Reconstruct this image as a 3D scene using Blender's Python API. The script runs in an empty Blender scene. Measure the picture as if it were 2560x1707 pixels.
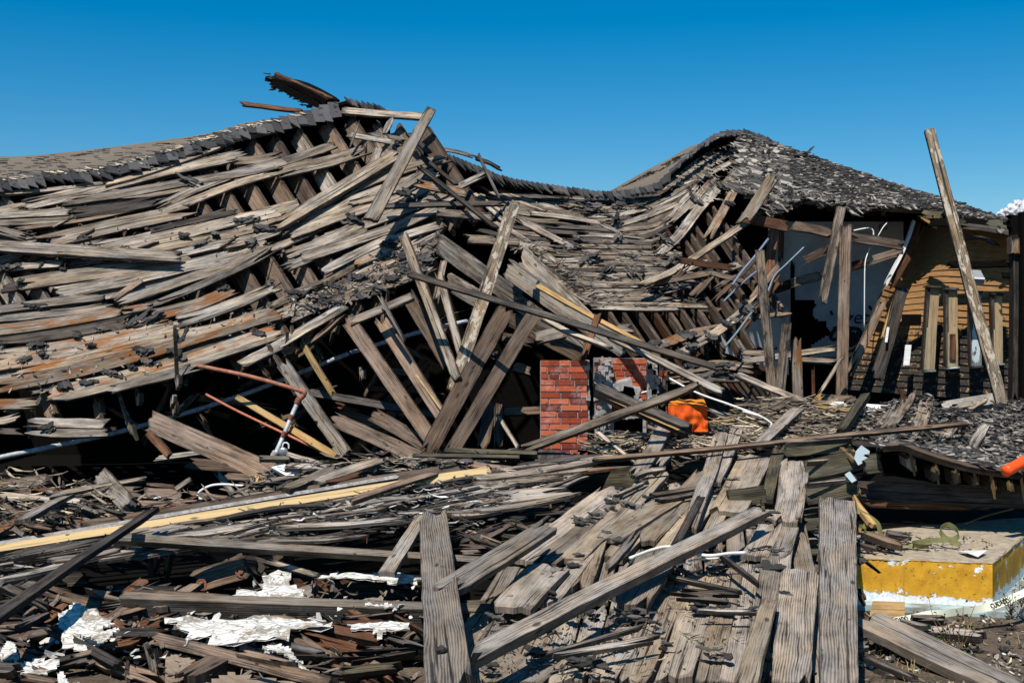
import bpy, math, random
from mathutils import Vector, noise as mnoise
rad = math.radians
S = bpy.context.scene
RNG = random.Random(11)

# ------------------------------------------------------------------ camera, sky, sun, exposure
F_PX, CX, CY, CAM_Z = 3200.0, 1280.0, 853.5, 1.7
cam_d = bpy.data.cameras.new('camera'); cam = bpy.data.objects.new('camera', cam_d)
S.collection.objects.link(cam); S.camera = cam
cam_d.sensor_width = 36.0; cam_d.lens = 36.0 * F_PX / 2560.0
cam_d.clip_start = 0.1; cam_d.clip_end = 5000
cam.location = (0, 0, CAM_Z); cam.rotation_euler = (rad(90), 0, 0)

SUN_EL, SUN_AZ = 57.0, 24.0          # azimuth: degrees to the left of straight behind the camera
w = bpy.data.worlds.new('World'); S.world = w; w.use_nodes = True
nt = w.node_tree; nt.nodes.clear()
sky = nt.nodes.new('ShaderNodeTexSky'); sky.sky_type = 'NISHITA'; sky.sun_disc = False
sky.sun_elevation = rad(SUN_EL); sky.sun_rotation = rad(180 + SUN_AZ)
sky.altitude = 300; sky.air_density = 1.0; sky.dust_density = 0.35; sky.ozone_density = 3.5
hs = nt.nodes.new('ShaderNodeHueSaturation'); hs.inputs['Saturation'].default_value = 1.56
hs.inputs['Hue'].default_value = 0.494
bg = nt.nodes.new('ShaderNodeBackground'); bg.inputs['Strength'].default_value = 0.083
wo = nt.nodes.new('ShaderNodeOutputWorld')
nt.links.new(sky.outputs[0], hs.inputs['Color']); nt.links.new(hs.outputs[0], bg.inputs[0]); nt.links.new(bg.outputs[0], wo.inputs[0])
sun_d = bpy.data.lights.new('sun', 'SUN'); sun_d.energy = 4.9; sun_d.angle = rad(0.5); sun_d.color = (1.0, 0.94, 0.85)
sun = bpy.data.objects.new('sun', sun_d); S.collection.objects.link(sun)
sd = Vector((-math.sin(rad(SUN_AZ)) * math.cos(rad(SUN_EL)), -math.cos(rad(SUN_AZ)) * math.cos(rad(SUN_EL)), math.sin(rad(SUN_EL))))
sun.rotation_euler = (-sd).to_track_quat('-Z', 'Y').to_euler(); sun.location = (-6, -8, 15)
S.view_settings.view_transform = 'Standard'; S.view_settings.look = 'None'
S.view_settings.exposure = 0.32; S.view_settings.gamma = 1.0
S.cycles.max_bounces = 6; S.cycles.diffuse_bounces = 4; S.cycles.glossy_bounces = 2

# ------------------------------------------------------------------ photograph regions and depth
REG = {'A': (0, 150, 3.136), 'B': (600, 150, 3.136), 'C': (1200, 250, 3.136), 'D': (1860, 250, 3.136),
       'E': (0, 600, 3.136), 'F': (600, 600, 3.136), 'G': (1200, 650, 3.136), 'H': (1860, 650, 3.136),
       'I': (0, 1050, 3.36), 'J': (0, 1350, 3.36), 'K': (600, 1050, 3.36), 'L': (600, 1350, 3.36),
       'M': (1200, 1000, 3.36), 'N': (1200, 1350, 3.36), 'O': (1860, 1050, 3.36), 'Q': (1860, 1350, 3.36),
       'U': (0, 0, 1.0)}
def full(reg, x, y):
    a, b, s = REG[reg]
    return a + x / s, b + y / s
def P_(reg, L): return [full(reg, L[i], L[i + 1]) for i in range(0, len(L), 2)]
def W3(u, v, Y):
    return Vector(((u - CX) / F_PX * Y, Y, CAM_Z - (v - CY) / F_PX * Y))
def proj(p):
    return CX + F_PX * p.x / p.y, CY - F_PX * (p.z - CAM_Z) / p.y
def interp(tab, x):
    if x <= tab[0][0]: return tab[0][1]
    for (x0, y0), (x1, y1) in zip(tab, tab[1:]):
        if x <= x1: return y0 + (y1 - y0) * (x - x0) / (x1 - x0)
    return tab[-1][1]
RT = [(880, 13.7), (950, 13.0), (1050, 12.0), (1150, 11.0), (1300, 9.3), (1500, 7.6), (1707, 6.3), (1800, 5.8)]
def dR(u, v): return interp(RT, v)
def dL(u, v): return 1 / max(.03, .0547 - 7e-7 * u + 2.56e-5 * v)
def dM(u, v): return 1 / max(.03, .0571 + 3.3e-5 * (v - 480))
def dK(u, v):                                   # shingled roof of the standing end
    return 1 / (.0575 + 4.2e-5 * (v - 480) - 4e-6 * (u - 1900))
DEPTH = {'L': dL, 'M': dM, 'R': dR, 'K': dK}
NORM = {'L': Vector((.02, -.68, .735)), 'M': Vector((0, -.66, .75)), 'R': Vector((-.02, -.16, .98)), 'K': Vector((0, -.55, .83)),
        'V': Vector((-.12, -.94, .3))}
def depth_of(spec, u, v, f):
    """spec: 'L', 'R-.1', '12.9' or '12.9:12.1' (along the board)"""
    if spec[0] in DEPTH:
        off = float(spec[1:]) if len(spec) > 1 else 0.0
        return DEPTH[spec[0]](u, v) + off
    if ':' in spec:
        a, b = spec.split(':'); return float(a) + (float(b) - float(a)) * f
    return float(spec)

# ------------------------------------------------------------------ node helpers
class NT:
    def __init__(s, name, rough=.8, spec=.25):
        s.m = bpy.data.materials.new(name); s.m.use_nodes = True
        s.t = s.m.node_tree; s.b = s.t.nodes['Principled BSDF']
        s.b.inputs['Roughness'].default_value = rough
        s.b.inputs['Specular IOR Level'].default_value = spec
    def n(s, kind, **kw):
        x = s.t.nodes.new('ShaderNode' + kind)
        for k, v in kw.items(): setattr(x, k, v)
        return x
    def put(s, inp, v):
        if v is None: return
        if hasattr(v, 'is_output') or isinstance(v, bpy.types.NodeSocket): s.t.links.new(v, inp)
        else: inp.default_value = v
    def uv(s):
        if not hasattr(s, '_uv'): s._uv = s.n('UVMap', uv_map='UVMap').outputs[0]
        return s._uv
    def obj(s): return s.n('TexCoord').outputs['Object']
    def geo(s): return s.n('NewGeometry').outputs['Position']
    def scale(s, vec, sc, loc=(0, 0, 0)):
        x = s.n('Mapping'); s.put(x.inputs[0], vec); x.inputs['Scale'].default_value = sc; x.inputs['Location'].default_value = loc
        return x.outputs[0]
    def noise(s, vec, sc=1.0, det=4, rough=.6, dist=0.0):
        x = s.n('TexNoise'); s.put(x.inputs['Vector'], vec)
        x.inputs['Scale'].default_value = sc; x.inputs['Detail'].default_value = det
        x.inputs['Roughness'].default_value = rough; x.inputs['Distortion'].default_value = dist
        return x.outputs[0]
    def math(s, op, a, b=None, c=None, clamp=False):
        x = s.n('Math', operation=op); x.use_clamp = clamp
        s.put(x.inputs[0], a); s.put(x.inputs[1], b)
        if c is not None: s.put(x.inputs[2], c)
        return x.outputs[0]
    def rng(s, v, a, b, c=0.0, d=1.0):
        x = s.n('MapRange'); s.put(x.inputs[0], v)
        for i, k in enumerate((a, b, c, d)): x.inputs[i + 1].default_value = k
        return x.outputs[0]
    def ramp(s, v, stops):
        x = s.n('ValToRGB'); s.put(x.inputs[0], v); e = x.color_ramp.elements
        while len(e) < len(stops): e.new(0.5)
        for k, (p, c) in zip(e, stops): k.position = p; k.color = (c[0], c[1], c[2], 1)
        return x.outputs[0]
    def mix(s, f, a, b, mode='MIX'):
        x = s.n('Mix', data_type='RGBA', blend_type=mode)
        s.put(x.inputs[0], f)
        for i, v in ((6, a), (7, b)):
            if isinstance(v, tuple): v = (v[0], v[1], v[2], 1)
            s.put(x.inputs[i], v)
        return x.outputs[2]
    def bump(s, h, strength=.4, dist=.01):
        x = s.n('Bump'); x.inputs['Strength'].default_value = strength; x.inputs['Distance'].default_value = dist
        s.put(x.inputs['Height'], h); s.t.links.new(x.outputs[0], s.b.inputs['Normal'])
    def col(s, c): s.put(s.b.inputs['Base Color'], (c[0], c[1], c[2], 1) if isinstance(c, tuple) else c)

def wood(name, light, mid, dark, stain=None, st_lo=.55, st_hi=.66, crack=.85, ring=.28, var=(.45, 1.06), paint=None, p_lo=.5, char=.62, sk=.8, gr=1.55, edge=.72):
    k = NT('wood_' + name, .85, .15)
    uv = k.uv()
    d = k.noise(k.scale(uv, (1.6, 7, 1)), 1, 3, .5)
    dv = k.n('VectorMath', operation='MULTIPLY_ADD'); k.put(dv.inputs[0], k.mix(1.0, (0, 0, 0), d)); dv.inputs[1].default_value = (0, .03, 0); k.put(dv.inputs[2], uv)
    wv = dv.outputs[0]
    grain = k.noise(k.scale(wv, (2.6, 130, 1)), 1, 5, .7)
    sv = k.n('SeparateXYZ'); k.put(sv.inputs[0], wv)
    rings = k.math('SINE', k.math('MULTIPLY_ADD', k.noise(k.scale(uv, (1.1, 4.5, 1), (3, 8, 0)), 1, 2, .45), 30.0, k.math('MULTIPLY', sv.outputs[1], 480.0)))
    blot = k.noise(k.scale(uv, (2.6, 8, 1), (9, 4, 0)), 1, 5, .65)
    streak = k.noise(k.scale(wv, (.8, 30, 1), (11, 2, 0)), 1, 4, .62)
    x = k.math('MULTIPLY_ADD', rings, ring * .28, k.math('MULTIPLY_ADD', k.math('SUBTRACT', grain, .5), gr, k.math('MULTIPLY_ADD', k.math('SUBTRACT', streak, .5), sk, k.math('MULTIPLY_ADD', k.math('SUBTRACT', blot, .5), 1.2, .47))))
    c = k.ramp(x, [(.14, dark), (.44, mid), (.74, light)])
    wm = k.noise(k.scale(uv, (1.3, 5, 1), (41, 13, 0)), 1, 4, .6)
    c = k.mix(k.rng(wm, .42, .6), k.mix(1.0, c, (.95, .99, 1.05), 'MULTIPLY'), k.mix(1.0, c, (1.06, .98, .88), 'MULTIPLY'))
    if stain:
        sb = k.noise(k.scale(uv, (3.2, 6, 1), (21, 3, 0)), 1, 4, .6)
        c = k.mix(k.rng(sb, st_lo, st_hi), c, k.ramp(grain, [(.3, tuple(q * .45 for q in stain)), (.6, stain)]))
    ch = k.noise(k.scale(uv, (4, 11, 1), (2, 31, 0)), 1, 5, .7)
    c = k.mix(k.rng(ch, char, char + .1), c, (.035, .03, .027))
    if paint:
        pb = k.noise(k.scale(uv, (5, 14, 1), (7, 7, 0)), 1, 6, .7)
        c = k.mix(k.rng(pb, p_lo, p_lo + .025), paint, c)
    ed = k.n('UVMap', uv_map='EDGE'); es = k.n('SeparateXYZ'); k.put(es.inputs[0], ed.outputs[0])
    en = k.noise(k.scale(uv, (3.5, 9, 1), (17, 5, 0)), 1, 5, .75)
    rot_shade = k.rng(k.math('SUBTRACT', es.outputs[0], k.math('MULTIPLY', k.math('SUBTRACT', en, .42), .055)), .004, -.004, 0, edge)  # ragged edge wear plus painted-in shade of the gaps between boards
    c = k.mix(rot_shade, c, (.022, .019, .016))
    cr = k.rng(k.noise(k.scale(wv, (.7, 40, 1), (5, 15, 0)), 1, 4, .6), .6, .635)
    c = k.mix(k.math('MULTIPLY', cr, crack), c, (.012, .010, .009))
    kn = k.n('TexVoronoi'); k.put(kn.inputs['Vector'], k.scale(uv, (2.0, 6.0, 1))); kn.inputs['Scale'].default_value = 1
    c = k.mix(k.rng(kn.outputs['Distance'], .1, .055, 0, .8), c, (.03, .022, .016))
    nv = k.n('TexVoronoi'); k.put(nv.inputs['Vector'], k.scale(uv, (4.2, 9, 1), (.3, .7, 0))); nv.inputs['Scale'].default_value = 1; nv.inputs['Randomness'].default_value = .7
    c = k.mix(k.rng(nv.outputs['Distance'], .075, .05, 0, .85), c, (.03, .017, .011))
    oi = k.n('ObjectInfo'); br = k.rng(oi.outputs['Random'], 0, 1, var[0], var[1])
    cm = k.n('CombineColor'); [k.put(cm.inputs[i], br) for i in range(3)]
    c = k.mix(1.0, c, cm.outputs[0], 'MULTIPLY')
    k.col(c)
    k.bump(k.math('SUBTRACT', k.math('MULTIPLY_ADD', rings, .06, grain), cr), .55, .006)
    return k.m
M = {}
M['ply'] = wood('plywood', (.42, .33, .2), (.34, .26, .155), (.2, .15, .09), crack=.25, char=.75, edge=.2, var=(.9, 1.1), sk=.6)
M['grey'] = wood('grey', (.52, .455, .385), (.228, .195, .16), (.034, .029, .025))
M['tan'] = wood('tan', (.56, .475, .375), (.29, .235, .178), (.05, .039, .03))
M['pale'] = wood('pale', (.54, .48, .41), (.35, .305, .25), (.10, .083, .067), ring=.2)
M['brown'] = wood('brown', (.31, .225, .165), (.19, .135, .098), (.06, .043, .032), crack=.6)
M['red'] = wood('red', (.25, .12, .065), (.14, .065, .035), (.04, .02, .012), crack=.6)
M['dark'] = wood('dark', (.15, .13, .115), (.07, .06, .052), (.018, .016, .014), char=.56)
M['orange'] = wood('orange', (.44, .37, .29), (.25, .2, .15), (.06, .045, .033), stain=(.31, .135, .05), st_lo=.47, st_hi=.62)
M['olive'] = wood('olive', (.125, .112, .075), (.066, .059, .04), (.024, .021, .015), crack=.5, var=(.8, 1.2))
M['fresh'] = wood('fresh', (.55, .37, .17), (.42, .27, .11), (.2, .12, .05), crack=.4, char=.74, edge=.3)
M['zebra'] = wood('zebra', (.44, .385, .325), (.26, .225, .19), (.07, .06, .052), ring=.62, sk=.4, gr=.8, edge=.45)
M['ngrey'] = wood('near_grey', (.46, .40, .335), (.275, .235, .192), (.05, .043, .037), ring=.3, sk=.35, gr=1.0, edge=.45)
M['ntan'] = wood('near_tan', (.49, .405, .3), (.31, .25, .185), (.07, .055, .042), ring=.28, sk=.35, gr=1.0, edge=.45)
M['tar'] = wood('tar', (.40, .335, .26), (.19, .15, .115), (.035, .029, .024), char=.52)
M['peel'] = wood('peel', (.36, .29, .2), (.2, .15, .1), (.05, .04, .03), paint=(.48, .42, .34), p_lo=.455)
M['cream'] = wood('cream', (.36, .29, .2), (.2, .15, .1), (.05, .04, .03), paint=(.58, .42, .21), p_lo=.66, crack=.3, edge=.25, var=(.95, 1.05))
M['white'] = wood('white', (.5, .45, .4), (.3, .26, .22), (.08, .07, .06), paint=(.66, .66, .64), p_lo=.66, crack=.3, edge=.2, var=(.95, 1.05))
M['blue'] = wood('blue', (.2, .18, .16), (.1, .09, .08), (.04, .03, .03), paint=(.42, .5, .52), p_lo=.6, crack=.4)

def flakes_mat(name, stops, rough=.85, extra=None):
    k = NT(name, rough, .3)
    a = k.n('Attribute', attribute_name='tone')
    n2 = k.noise(k.obj(), 55, 4, .7)
    v = k.math('MULTIPLY_ADD', k.math('SUBTRACT', n2, .5), .5, a.outputs['Fac'])
    k.col(k.ramp(v, stops)); k.bump(n2, .6, .006)
    return k.m
M['shingle'] = flakes_mat('worn_shingle', [(.0, (.012, .012, .012)), (.45, (.042, .039, .037)), (.75, (.12, .108, .096)), (.97, (.36, .325, .275))])
M['felt'] = flakes_mat('roofing_felt', [(.0, (.012, .012, .012)), (.5, (.04, .038, .037)), (.85, (.11, .1, .09)), (1, (.2, .17, .135))])
M['capping'] = flakes_mat('ridge_shingle', [(.0, (.012, .012, .013)), (.5, (.033, .033, .035)), (.9, (.075, .074, .076)), (1, (.14, .13, .115))])
M['litter'] = flakes_mat('wood_litter', [(.0, (.025, .02, .018)), (.4, (.10, .08, .06)), (.75, (.25, .205, .155)), (.95, (.45, .36, .24)), (1, (.6, .52, .36))])
M['plaster_bits'] = flakes_mat('plaster_bits', [(.0, (.15, .14, .13)), (.5, (.5, .48, .44)), (1, (.75, .74, .7))])

def simple(name, col, rough=.7, var=.35, sc=20, spec=.3, metal=0.0, col2=None, lo=.45, hi=.6, bump=.3):
    k = NT(name, rough, spec); k.b.inputs['Metallic'].default_value = metal
    n1 = k.noise(k.obj(), sc, 5, .65)
    c = k.ramp(n1, [(.3, tuple(q * (1 - var) for q in col)), (.7, tuple(q * (1 + var * .5) for q in col))])
    if col2: c = k.mix(k.rng(k.noise(k.obj(), sc * .35, 5, .7), lo, hi), c, col2)
    k.col(c); k.bump(n1, bump, .004)
    return k.m
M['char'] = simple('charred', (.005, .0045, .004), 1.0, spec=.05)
M['rust'] = simple('rusty_iron', (.24, .085, .045), .75, col2=(.12, .045, .03))
M['rustpipe'] = simple('rusty_pipe', (.36, .14, .085), .6, col2=(.2, .08, .05))
M['copper'] = simple('red_pipe', (.42, .14, .07), .55)
M['galv'] = simple('galvanised_pipe', (.44, .47, .49), .5, .2, 30, .4, .1, (.27, .29, .3))
M['conduit'] = simple('blue_grey_pipe', (.15, .2, .25), .5, .2)
M['cable'] = simple('pale_cable', (.66, .66, .62), .5, .15)
M['orangewire'] = simple('orange_wire', (.6, .17, .05), .5, .15)
M['orangeplastic'] = simple('orange_plastic', (.85, .09, .01), .4, .08, 6)
M['steel'] = simple('lock_steel', (.4, .4, .4), .35, .3, 40, .5, .7, (.2, .12, .08), .55, .65)
M['mortar'] = simple('mortar', (.36, .345, .32), .9, .5, 30, col2=(.2, .185, .175))
M['concrete'] = simple('concrete', (.3, .28, .25), .9, .45, 9, col2=(.16, .14, .12))
M['strap'] = simple('olive_strap', (.17, .165, .06), .7, .3, 25)
M['foam'] = simple('pale_blue_plastic', (.55, .68, .74), .5, .12, 8)
M['teal'] = simple('teal_paint', (.36, .5, .5), .8, .3, 12, col2=(.2, .2, .18))
M['paper'] = simple('brown_paper', (.25, .19, .135), .85, .3, 6, col2=(.17, .125, .085))
M['glassy'] = simple('lamp_glass', (.6, .64, .66), .2, .1)
M['lampcase'] = simple('lamp_casing', (.25, .26, .27), .5, .2)
M['leaf'] = simple('weed_leaf', (.075, .115, .025), .7, .4, 30)
M['dry'] = simple('dry_grass', (.34, .25, .11), .8, .4, 30)
M['stem'] = simple('weed_stem', (.16, .09, .05), .8, .3)
M['ink'] = simple('black_lettering', (.02, .02, .02), .8, .1)
M['tape'] = simple('caution_tape', (.74, .74, .58), .4, .18, 5, col2=(.55, .55, .2), lo=.55, hi=.65)

def brick_mat():
    k = NT('brick', .85, .2)
    a = k.n('Attribute', attribute_name='tone'); n1 = k.noise(k.obj(), 60, 5, .7)
    c = k.ramp(k.math('MULTIPLY_ADD', k.math('SUBTRACT', n1, .5), .5, a.outputs['Fac']), [(.1, (.16, .03, .015)), (.5, (.4, .075, .03)), (.9, (.5, .13, .06))])
    wn = k.noise(k.scale(k.obj(), (5, 5, 5)), 1, 6, .75)
    c = k.mix(k.rng(wn, .52, .74, 0, .7), c, (.5, .43, .4)); c = k.mix(k.rng(k.noise(k.obj(), 9, 6, .75), .56, .68, 0, .8), c, (.05, .03, .025))
    k.col(c); k.bump(n1, .6, .004); return k.m
M['brick'] = brick_mat()

def plaster_sheet():
    k = NT('peeling_white_board', .7, .25)
    v = k.n('TexVoronoi', feature='DISTANCE_TO_EDGE'); k.put(v.inputs['Vector'], k.noise(k.obj(), 3, 2, .5) and k.scale(k.obj(), (9, 26, 14))); v.inputs['Scale'].default_value = 1
    d = k.noise(k.obj(), 11, 5, .7)
    c = k.mix(k.rng(v.outputs['Distance'], .0, .07, .9, 0), (.64, .625, .575), (.1, .085, .065))
    c = k.mix(k.rng(d, .57, .68, 0, .8), c, (.36, .4, .37)); c = k.mix(k.rng(k.noise(k.obj(), 5, 6, .78), .53, .6, 0, .85), c, (.2, .16, .115))
    k.col(c); k.bump(k.math('MULTIPLY', v.outputs['Distance'], 2.0), .5, .01); return k.m
M['sheet'] = plaster_sheet()

def siding_mat():
    """clapboards: ochre paint above, burnt and flaking to black towards the ground"""
    k = NT('burnt_siding', .8, .2); uv = k.uv()
    sx = k.n('SeparateXYZ'); k.put(sx.inputs[0], uv); y = sx.outputs[1]
    big = k.noise(k.scale(uv, (3.5, 3.0, 1)), 1, 5, .7)
    fine = k.noise(k.scale(uv, (26, 13, 1)), 1, 5, .75)
    lvl = k.math('ADD', y, k.math('MULTIPLY_ADD', k.math('SUBTRACT', big, .5), 1.5, k.math('MULTIPLY', k.math('SUBTRACT', fine, .5), 1.2)))
    lvl = k.math('MULTIPLY_ADD', k.rng(sx.outputs[0], .2, 1.7, 1, 0), .6, lvl)
    burnt = k.rng(lvl, 1.18, 1.12)
    paint = k.ramp(k.noise(k.scale(uv, (4, 30, 1)), 1, 4, .6), [(.3, (.17, .085, .03)), (.7, (.3, .165, .065))])
    patch = k.noise(k.scale(uv, (9, 11, 1), (4, 7, 0)), 1, 5, .7)
    c = k.mix(k.math('MULTIPLY', burnt, k.rng(patch, .6, .56)), paint, (.022, .02, .018))
    k.col(c); k.bump(fine, .3, .004); return k.m
M['siding'] = siding_mat()

def curb_mat():
    k = NT('yellow_flaking_paint', .75, .3); o = k.obj()
    n1 = k.noise(k.scale(o, (7, 7, 9)), 1, 6, .72); sz = k.n('SeparateXYZ'); k.put(sz.inputs[0], o)
    edge = k.math('MULTIPLY_ADD', sz.outputs[2], -4.2, k.math('MULTIPLY', n1, 1.2))     # paint gone along the foot
    top = k.math('MULTIPLY_ADD', sz.outputs[2], .75, n1)
    bare = k.math('MAXIMUM', k.math('MAXIMUM', k.rng(edge, .30, .33), k.rng(n1, .615, .622)), k.rng(top, .755, .765))
    tone = k.noise(o, 14, 4, .6)
    c = k.mix(k.rng(tone, .3, .7), (.45, .22, .012), (.62, .33, .02))
    sp = k.noise(o, 45, 4, .7); c = k.mix(k.rng(sp, .6, .66), c, (.16, .085, .015)); c = k.mix(k.rng(k.noise(k.scale(o, (24, 24, 3)), 1, 4, .6), .58, .72, 0, .6), c, (.22, .13, .03))
    c = k.mix(bare, c, k.mix(k.rng(sp, .35, .6), (.5, .56, .6), (.76, .76, .74)))
    k.col(c); k.bump(k.math('SUBTRACT', n1, bare), .5, .008); return k.m
M['curb'] = curb_mat()
def curbtop_mat():
    k = NT('worn_platform_top', .85, .2); o = k.obj()
    n1 = k.noise(k.scale(o, (5, 9, 5)), 1, 6, .75); n2 = k.noise(o, 16, 5, .7)
    c = k.ramp(n2, [(.3, (.19, .155, .11)), (.55, (.36, .3, .22)), (.8, (.45, .39, .29))])
    c = k.mix(k.rng(n1, .58, .66), c, (.5, .32, .08)); c = k.mix(k.rng(n1, .38, .33), c, (.07, .06, .05))
    k.col(c); k.bump(n2, .5, .006); return k.m
M['curbtop'] = curbtop_mat()
def soil_mat():
    k = NT('dry_soil', .95, .1); g = k.geo()
    n1 = k.noise(g, 3.2, 7, .7); n2 = k.noise(g, 60, 4, .75)
    c = k.ramp(k.math('MULTIPLY_ADD', k.math('SUBTRACT', n2, .5), .7, n1), [(.25, (.05, .038, .028)), (.5, (.125, .095, .068)), (.72, (.22, .175, .125))])
    k.col(c); k.bump(n2, .9, .02); return k.m
M['soil'] = soil_mat()
def shroof_mat():
    """tan asphalt shingles in courses, with lifted dark tabs"""
    k = NT('tan_shingles', .9, .15); uv = k.uv()
    b = k.n('TexBrick'); k.put(b.inputs['Vector'], uv); b.inputs['Scale'].default_value = 1
    b.inputs['Brick Width'].default_value = .34; b.inputs['Row Height'].default_value = .14; b.inputs['Mortar Size'].default_value = .006
    b.inputs['Color1'].default_value = (.13, .105, .078, 1); b.inputs['Color2'].default_value = (.175, .145, .108, 1); b.inputs['Mortar'].default_value = (.08, .065, .05, 1)
    n1 = k.noise(k.scale(uv, (1.5, 3, 1)), 1, 5, .6); n2 = k.noise(k.scale(uv, (40, 40, 1)), 1, 3, .7)
    c = k.mix(.55, b.outputs[0], k.ramp(k.math('MULTIPLY_ADD', n2, .4, k.math('MULTIPLY', n1, .6)), [(.35, (.09, .075, .058)), (.65, (.19, .158, .12))]))
    k.col(c); k.bump(n2, .5, .006); return k.m
M['shroof'] = shroof_mat()
def inwall_mat():
    k = NT('stained_plasterboard', .9, .1); o = k.obj()
    n1 = k.noise(o, 1.3, 5, .65)
    k.col(k.ramp(n1, [(.3, (.36, .35, .33)), (.55, (.62, .62, .6)), (.8, (.72, .72, .7))])); return k.m
M['inwall'] = inwall_mat()
def cloth_mat():
    k = NT('orange_cloth', .8, .2); o = k.obj()
    n1 = k.noise(k.scale(o, (30, 30, 5)), 1, 4, .6)
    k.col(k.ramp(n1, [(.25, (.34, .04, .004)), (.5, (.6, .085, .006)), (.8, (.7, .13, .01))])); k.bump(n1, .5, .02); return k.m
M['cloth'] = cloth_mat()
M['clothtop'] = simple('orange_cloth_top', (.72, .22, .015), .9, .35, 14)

# ------------------------------------------------------------------ objects
def link(o, parent=None):
    S.collection.objects.link(o)
    if parent is not None: o.parent = parent
    return o
def tag(o, label=None, cat=None, group=None, kind=None):
    for k, v in (('label', label), ('category', cat), ('group', group), ('kind', kind)):
        if v: o[k] = v
    return o
def empty(name, loc, label=None, cat=None, group=None):
    o = bpy.data.objects.new(name, None); o.location = loc; o.empty_display_size = .3
    return tag(link(o), label, cat, group)
def mesh_obj(name, V, Fc, mat, parent=None, uvs=None, tones=None, smooth=False, origin=None, edges=None):
    """V in world coordinates; the object's origin goes to its lowest middle"""
    if origin is None:
        n = len(V); c = Vector((sum(p[0] for p in V) / n, sum(p[1] for p in V) / n, min(p[2] for p in V)))
    else: c = Vector(origin)
    me = bpy.data.meshes.new(name)
    me.from_pydata([(p[0] - c[0], p[1] - c[1], p[2] - c[2]) for p in V], [], Fc)
    if uvs:
        l = me.uv_layers.new(name='UVMap'); l.data.foreach_set('uv', [q for f in uvs for p in f for q in p])
    if edges:
        l = me.uv_layers.new(name='EDGE'); l.data.foreach_set('uv', [q for f in edges for p in f for q in p])
    if tones:
        a = me.attributes.new('tone', 'FLOAT', 'FACE'); a.data.foreach_set('value', tones)
    mats = mat if isinstance(mat, (list, tuple)) else [mat]
    for m_ in mats: me.materials.append(m_)
    if smooth: me.polygons.foreach_set('use_smooth', [True] * len(me.polygons))
    o = bpy.data.objects.new(name, me)
    o.location = c - (parent.location if parent is not None else Vector((0, 0, 0)))
    return link(o, parent)

def catmull(P, per=6):
    if len(P) < 3: return [P[0].lerp(P[-1], i / per) for i in range(per + 1)]
    Q = [P[0] * 2 - P[1]] + P + [P[-1] * 2 - P[-2]]; out = []
    for i in range(1, len(Q) - 2):
        for j in range(per):
            t = j / per; a, b, c, d = Q[i - 1:i + 3]
            out.append(.5 * ((2 * b) + (c - a) * t + (2 * a - 5 * b + 4 * c - d) * t * t + (3 * b - a - 3 * c + d) * t ** 3))
    return out + [P[-1]]

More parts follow.
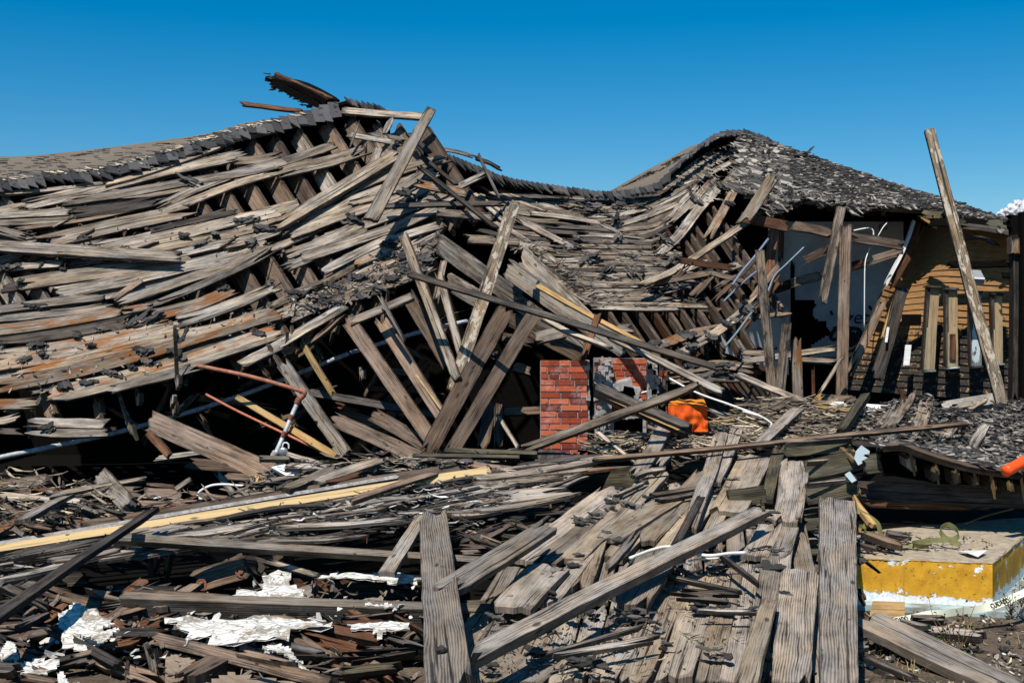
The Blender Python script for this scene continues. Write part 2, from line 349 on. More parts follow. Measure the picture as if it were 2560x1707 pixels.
def plank_geo(P, nrm, wd, t, jag=.05, r=None, warp=.012, k=5, taper=None):
    """a warped, split-ended board along P. wd: width at start and end"""
    r = r or RNG
    L = [0.0]
    for a, b in zip(P, P[1:]): L.append(L[-1] + (b - a).length)
    T = L[-1]; n = len(P)
    uo, vo = r.uniform(0, 60), r.uniform(0, 60)
    if wd[0] > .13: k = 8
    je = []
    for _ in (0, 1):
        sl, am = r.uniform(-.5, .5) * jag, r.choice((.35, .7, 1.3))
        je.append([jag * am * r.random() ** 1.5 + sl * (j / (k - 1) - .5) + (jag * 1.6 if r.random() < .12 else 0) for j in range(k)])
    ph = r.uniform(0, 50); tw = r.uniform(-.12, .12)
    V = []; SU = []; SE = []
    for i, p in enumerate(P):
        tg = (P[min(i + 1, n - 1)] - P[max(i - 1, 0)]).normalized()
        nn = nrm(i / (n - 1)) if callable(nrm) else nrm
        sd_ = tg.cross(nn).normalized(); up = sd_.cross(tg).normalized()
        f = L[i] / T; w_ = wd[0] + (wd[1] - wd[0]) * f
        ang = tw * (f - .5); sd2 = sd_ * math.cos(ang) + up * math.sin(ang)
        bow = warp * mnoise.noise(Vector((L[i] * 1.3, ph, 0)))
        row = []; su = []
        for s_ in (1, -1):
            for j in range(k):
                q = j / (k - 1) - .5
                e = mnoise.noise(Vector((L[i] * 5, ph + 9 * (q > 0), 3))) * min(.006, .05 * w_) if j in (0, k - 1) else 0
                sh = 0
                fall = min(.3, T * .4)
                if L[i] < fall: sh = je[0][j] * (1 - L[i] / fall)
                if T - L[i] < fall: sh = -je[1][j] * (1 - (T - L[i]) / fall)
                V.append(p + sd2 * (q * w_ + (e if q > 0 else -e)) + up * (s_ * t / 2 + bow + .004 * mnoise.noise(Vector((L[i] * 6, j * 3.1, ph)))) + tg * sh)
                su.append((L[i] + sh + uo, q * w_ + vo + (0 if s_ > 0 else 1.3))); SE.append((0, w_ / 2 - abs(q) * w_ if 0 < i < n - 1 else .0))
        SU.append(su)
    Fc, U = [], []
    R = 2 * k
    for i in range(n - 1):
        a, b = i * R, (i + 1) * R
        for j in range(k - 1):
            Fc.append((a + j, b + j, b + j + 1, a + j + 1)); U.append((SU[i][j], SU[i + 1][j], SU[i + 1][j + 1], SU[i][j + 1]))
            Fc.append((a + k + j, a + k + j + 1, b + k + j + 1, b + k + j)); U.append((SU[i][k + j], SU[i][k + j + 1], SU[i + 1][k + j + 1], SU[i + 1][k + j]))
        for (j, s_) in ((0, 1), (k - 1, -1)):
            q = (a + j, a + k + j, b + k + j, b + j)
            u0, u1 = SU[i][j], SU[i + 1][j]
            uu = (u0, (u0[0], u0[1] + t), (u1[0], u1[1] + t), u1)
            if s_ < 0: q = q[::-1]; uu = uu[::-1]
            Fc.append(q); U.append(uu)
    for (i, s_) in ((0, 1), (n - 1, -1)):
        a = i * R
        for j in range(k - 1):
            q = (a + j, a + j + 1, a + k + j + 1, a + k + j)
            u0, u1 = SU[i][j], SU[i][j + 1]
            uu = (u0, u1, (u1[0] + .01, u1[1]), (u0[0] + .01, u0[1]))
            if s_ < 0: q = q[::-1]; uu = uu[::-1]
            Fc.append(q); U.append(uu)
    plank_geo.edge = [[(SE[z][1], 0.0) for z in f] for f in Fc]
    return V, Fc, U

def px_width(p, tg, nn, wpx):
    """metres across the board's face that show as wpx photograph pixels"""
    sd_ = tg.cross(nn).normalized()
    a = proj(p); b = proj(p + sd_ * .1); c = proj(p + tg * .1)
    dx, dy = c[0] - a[0], c[1] - a[1]; l = math.hypot(dx, dy) or 1
    perp = abs((b[0] - a[0]) * dy - (b[1] - a[1]) * dx) / l * 10
    flat = F_PX / p.y
    return wpx / max(perp, .3 * flat)

def plank_pts(reg, xy, spec):
    P2 = [full(reg, xy[i], xy[i + 1]) for i in range(0, len(xy), 2)]
    m_ = len(P2)
    return [W3(u, v, depth_of(spec, u, v, i / (m_ - 1))) for i, (u, v) in enumerate(P2)]

def add_plank(reg, wz, mat, spec, xy, name='plank', label=None, cat='plank', group=None, parent=None, t=.03, jag=.05, nrm=None, w2=None, warp=.012, seg=None, clampw=.5, bend=0, roll=0.0):
    P = plank_pts(reg, xy, spec)
    st = 0.0 if bend else (.85 if parent is None else (.6 if name == 'deck_board' else (.9 if name == 'joist' else 0.0)))
    if st and len(P) > 2:
        A, B = P[0], P[-1]
        P = [p.lerp(A.lerp(B, ((p - A).dot(B - A)) / (B - A).length_squared), st) for p in P]
    T = sum((b - a).length for a, b in zip(P, P[1:]))
    Q = catmull(P, seg or max(3, int(T / max(1, len(P) - 1) / .22)))
    key = spec[0] if spec[0] in NORM else 'V'
    nn = nrm or NORM[key]
    if roll: nn = (nn + Vector((RNG.uniform(-roll, roll), RNG.uniform(-roll, roll), RNG.uniform(-roll, roll)))).normalized()
    if jag > .1 and RNG.random() < .35: jag = jag * 1.7
    s = REG[reg][2]
    wa = min(clampw, px_width(P[0], (P[1] - P[0]).normalized(), nn, wz / s))
    wb = min(clampw, px_width(P[-1], (P[-1] - P[-2]).normalized(), nn, (w2 or wz) / s))
    V, Fc, U = plank_geo(Q, nn, (wa, wb), t, jag, warp=warp)
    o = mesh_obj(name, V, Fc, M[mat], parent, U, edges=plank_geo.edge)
    return tag(o, label, cat if parent is None else None, group)

def table(text, name='plank', cat='plank', parent=None, group=None, **kw):
    out = []
    for ln in text.strip().splitlines():
        ln = ln.strip()
        if not ln or ln[0] == '#': continue
        q = [x.strip() for x in ln.split('|')]
        reg, wz, mat, spec, pts = q[:5]
        lab = q[5] if len(q) > 5 and q[5] else None
        d = dict(kw); nm, ct = name, cat
        if len(q) > 6:
            for kv in q[6].split():
                k_, v_ = kv.split('=')
                if k_ == 'name': nm = v_
                elif k_ == 'cat': ct = v_.replace('_', ' ')
                elif k_ == 'n': d['nrm'] = Vector([float(z) for z in v_.split(',')]).normalized()
                else: d[k_] = float(v_)
        ws = wz.split(':')
        if len(ws) > 1: d['w2'] = float(ws[1])
        out.append(add_plank(reg, float(ws[0]), mat, spec, [float(z) for z in pts.split()], nm, lab, ct, group, parent, **d))
    return out

def tube_geo(P, r, sides=8, cap=True):
    V, Fc = [], []; n = len(P); up = Vector((0, 0, 1))
    for i, p in enumerate(P):
        tg = (P[min(i + 1, n - 1)] - P[max(i - 1, 0)]).normalized()
        a = tg.cross(up if abs(tg.z) < .95 else Vector((1, 0, 0))).normalized(); b = a.cross(tg)
        rr = r(i / (n - 1)) if callable(r) else r
        for j in range(sides):
            an = 2 * math.pi * j / sides
            V.append(p + a * math.cos(an) * rr + b * math.sin(an) * rr)
    for i in range(n - 1):
        for j in range(sides):
            k = (j + 1) % sides
            Fc.append((i * sides + j, i * sides + k, (i + 1) * sides + k, (i + 1) * sides + j))
    if cap:
        Fc.append(tuple(range(sides))[::-1]); Fc.append(tuple((n - 1) * sides + j for j in range(sides)))
    return V, Fc
def tube(name, reg, wz, mat, spec, xy, label=None, cat=None, parent=None, sides=8, per=6, group=None):
    P = plank_pts(reg, xy, spec); r = wz / REG[reg][2] / F_PX * (P[0].y + P[-1].y) / 2 / 2
    V, Fc = tube_geo(catmull(P, per), r, sides)
    return tag(mesh_obj(name, V, Fc, M[mat], parent, smooth=True), label, cat, group)

def box_geo(c, size, ax=None):
    ax = ax or (Vector((1, 0, 0)), Vector((0, 1, 0)), Vector((0, 0, 1)))
    V = [c + ax[0] * (sx * size[0] / 2) + ax[1] * (sy * size[1] / 2) + ax[2] * (sz * size[2] / 2) for sz in (-1, 1) for sy in (-1, 1) for sx in (-1, 1)]
    Fc = [(0, 2, 3, 1), (4, 5, 7, 6), (0, 1, 5, 4), (2, 6, 7, 3), (0, 4, 6, 2), (1, 3, 7, 5)]
    return V, Fc
def join(parts):
    V, Fc = [], []
    for v, f in parts:
        o = len(V); V += list(v); Fc += [tuple(i + o for i in q) for q in f]
    return V, Fc

def in_poly(x, y, poly):
    c = False; j = len(poly) - 1
    for i in range(len(poly)):
        xi, yi = poly[i]; xj, yj = poly[j]
        if (yi > y) != (yj > y) and x < (xj - xi) * (y - yi) / (yj - yi) + xi: c = not c
        j = i
    return c
def flake(V, Fc, tones, c, n, ln, wd, ang, tilt, r, curl=0.0, thick=.004, tone=None, m_=3):
    """one ragged scrap lying on a surface with normal n"""
    n = (n + Vector((r.uniform(-tilt, tilt), r.uniform(-tilt, tilt), r.uniform(-tilt, tilt)))).normalized()
    a = n.cross(Vector((math.sin(ang), math.cos(ang) * .3, math.cos(ang)))).normalized(); b = n.cross(a)
    o = len(V); tw = r.uniform(-.5, .5)
    top = []
    for i in range(m_ + 1):
        f = i / m_ - .5
        en = 1 - .55 * abs(2 * f) ** 3
        h = curl * (f * 2) ** 2 + (r.uniform(-.05, .05) if m_ > 3 else 0)
        sh = r.uniform(-.16, .16) * wd
        for g in (-.5, .5):
            top.append(c + a * ((f + r.uniform(-.35, .35) / m_) * ln) + b * (g * wd * en * r.uniform(.55, 1.2) + sh) + n * (h * ln + g * tw * f * wd))
    V += [p + n * (thick / 2) for p in top] + [p - n * (thick / 2) for p in top]
    tn = r.random() if tone is None else tone(r)
    R = 2 * (m_ + 1)
    fs = []
    for i in range(m_):
        a0 = o + 2 * i
        fs.append((a0, a0 + 2, a0 + 3, a0 + 1)); fs.append((a0 + R, a0 + R + 1, a0 + R + 3, a0 + R + 2))
        fs.append((a0, a0 + R, a0 + R + 2, a0 + 2)); fs.append((a0 + 1, a0 + 3, a0 + R + 3, a0 + R + 1))
    e = o + 2 * m_
    fs.append((o, o + 1, o + R + 1, o + R)); fs.append((e, e + R, e + R + 1, e + 1))
    Fc += fs; tones += [tn] * len(fs)
def scatter(name, polys, spec, n, ln, wd, mat, tilt=.3, ang=(0, 3.14), curl=(0, .15), parent=None, nrm=None, lift=.02, seed=1, kind=None, tone=None, dens=None, thick=.004):
    r = random.Random(seed); V, Fc, tn = [], [], []
    nn = nrm or NORM.get(spec[0], NORM['V'])
    tot = 0
    areas = []
    for p in polys:
        a = abs(sum(p[i][0] * p[i - 1][1] - p[i - 1][0] * p[i][1] for i in range(len(p)))) / 2; areas.append(a)
    for p, a in zip(polys, areas):
        xs = [q[0] for q in p]; ys = [q[1] for q in p]; m_ = int(n * a / sum(areas)); got = 0; tries = 0
        while got < m_ and tries < m_ * 30:
            tries += 1
            u, v = r.uniform(min(xs), max(xs)), r.uniform(min(ys), max(ys))
            if not in_poly(u, v, p): continue
            if dens and r.random() > dens(u, v): continue
            got += 1
            c = W3(u, v, depth_of(spec, u, v, 0)) + nn * r.uniform(0, lift)
            flake(V, Fc, tn, c, nn, r.uniform(*ln), r.uniform(*wd), r.uniform(*ang), tilt, r, r.uniform(*curl), thick, tone)
    return tag(mesh_obj(name, V, Fc, M[mat], parent, tones=tn), kind=kind or ('stuff' if 'crumbs' in name else None))

def ribbon_geo(P, nrmf, w_, t=.002):
    V, Fc = [], []; n = len(P)
    for i, p in enumerate(P):
        tg = (P[min(i + 1, n - 1)] - P[max(i - 1, 0)]).normalized()
        nn = nrmf(i / (n - 1)); sd_ = tg.cross(nn).normalized(); up = sd_.cross(tg)
        for s_ in (1, -1):
            for q in (-.5, .5): V.append(p + sd_ * q * w_ + up * s_ * t / 2)
    for i in range(n - 1):
        a, b = 4 * i, 4 * i + 4
        Fc += [(a, b, b + 1, a + 1), (a + 2, a + 3, b + 3, b + 2), (a, a + 2, b + 2, b), (a + 1, b + 1, b + 3, a + 3)]
    Fc += [(0, 1, 3, 2), (4 * n - 4, 4 * n - 2, 4 * n - 1, 4 * n - 3)]
    return V, Fc
def surf_strip(name, top, bot, ytop, ybot, mat, parent=None, nx=60, ny=6, th=.04, rough=0.0, kind=None):
    """a sheet between two photograph polylines (full pixels), each with its own distance; solid, with thickness"""
    def at(tab, u): return interp(tab, u)
    u0, u1 = top[0][0], top[-1][0]; V, Fc, U = [], [], []
    G = []
    for s_ in (0, 1):
        for j in range(ny + 1):
            for i in range(nx + 1):
                u = u0 + (u1 - u0) * i / nx; f = j / ny
                ub = bot[0][0] + (bot[-1][0] - bot[0][0]) * i / nx
                pt = W3(u, at(top, u), ytop(u) if callable(ytop) else ytop); pb = W3(ub, at(bot, ub), ybot(ub) if callable(ybot) else ybot)
                p = pt.lerp(pb, f)
                if rough: p = p + Vector((0, 0, rough * mnoise.noise(p * 1.7)))
                V.append(p + (Vector((0, th * .7, -th * .7)) if s_ else Vector()))
    R = (nx + 1) * (ny + 1)
    for j in range(ny):
        for i in range(nx):
            a = j * (nx + 1) + i; b = a + nx + 1
            q = (a, b, b + 1, a + 1); Fc.append(q); U.append([(V[z].x, (V[z] - V[z % (nx + 1)]).length) for z in q])
            q = (a + R, a + 1 + R, b + 1 + R, b + R); Fc.append(q); U.append([(V[z].x, V[z].z) for z in q])
    for i in range(nx):
        for a in (i, ny * (nx + 1) + i):
            q = (a, a + 1, a + 1 + R, a + R); Fc.append(q); U.append([(0, 0)] * 4)
    for j in range(ny):
        for a in (j * (nx + 1), j * (nx + 1) + nx):
            q = (a, a + nx + 1, a + nx + 1 + R, a + R); Fc.append(q); U.append([(0, 0)] * 4)
    return tag(mesh_obj(name, V, Fc, M[mat], parent, U), kind=kind)


# ------------------------------------------------------------------ ground
def sheet(name, x0, x1, y0, y1, z, mat, nx, ny, amp=0.0, kind='structure', holes=None):
    V, Fc = [], []
    for j in range(ny + 1):
        for i in range(nx + 1):
            x, y = x0 + (x1 - x0) * i / nx, y0 + (y1 - y0) * j / ny
            V.append(Vector((x, y, z + amp * (mnoise.noise(Vector((x * .9, y * .9, 1))) + .4 * mnoise.noise(Vector((x * 4, y * 4, 5)))))))
    for j in range(ny):
        for i in range(nx):
            a = j * (nx + 1) + i; Fc.append((a, a + 1, a + nx + 2, a + nx + 1))
    return tag(mesh_obj(name, V, Fc, M[mat], smooth=True), kind=kind)
sheet('ground', -400, 400, -60, 1500, -.09, 'soil', 10, 12)
sheet('soil', -3.5, 6, 4.5, 10.5, -.02, 'soil', 120, 100, .035)
sheet('floor', -9, 9.5, 11.2, 27, .06, 'char', 4, 4)
sheet('pit_floor', -6, 1.62, 6.7, 11.6, .035, 'char', 4, 4)

# ------------------------------------------------------------------ sky: one far cloud low on the right
def cloud():
    r = random.Random(4); V, Fc = [], []
    import bmesh
    Y = 900
    for (u, v, rr) in ((2560, 528, 30), (2530, 530, 24), (2505, 537, 15), (2585, 522, 36), (2545, 514, 16), (2520, 540, 18), (2600, 545, 40), (2555, 545, 30), (2496, 541, 9), (2538, 546, 22), (2570, 506, 14)):
        bm = bmesh.new(); bmesh.ops.create_icosphere(bm, subdivisions=4, radius=1)
        c = W3(u, v, Y + r.uniform(-4, 4)); R = rr / F_PX * Y * .8
        o = len(V)
        for q in bm.verts:
            d = q.co.normalized(); k = 1 + .35 * mnoise.noise(d * 2 + c * .1) + .18 * mnoise.noise(d * 6 + c) + .08 * mnoise.noise(d * 14 + c)
            V.append(c + d * R * k)
        Fc += [tuple(z.index + o for z in f.verts) for f in bm.faces]; bm.free()
    k = NT('cloud', 1, 0); k.col((.5, .5, .52))
    tag(mesh_obj('cloud', V, Fc, k.m, smooth=True), kind='structure')
cloud()

# ================================================================== LEFT: the collapsed gable roof
LR = empty('collapsed_roof', (-2.5, 13, 0), 'collapsed plank roof slumped across the left, grey sheathing torn open over bare rafters', 'roof')
# rear slope above the ridge cap: tan shingles, then down to the floor behind
cap_top = [(-140, 462), (0, 453), (64, 443), (128, 435), (223, 428), (319, 410), (415, 384), (478, 362), (574, 329), (638, 313), (700, 300), (760, 287), (862, 252), (905, 262), (975, 277)]
skyline = [(-140, 402), (0, 391), (32, 392), (96, 388), (191, 378), (287, 367), (383, 354), (478, 341), (542, 329), (606, 308), (670, 300), (700, 298), (760, 285), (862, 251), (905, 260), (975, 275)]
yr = lambda u: dL(u, interp(cap_top, u))
def ysk(u): return yr(u) + max(.02, (interp(cap_top, u) - interp(skyline, u)) / 16)
surf_strip('rear_slope', skyline, cap_top, ysk, lambda u: yr(u) + .03, 'shroof', LR, 90, 6, .05)
low = [(u, 853 + 1.5 / 22 * 3200) for u, v in skyline]
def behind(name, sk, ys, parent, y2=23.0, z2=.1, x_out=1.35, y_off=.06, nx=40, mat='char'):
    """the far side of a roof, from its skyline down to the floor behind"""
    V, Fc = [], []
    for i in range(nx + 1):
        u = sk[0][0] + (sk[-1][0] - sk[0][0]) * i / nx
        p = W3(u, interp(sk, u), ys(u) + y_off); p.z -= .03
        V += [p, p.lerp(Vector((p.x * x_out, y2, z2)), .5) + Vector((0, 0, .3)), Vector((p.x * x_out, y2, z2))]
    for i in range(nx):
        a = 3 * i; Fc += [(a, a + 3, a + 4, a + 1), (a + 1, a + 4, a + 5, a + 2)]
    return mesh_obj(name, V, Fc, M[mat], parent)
behind('rear_roof', skyline, ysk, LR)
# ridge cap: overlapping curled shingles
def ridge_cap(name, top, height, yf, parent, seed, step=17, mat='capping', thick=.016, lift=.03, slant=.35, nd=Vector((0, -.6, .8)), drop=4, lap=.1):
    r = random.Random(seed); V, Fc, tn = [], [], []
    u = top[0][0]; prev = None
    L = [(a, b) for a, b in top]
    # walk along the polyline by arc length
    pts = []; 
    for (a, b), (c, d) in zip(L, L[1:]):
        m_ = max(1, int(math.hypot(c - a, d - b) / step))
        for i in range(m_): pts.append((a + (c - a) * i / m_, b + (d - b) * i / m_))
    for i in range(len(pts) - 1):
        (a, b), (c, d) = pts[i], pts[i + 1]
        h = height(a) * r.uniform(.85, 1.12); Y = yf(a)
        ex = (c - a) * lap; ey = (d - b) * lap
        sk = slant * h + r.uniform(-2, 2)
        o = len(V); m_ = 5; rag = (r.uniform(-.01, .05), r.uniform(-.02, .03))
        for s_ in (0, 1):
            for q in range(m_ + 1):
                f = q / m_
                lf = lift * (.35 + .65 * (1 - f)) + .012 * mnoise.noise(Vector((i * 3.3, f * 3, 0)))
                dn = f * h
                y = Y - f * h * .008
                tp = 1 - .28 * f ** 3
                for (x0, y0, l2) in ((a - ex * tp, b - ey, lf + .03 + rag[0] * f), (c + ex * tp, d + ey, lf - .012 + rag[1] * f)):
                    jx = r.uniform(-1.5, 1.5) if not s_ else 0
                    p = W3(x0 + sk * f + jx, y0 + dn + (r.uniform(-drop, drop) if q == m_ and not s_ else 0), y)
                    V.append(p + nd * (l2 if s_ == 0 else l2 - thick))
        R = 2 * (m_ + 1); t_ = r.uniform(.25, .95)
        fs = []
        for q in range(m_):
            z = o + 2 * q
            fs += [(z, z + 2, z + 3, z + 1), (z + R, z + R + 1, z + R + 3, z + R + 2), (z, z + R, z + R + 2, z + 2), (z + 1, z + 3, z + R + 3, z + R + 1)]
        e = o + 2 * m_; fs.append((e, e + R, e + R + 1, e + 1)); fs.append((o, o + 1, o + R + 1, o + R))
        Fc += fs; tn += [t_] * len(fs)
    return mesh_obj(name, V, Fc, M[mat], parent, tones=tn)
ridge_cap('ridge_cap', cap_top[:13], lambda u: interp([(0, 29), (300, 26), (600, 27), (860, 32)], u), lambda u: yr(u) - .03, LR, 3, 20)
ridge_cap('ridge_cap', cap_top[12:], lambda u: 13, lambda u: yr(u) - .1, LR, 5, 12)
mossy = [(230, 424), (300, 414), (420, 382), (480, 360), (560, 334)]
# barge board below the cap
table('''
A|30|tan|L-.03|-300 1075 0 1052 400 1020 820 965
A|30|tan|L-.05|815 985 1100 905 1340 825 1600 735 1850 625 2000 595
B|30|tan|L-.05|-40 612 140 590 400 520 600 470 795 420
''', 'barge_board', parent=LR, jag=.03)

# rafters: one every .4 m under the sheathing, running down to the right
RAFT_N = Vector((-.83, -.42, -.36))
def lin(u0, v0, k, f): return u0 + k * f, v0 + 1.58 * k * f
r_ = random.Random(21)
def rafter(u0, v0, length, parent=LR, slope=1.55, dep='L', wd=.17, t=.045, mat='brown', off=.05, nrm=None, name='rafter'):
    m_ = 7; P = []
    for i in range(m_):
        f = i / (m_ - 1); u = u0 + length * .54 * f; v = v0 + length * .54 * slope * f
        P.append(W3(u, v, depth_of(dep, u, v, 0) + off))
    inw = Vector((-.6, .45, -.62)) if dep == 'L' else -NORM.get(dep[0], NORM['L'])
    tg = (P[-1] - P[0]).normalized(); inw = (inw - tg * inw.dot(tg)).normalized()
    face = tg.cross(inw).normalized()
    P = [p + inw * wd / 2 for p in P]
    V, Fc, U = plank_geo(P, face, (wd, wd), t, .05, r_, .01)
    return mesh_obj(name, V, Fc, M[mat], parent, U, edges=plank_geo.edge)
for i in range(23):
    u0 = -300 + i * 62 + r_.uniform(-9, 9)
    v0 = interp(cap_top, u0) + 30
    rafter(u0, v0, interp([(-300, 480), (0, 540), (300, 530), (500, 540), (800, 480), (1000, 280)], u0) * r_.uniform(.93, 1.05), wd=.22, mat=r_.choice(('brown', 'brown', 'grey')), off=.075 + r_.uniform(0, .03))
# sheathing boards
table('''
A|84|grey|L-.01|185 1145 500 1075 900 970 1300 870 1600 810 1945 735
A|62|grey|L-.02|500 1115 900 1060 1300 990 1500 955 1900 890 2220 830
A|82|dark|L|560 1205 900 1170 1230 1105
A|73|tan|L|830 1060 1200 1040 1500 975
A|56|grey|L-.03|-200 1225 200 1210 570 1192
A|47|tan|L-.01|-200 1290 200 1275 600 1250
A|25|brown|L|100 1335 600 1270 900 1210 1180 1140
A|62|grey|L-.02|1215 1170 1500 1030 1700 950 1920 870 2250 795
A|54|tan|L-.01|1255 1205 1600 1070 1900 960 2195 880
A|108|tan|L-.01|310 1440 700 1345 1000 1280 1300 1220 1540 1180
A|62|grey|L|700 1470 1000 1420 1300 1350 1600 1285 1880 1200
A|41|dark|L-.02|1150 1350 1500 1270 1870 1190
A|81|tan|L-.01|860 1485 1300 1400 1700 1300 2100 1200 2350 1130
A|64|tan|L-.01|900 1540 1400 1450 1800 1370 2300 1250
A|62|grey|L-.01|1330 1540 1700 1455 2000 1400 2250 1320
E|103|tan|L|50 370 400 310 800 255 1200 205 1500 150
E|56|grey|L-.01|0 235 150 215 500 185
E|95|grey|L-.01|430 420 800 355 1200 270 1600 180 1900 100 2100 20
E|73|grey|L-.03|910 500 1200 400 1500 300 1800 200 2130 55
E|54|grey|L-.04|1245 485 1450 410 1700 300 1950 185 2150 70
E|46|brown|L-.05|880 475 1120 310
E|64|grey|L-.02|-100 560 200 520 500 480 830 440
E|57|grey|L-.01|-100 640 300 590 600 560 870 515
E|82|orange|L-.015|-150 725 200 685 500 640 960 555
E|54|orange|L|950 560 1240 510
E|90|orange|L-.01|1180 600 1400 545 1600 490 1845 380
E|88|grey|L-.02|1380 650 1600 590 1900 480 2130 380
E|81|dark|L+.02|-100 800 200 770 600 720 1000 640 1080 610
E|74|orange|L|-100 915 300 860 700 790 1000 735 1350 650
E|90|orange|L-.01|-100 1000 300 935 700 860 1150 760 1400 680
E|74|orange|L-.015|95 1045 500 960 900 860 1300 765 1700 690 2195 540
E|103|orange|L-.01|-100 1165 400 1070 800 980 1200 870 1600 745 2000 630 2195 575
E|95|orange|L-.012|360 1215 700 1140 1100 1045 1400 965 1800 830 2195 700
E|60|tan|L-.02|390 1262 700 1190 1100 1095 1500 980 1800 880 2195 745
E|68|grey|L-.04|835 1190 1000 1140 1250 1080 1580 985
E|68|grey|L-.03|1885 985 2195 830
E|82|orange|L+.01|-100 1290 100 1288 310 1280
E|57|grey|L-.02|-100 1440 60 1415 185 1375
E|73|grey|L-.02|175 1430 500 1440 840 1445
E|68|grey|L-.01|180 1500 500 1515 850 1508
E|47|dark|L|-100 1500 200 1510
F|68|grey|L-.03|-10 975 200 880 500 710 835 510
B|62|tan|L-.01|-50 800 150 785 340 745
B|64|grey|L-.02|-50 905 250 830 500 750 750 668
B|41|dark|L-.01|60 880 300 840 560 780
B|89|tan|L-.03|230 920 450 850 700 795 1015 692
B|90|tan|L-.01|-50 1265 150 1225 330 1185
B|62|grey|L|-50 1330 200 1265 350 1230
B|76|grey|L-.01|430 1290 700 1195 1000 1060 1300 960 1560 870
B|73|tan|L-.02|760 1090 1000 960 1250 870 1500 800 1640 765
B|56|grey|L-.03|850 1140 1050 1080 1300 980 1460 870
B|68|tan|L-.01|380 1390 700 1260 1000 1160 1300 1060
B|66|grey|L-.01|350 1540 700 1410 1000 1290 1300 1180 1640 1040
B|54|grey|L|520 1500 800 1365 1100 1250 1450 1130
B|73|grey|L-.02|480 1560 900 1420 1300 1280 1690 1090
B|57|grey|L-.01|800 1570 1100 1440 1350 1360 1565 1295
B|46|grey|L-.02|560 1420 800 1340 930 1260
F|66|grey|L-.01|310 235 500 160 800 20 1000 -80
F|64|grey|L-.02|620 260 800 170 1000 70 1240 -40
F|82|orange|L|880 190 1050 120 1300 30
F|57|orange|L+.01|980 270 1100 220 1230 170
F|90|tar|L-.02|640 430 900 330 1150 250 1400 190
F|87|tar|L-.01|560 480 900 390 1200 330 1540 190
F|57|tar|L-.02|330 660 600 530 830 460 1010 440
F|51|grey|L-.01|0 470 180 420 330 360
F|41|grey|L-.01|380 430 550 370 670 340
''', 'sheathing_board', parent=LR, jag=.11, t=.022, warp=.007, roll=.055)
gaps = [P_('A', [200, 1400, 600, 1270, 1200, 1140, 1230, 1240, 600, 1390, 330, 1430]), P_('B', [-480, 1160, -250, 1010, 0, 900, 740, 700, 1010, 720, 830, 905, 620, 1010, 520, 1110, 300, 1160, 0, 1210, -300, 1210]), P_('B', [0, 680, 60, 640, 800, 430, 1000, 450, 1260, 600, 1250, 740, 1000, 860, 840, 910, 760, 800, 1000, 700, 740, 660, 300, 740]), P_('F', [40, 190, 330, 110, 720, 200, 620, 330, 330, 400, 60, 490]), P_('E', [380, 380, 480, 470, 130, 500, 90, 430]), P_('E', [-50, 720, 400, 700, 900, 600, 900, 680, 400, 780, -50, 860])]
field = [(-300, 700), (-300, 470)] + [(u, v + 52) for u, v in cap_top[1:13]] + [(919, 303), (1123, 395), (1097, 565), (1085, 655), (1000, 685), (860, 735), (700, 795), (620, 870), (500, 910), (330, 955), (270, 980), (120, 995), (0, 985), (-300, 985)]
ru = random.Random(404); nb = 0
starts = [(-120, 500 + 24 * i) for i in range(21)] + [(60 + 62 * i, interp([(0, 985), (270, 980), (500, 910), (700, 795), (1000, 685)], 60 + 62 * i) - 4) for i in range(16)]
for u, v in starts:
    path = []; nxt = ru.uniform(90, 360)
    while u < 1110:
        path.append((u, v)); a = math.radians(interp([(0, 9), (300, 14), (600, 23), (900, 29), (1100, 27)], u)); u += 24; v -= 24 * math.tan(a)
        if len(path) > 2 and (len(path) * 24 > nxt or u >= 1110):
            m_ = path[len(path) // 2]
            if all(in_poly(q[0], q[1], field) for q in (path[0], m_, path[-1])) and not any(in_poly(q[0], q[1], g) for g in gaps for q in (path[0], m_, path[-1])) and ru.random() < .9 and nb < 90:
                xy = [z for q in (path[0], m_, path[-1]) for z in (q[0], q[1] + ru.uniform(-3, 3))]
                add_plank('U', ru.uniform(17, 22), ru.choice(('grey', 'tar', 'tar', 'dark')), 'L+.055', xy, 'under_board', parent=LR, t=.018, jag=.12, warp=.006, roll=.04); nb += 1
            path = path[-1:]; nxt = ru.uniform(90, 360)
scatter('cap_crumbs', [[(a, b - 2) for a, b in cap_top[:13]] + [(a, b + 26) for a, b in cap_top[:13]][::-1]], 'L-.12', 70, (.02, .08), (.01, .03), 'shingle', .3, (-.2, .9), (-.1, .2), LR, seed=506, lift=.05)
scatter('lifted_tabs', [[(-60, 404), (200, 381), (480, 345), (600, 316), (560, 330), (400, 380), (250, 416), (60, 438), (-60, 448)]], '15.4', 130, (.05, .12), (.008, .016), 'felt', .1, (-.06, .16), (0, 0), LR, nrm=Vector((0, -.35, .94)), seed=505, lift=.0, thick=.008, tone=lambda q: q.uniform(.3, .9))
scatter('lichen', [[(a, b - 4) for a, b in cap_top[:12]] + [(a, b + 2) for a, b in cap_top[:12]][::-1]], 'L-.13', 90, (.04, .12), (.012, .03), 'litter', .2, (-.1, .4), (0, .1), LR, seed=507, lift=.02, tone=lambda q: q.uniform(.8, 1))
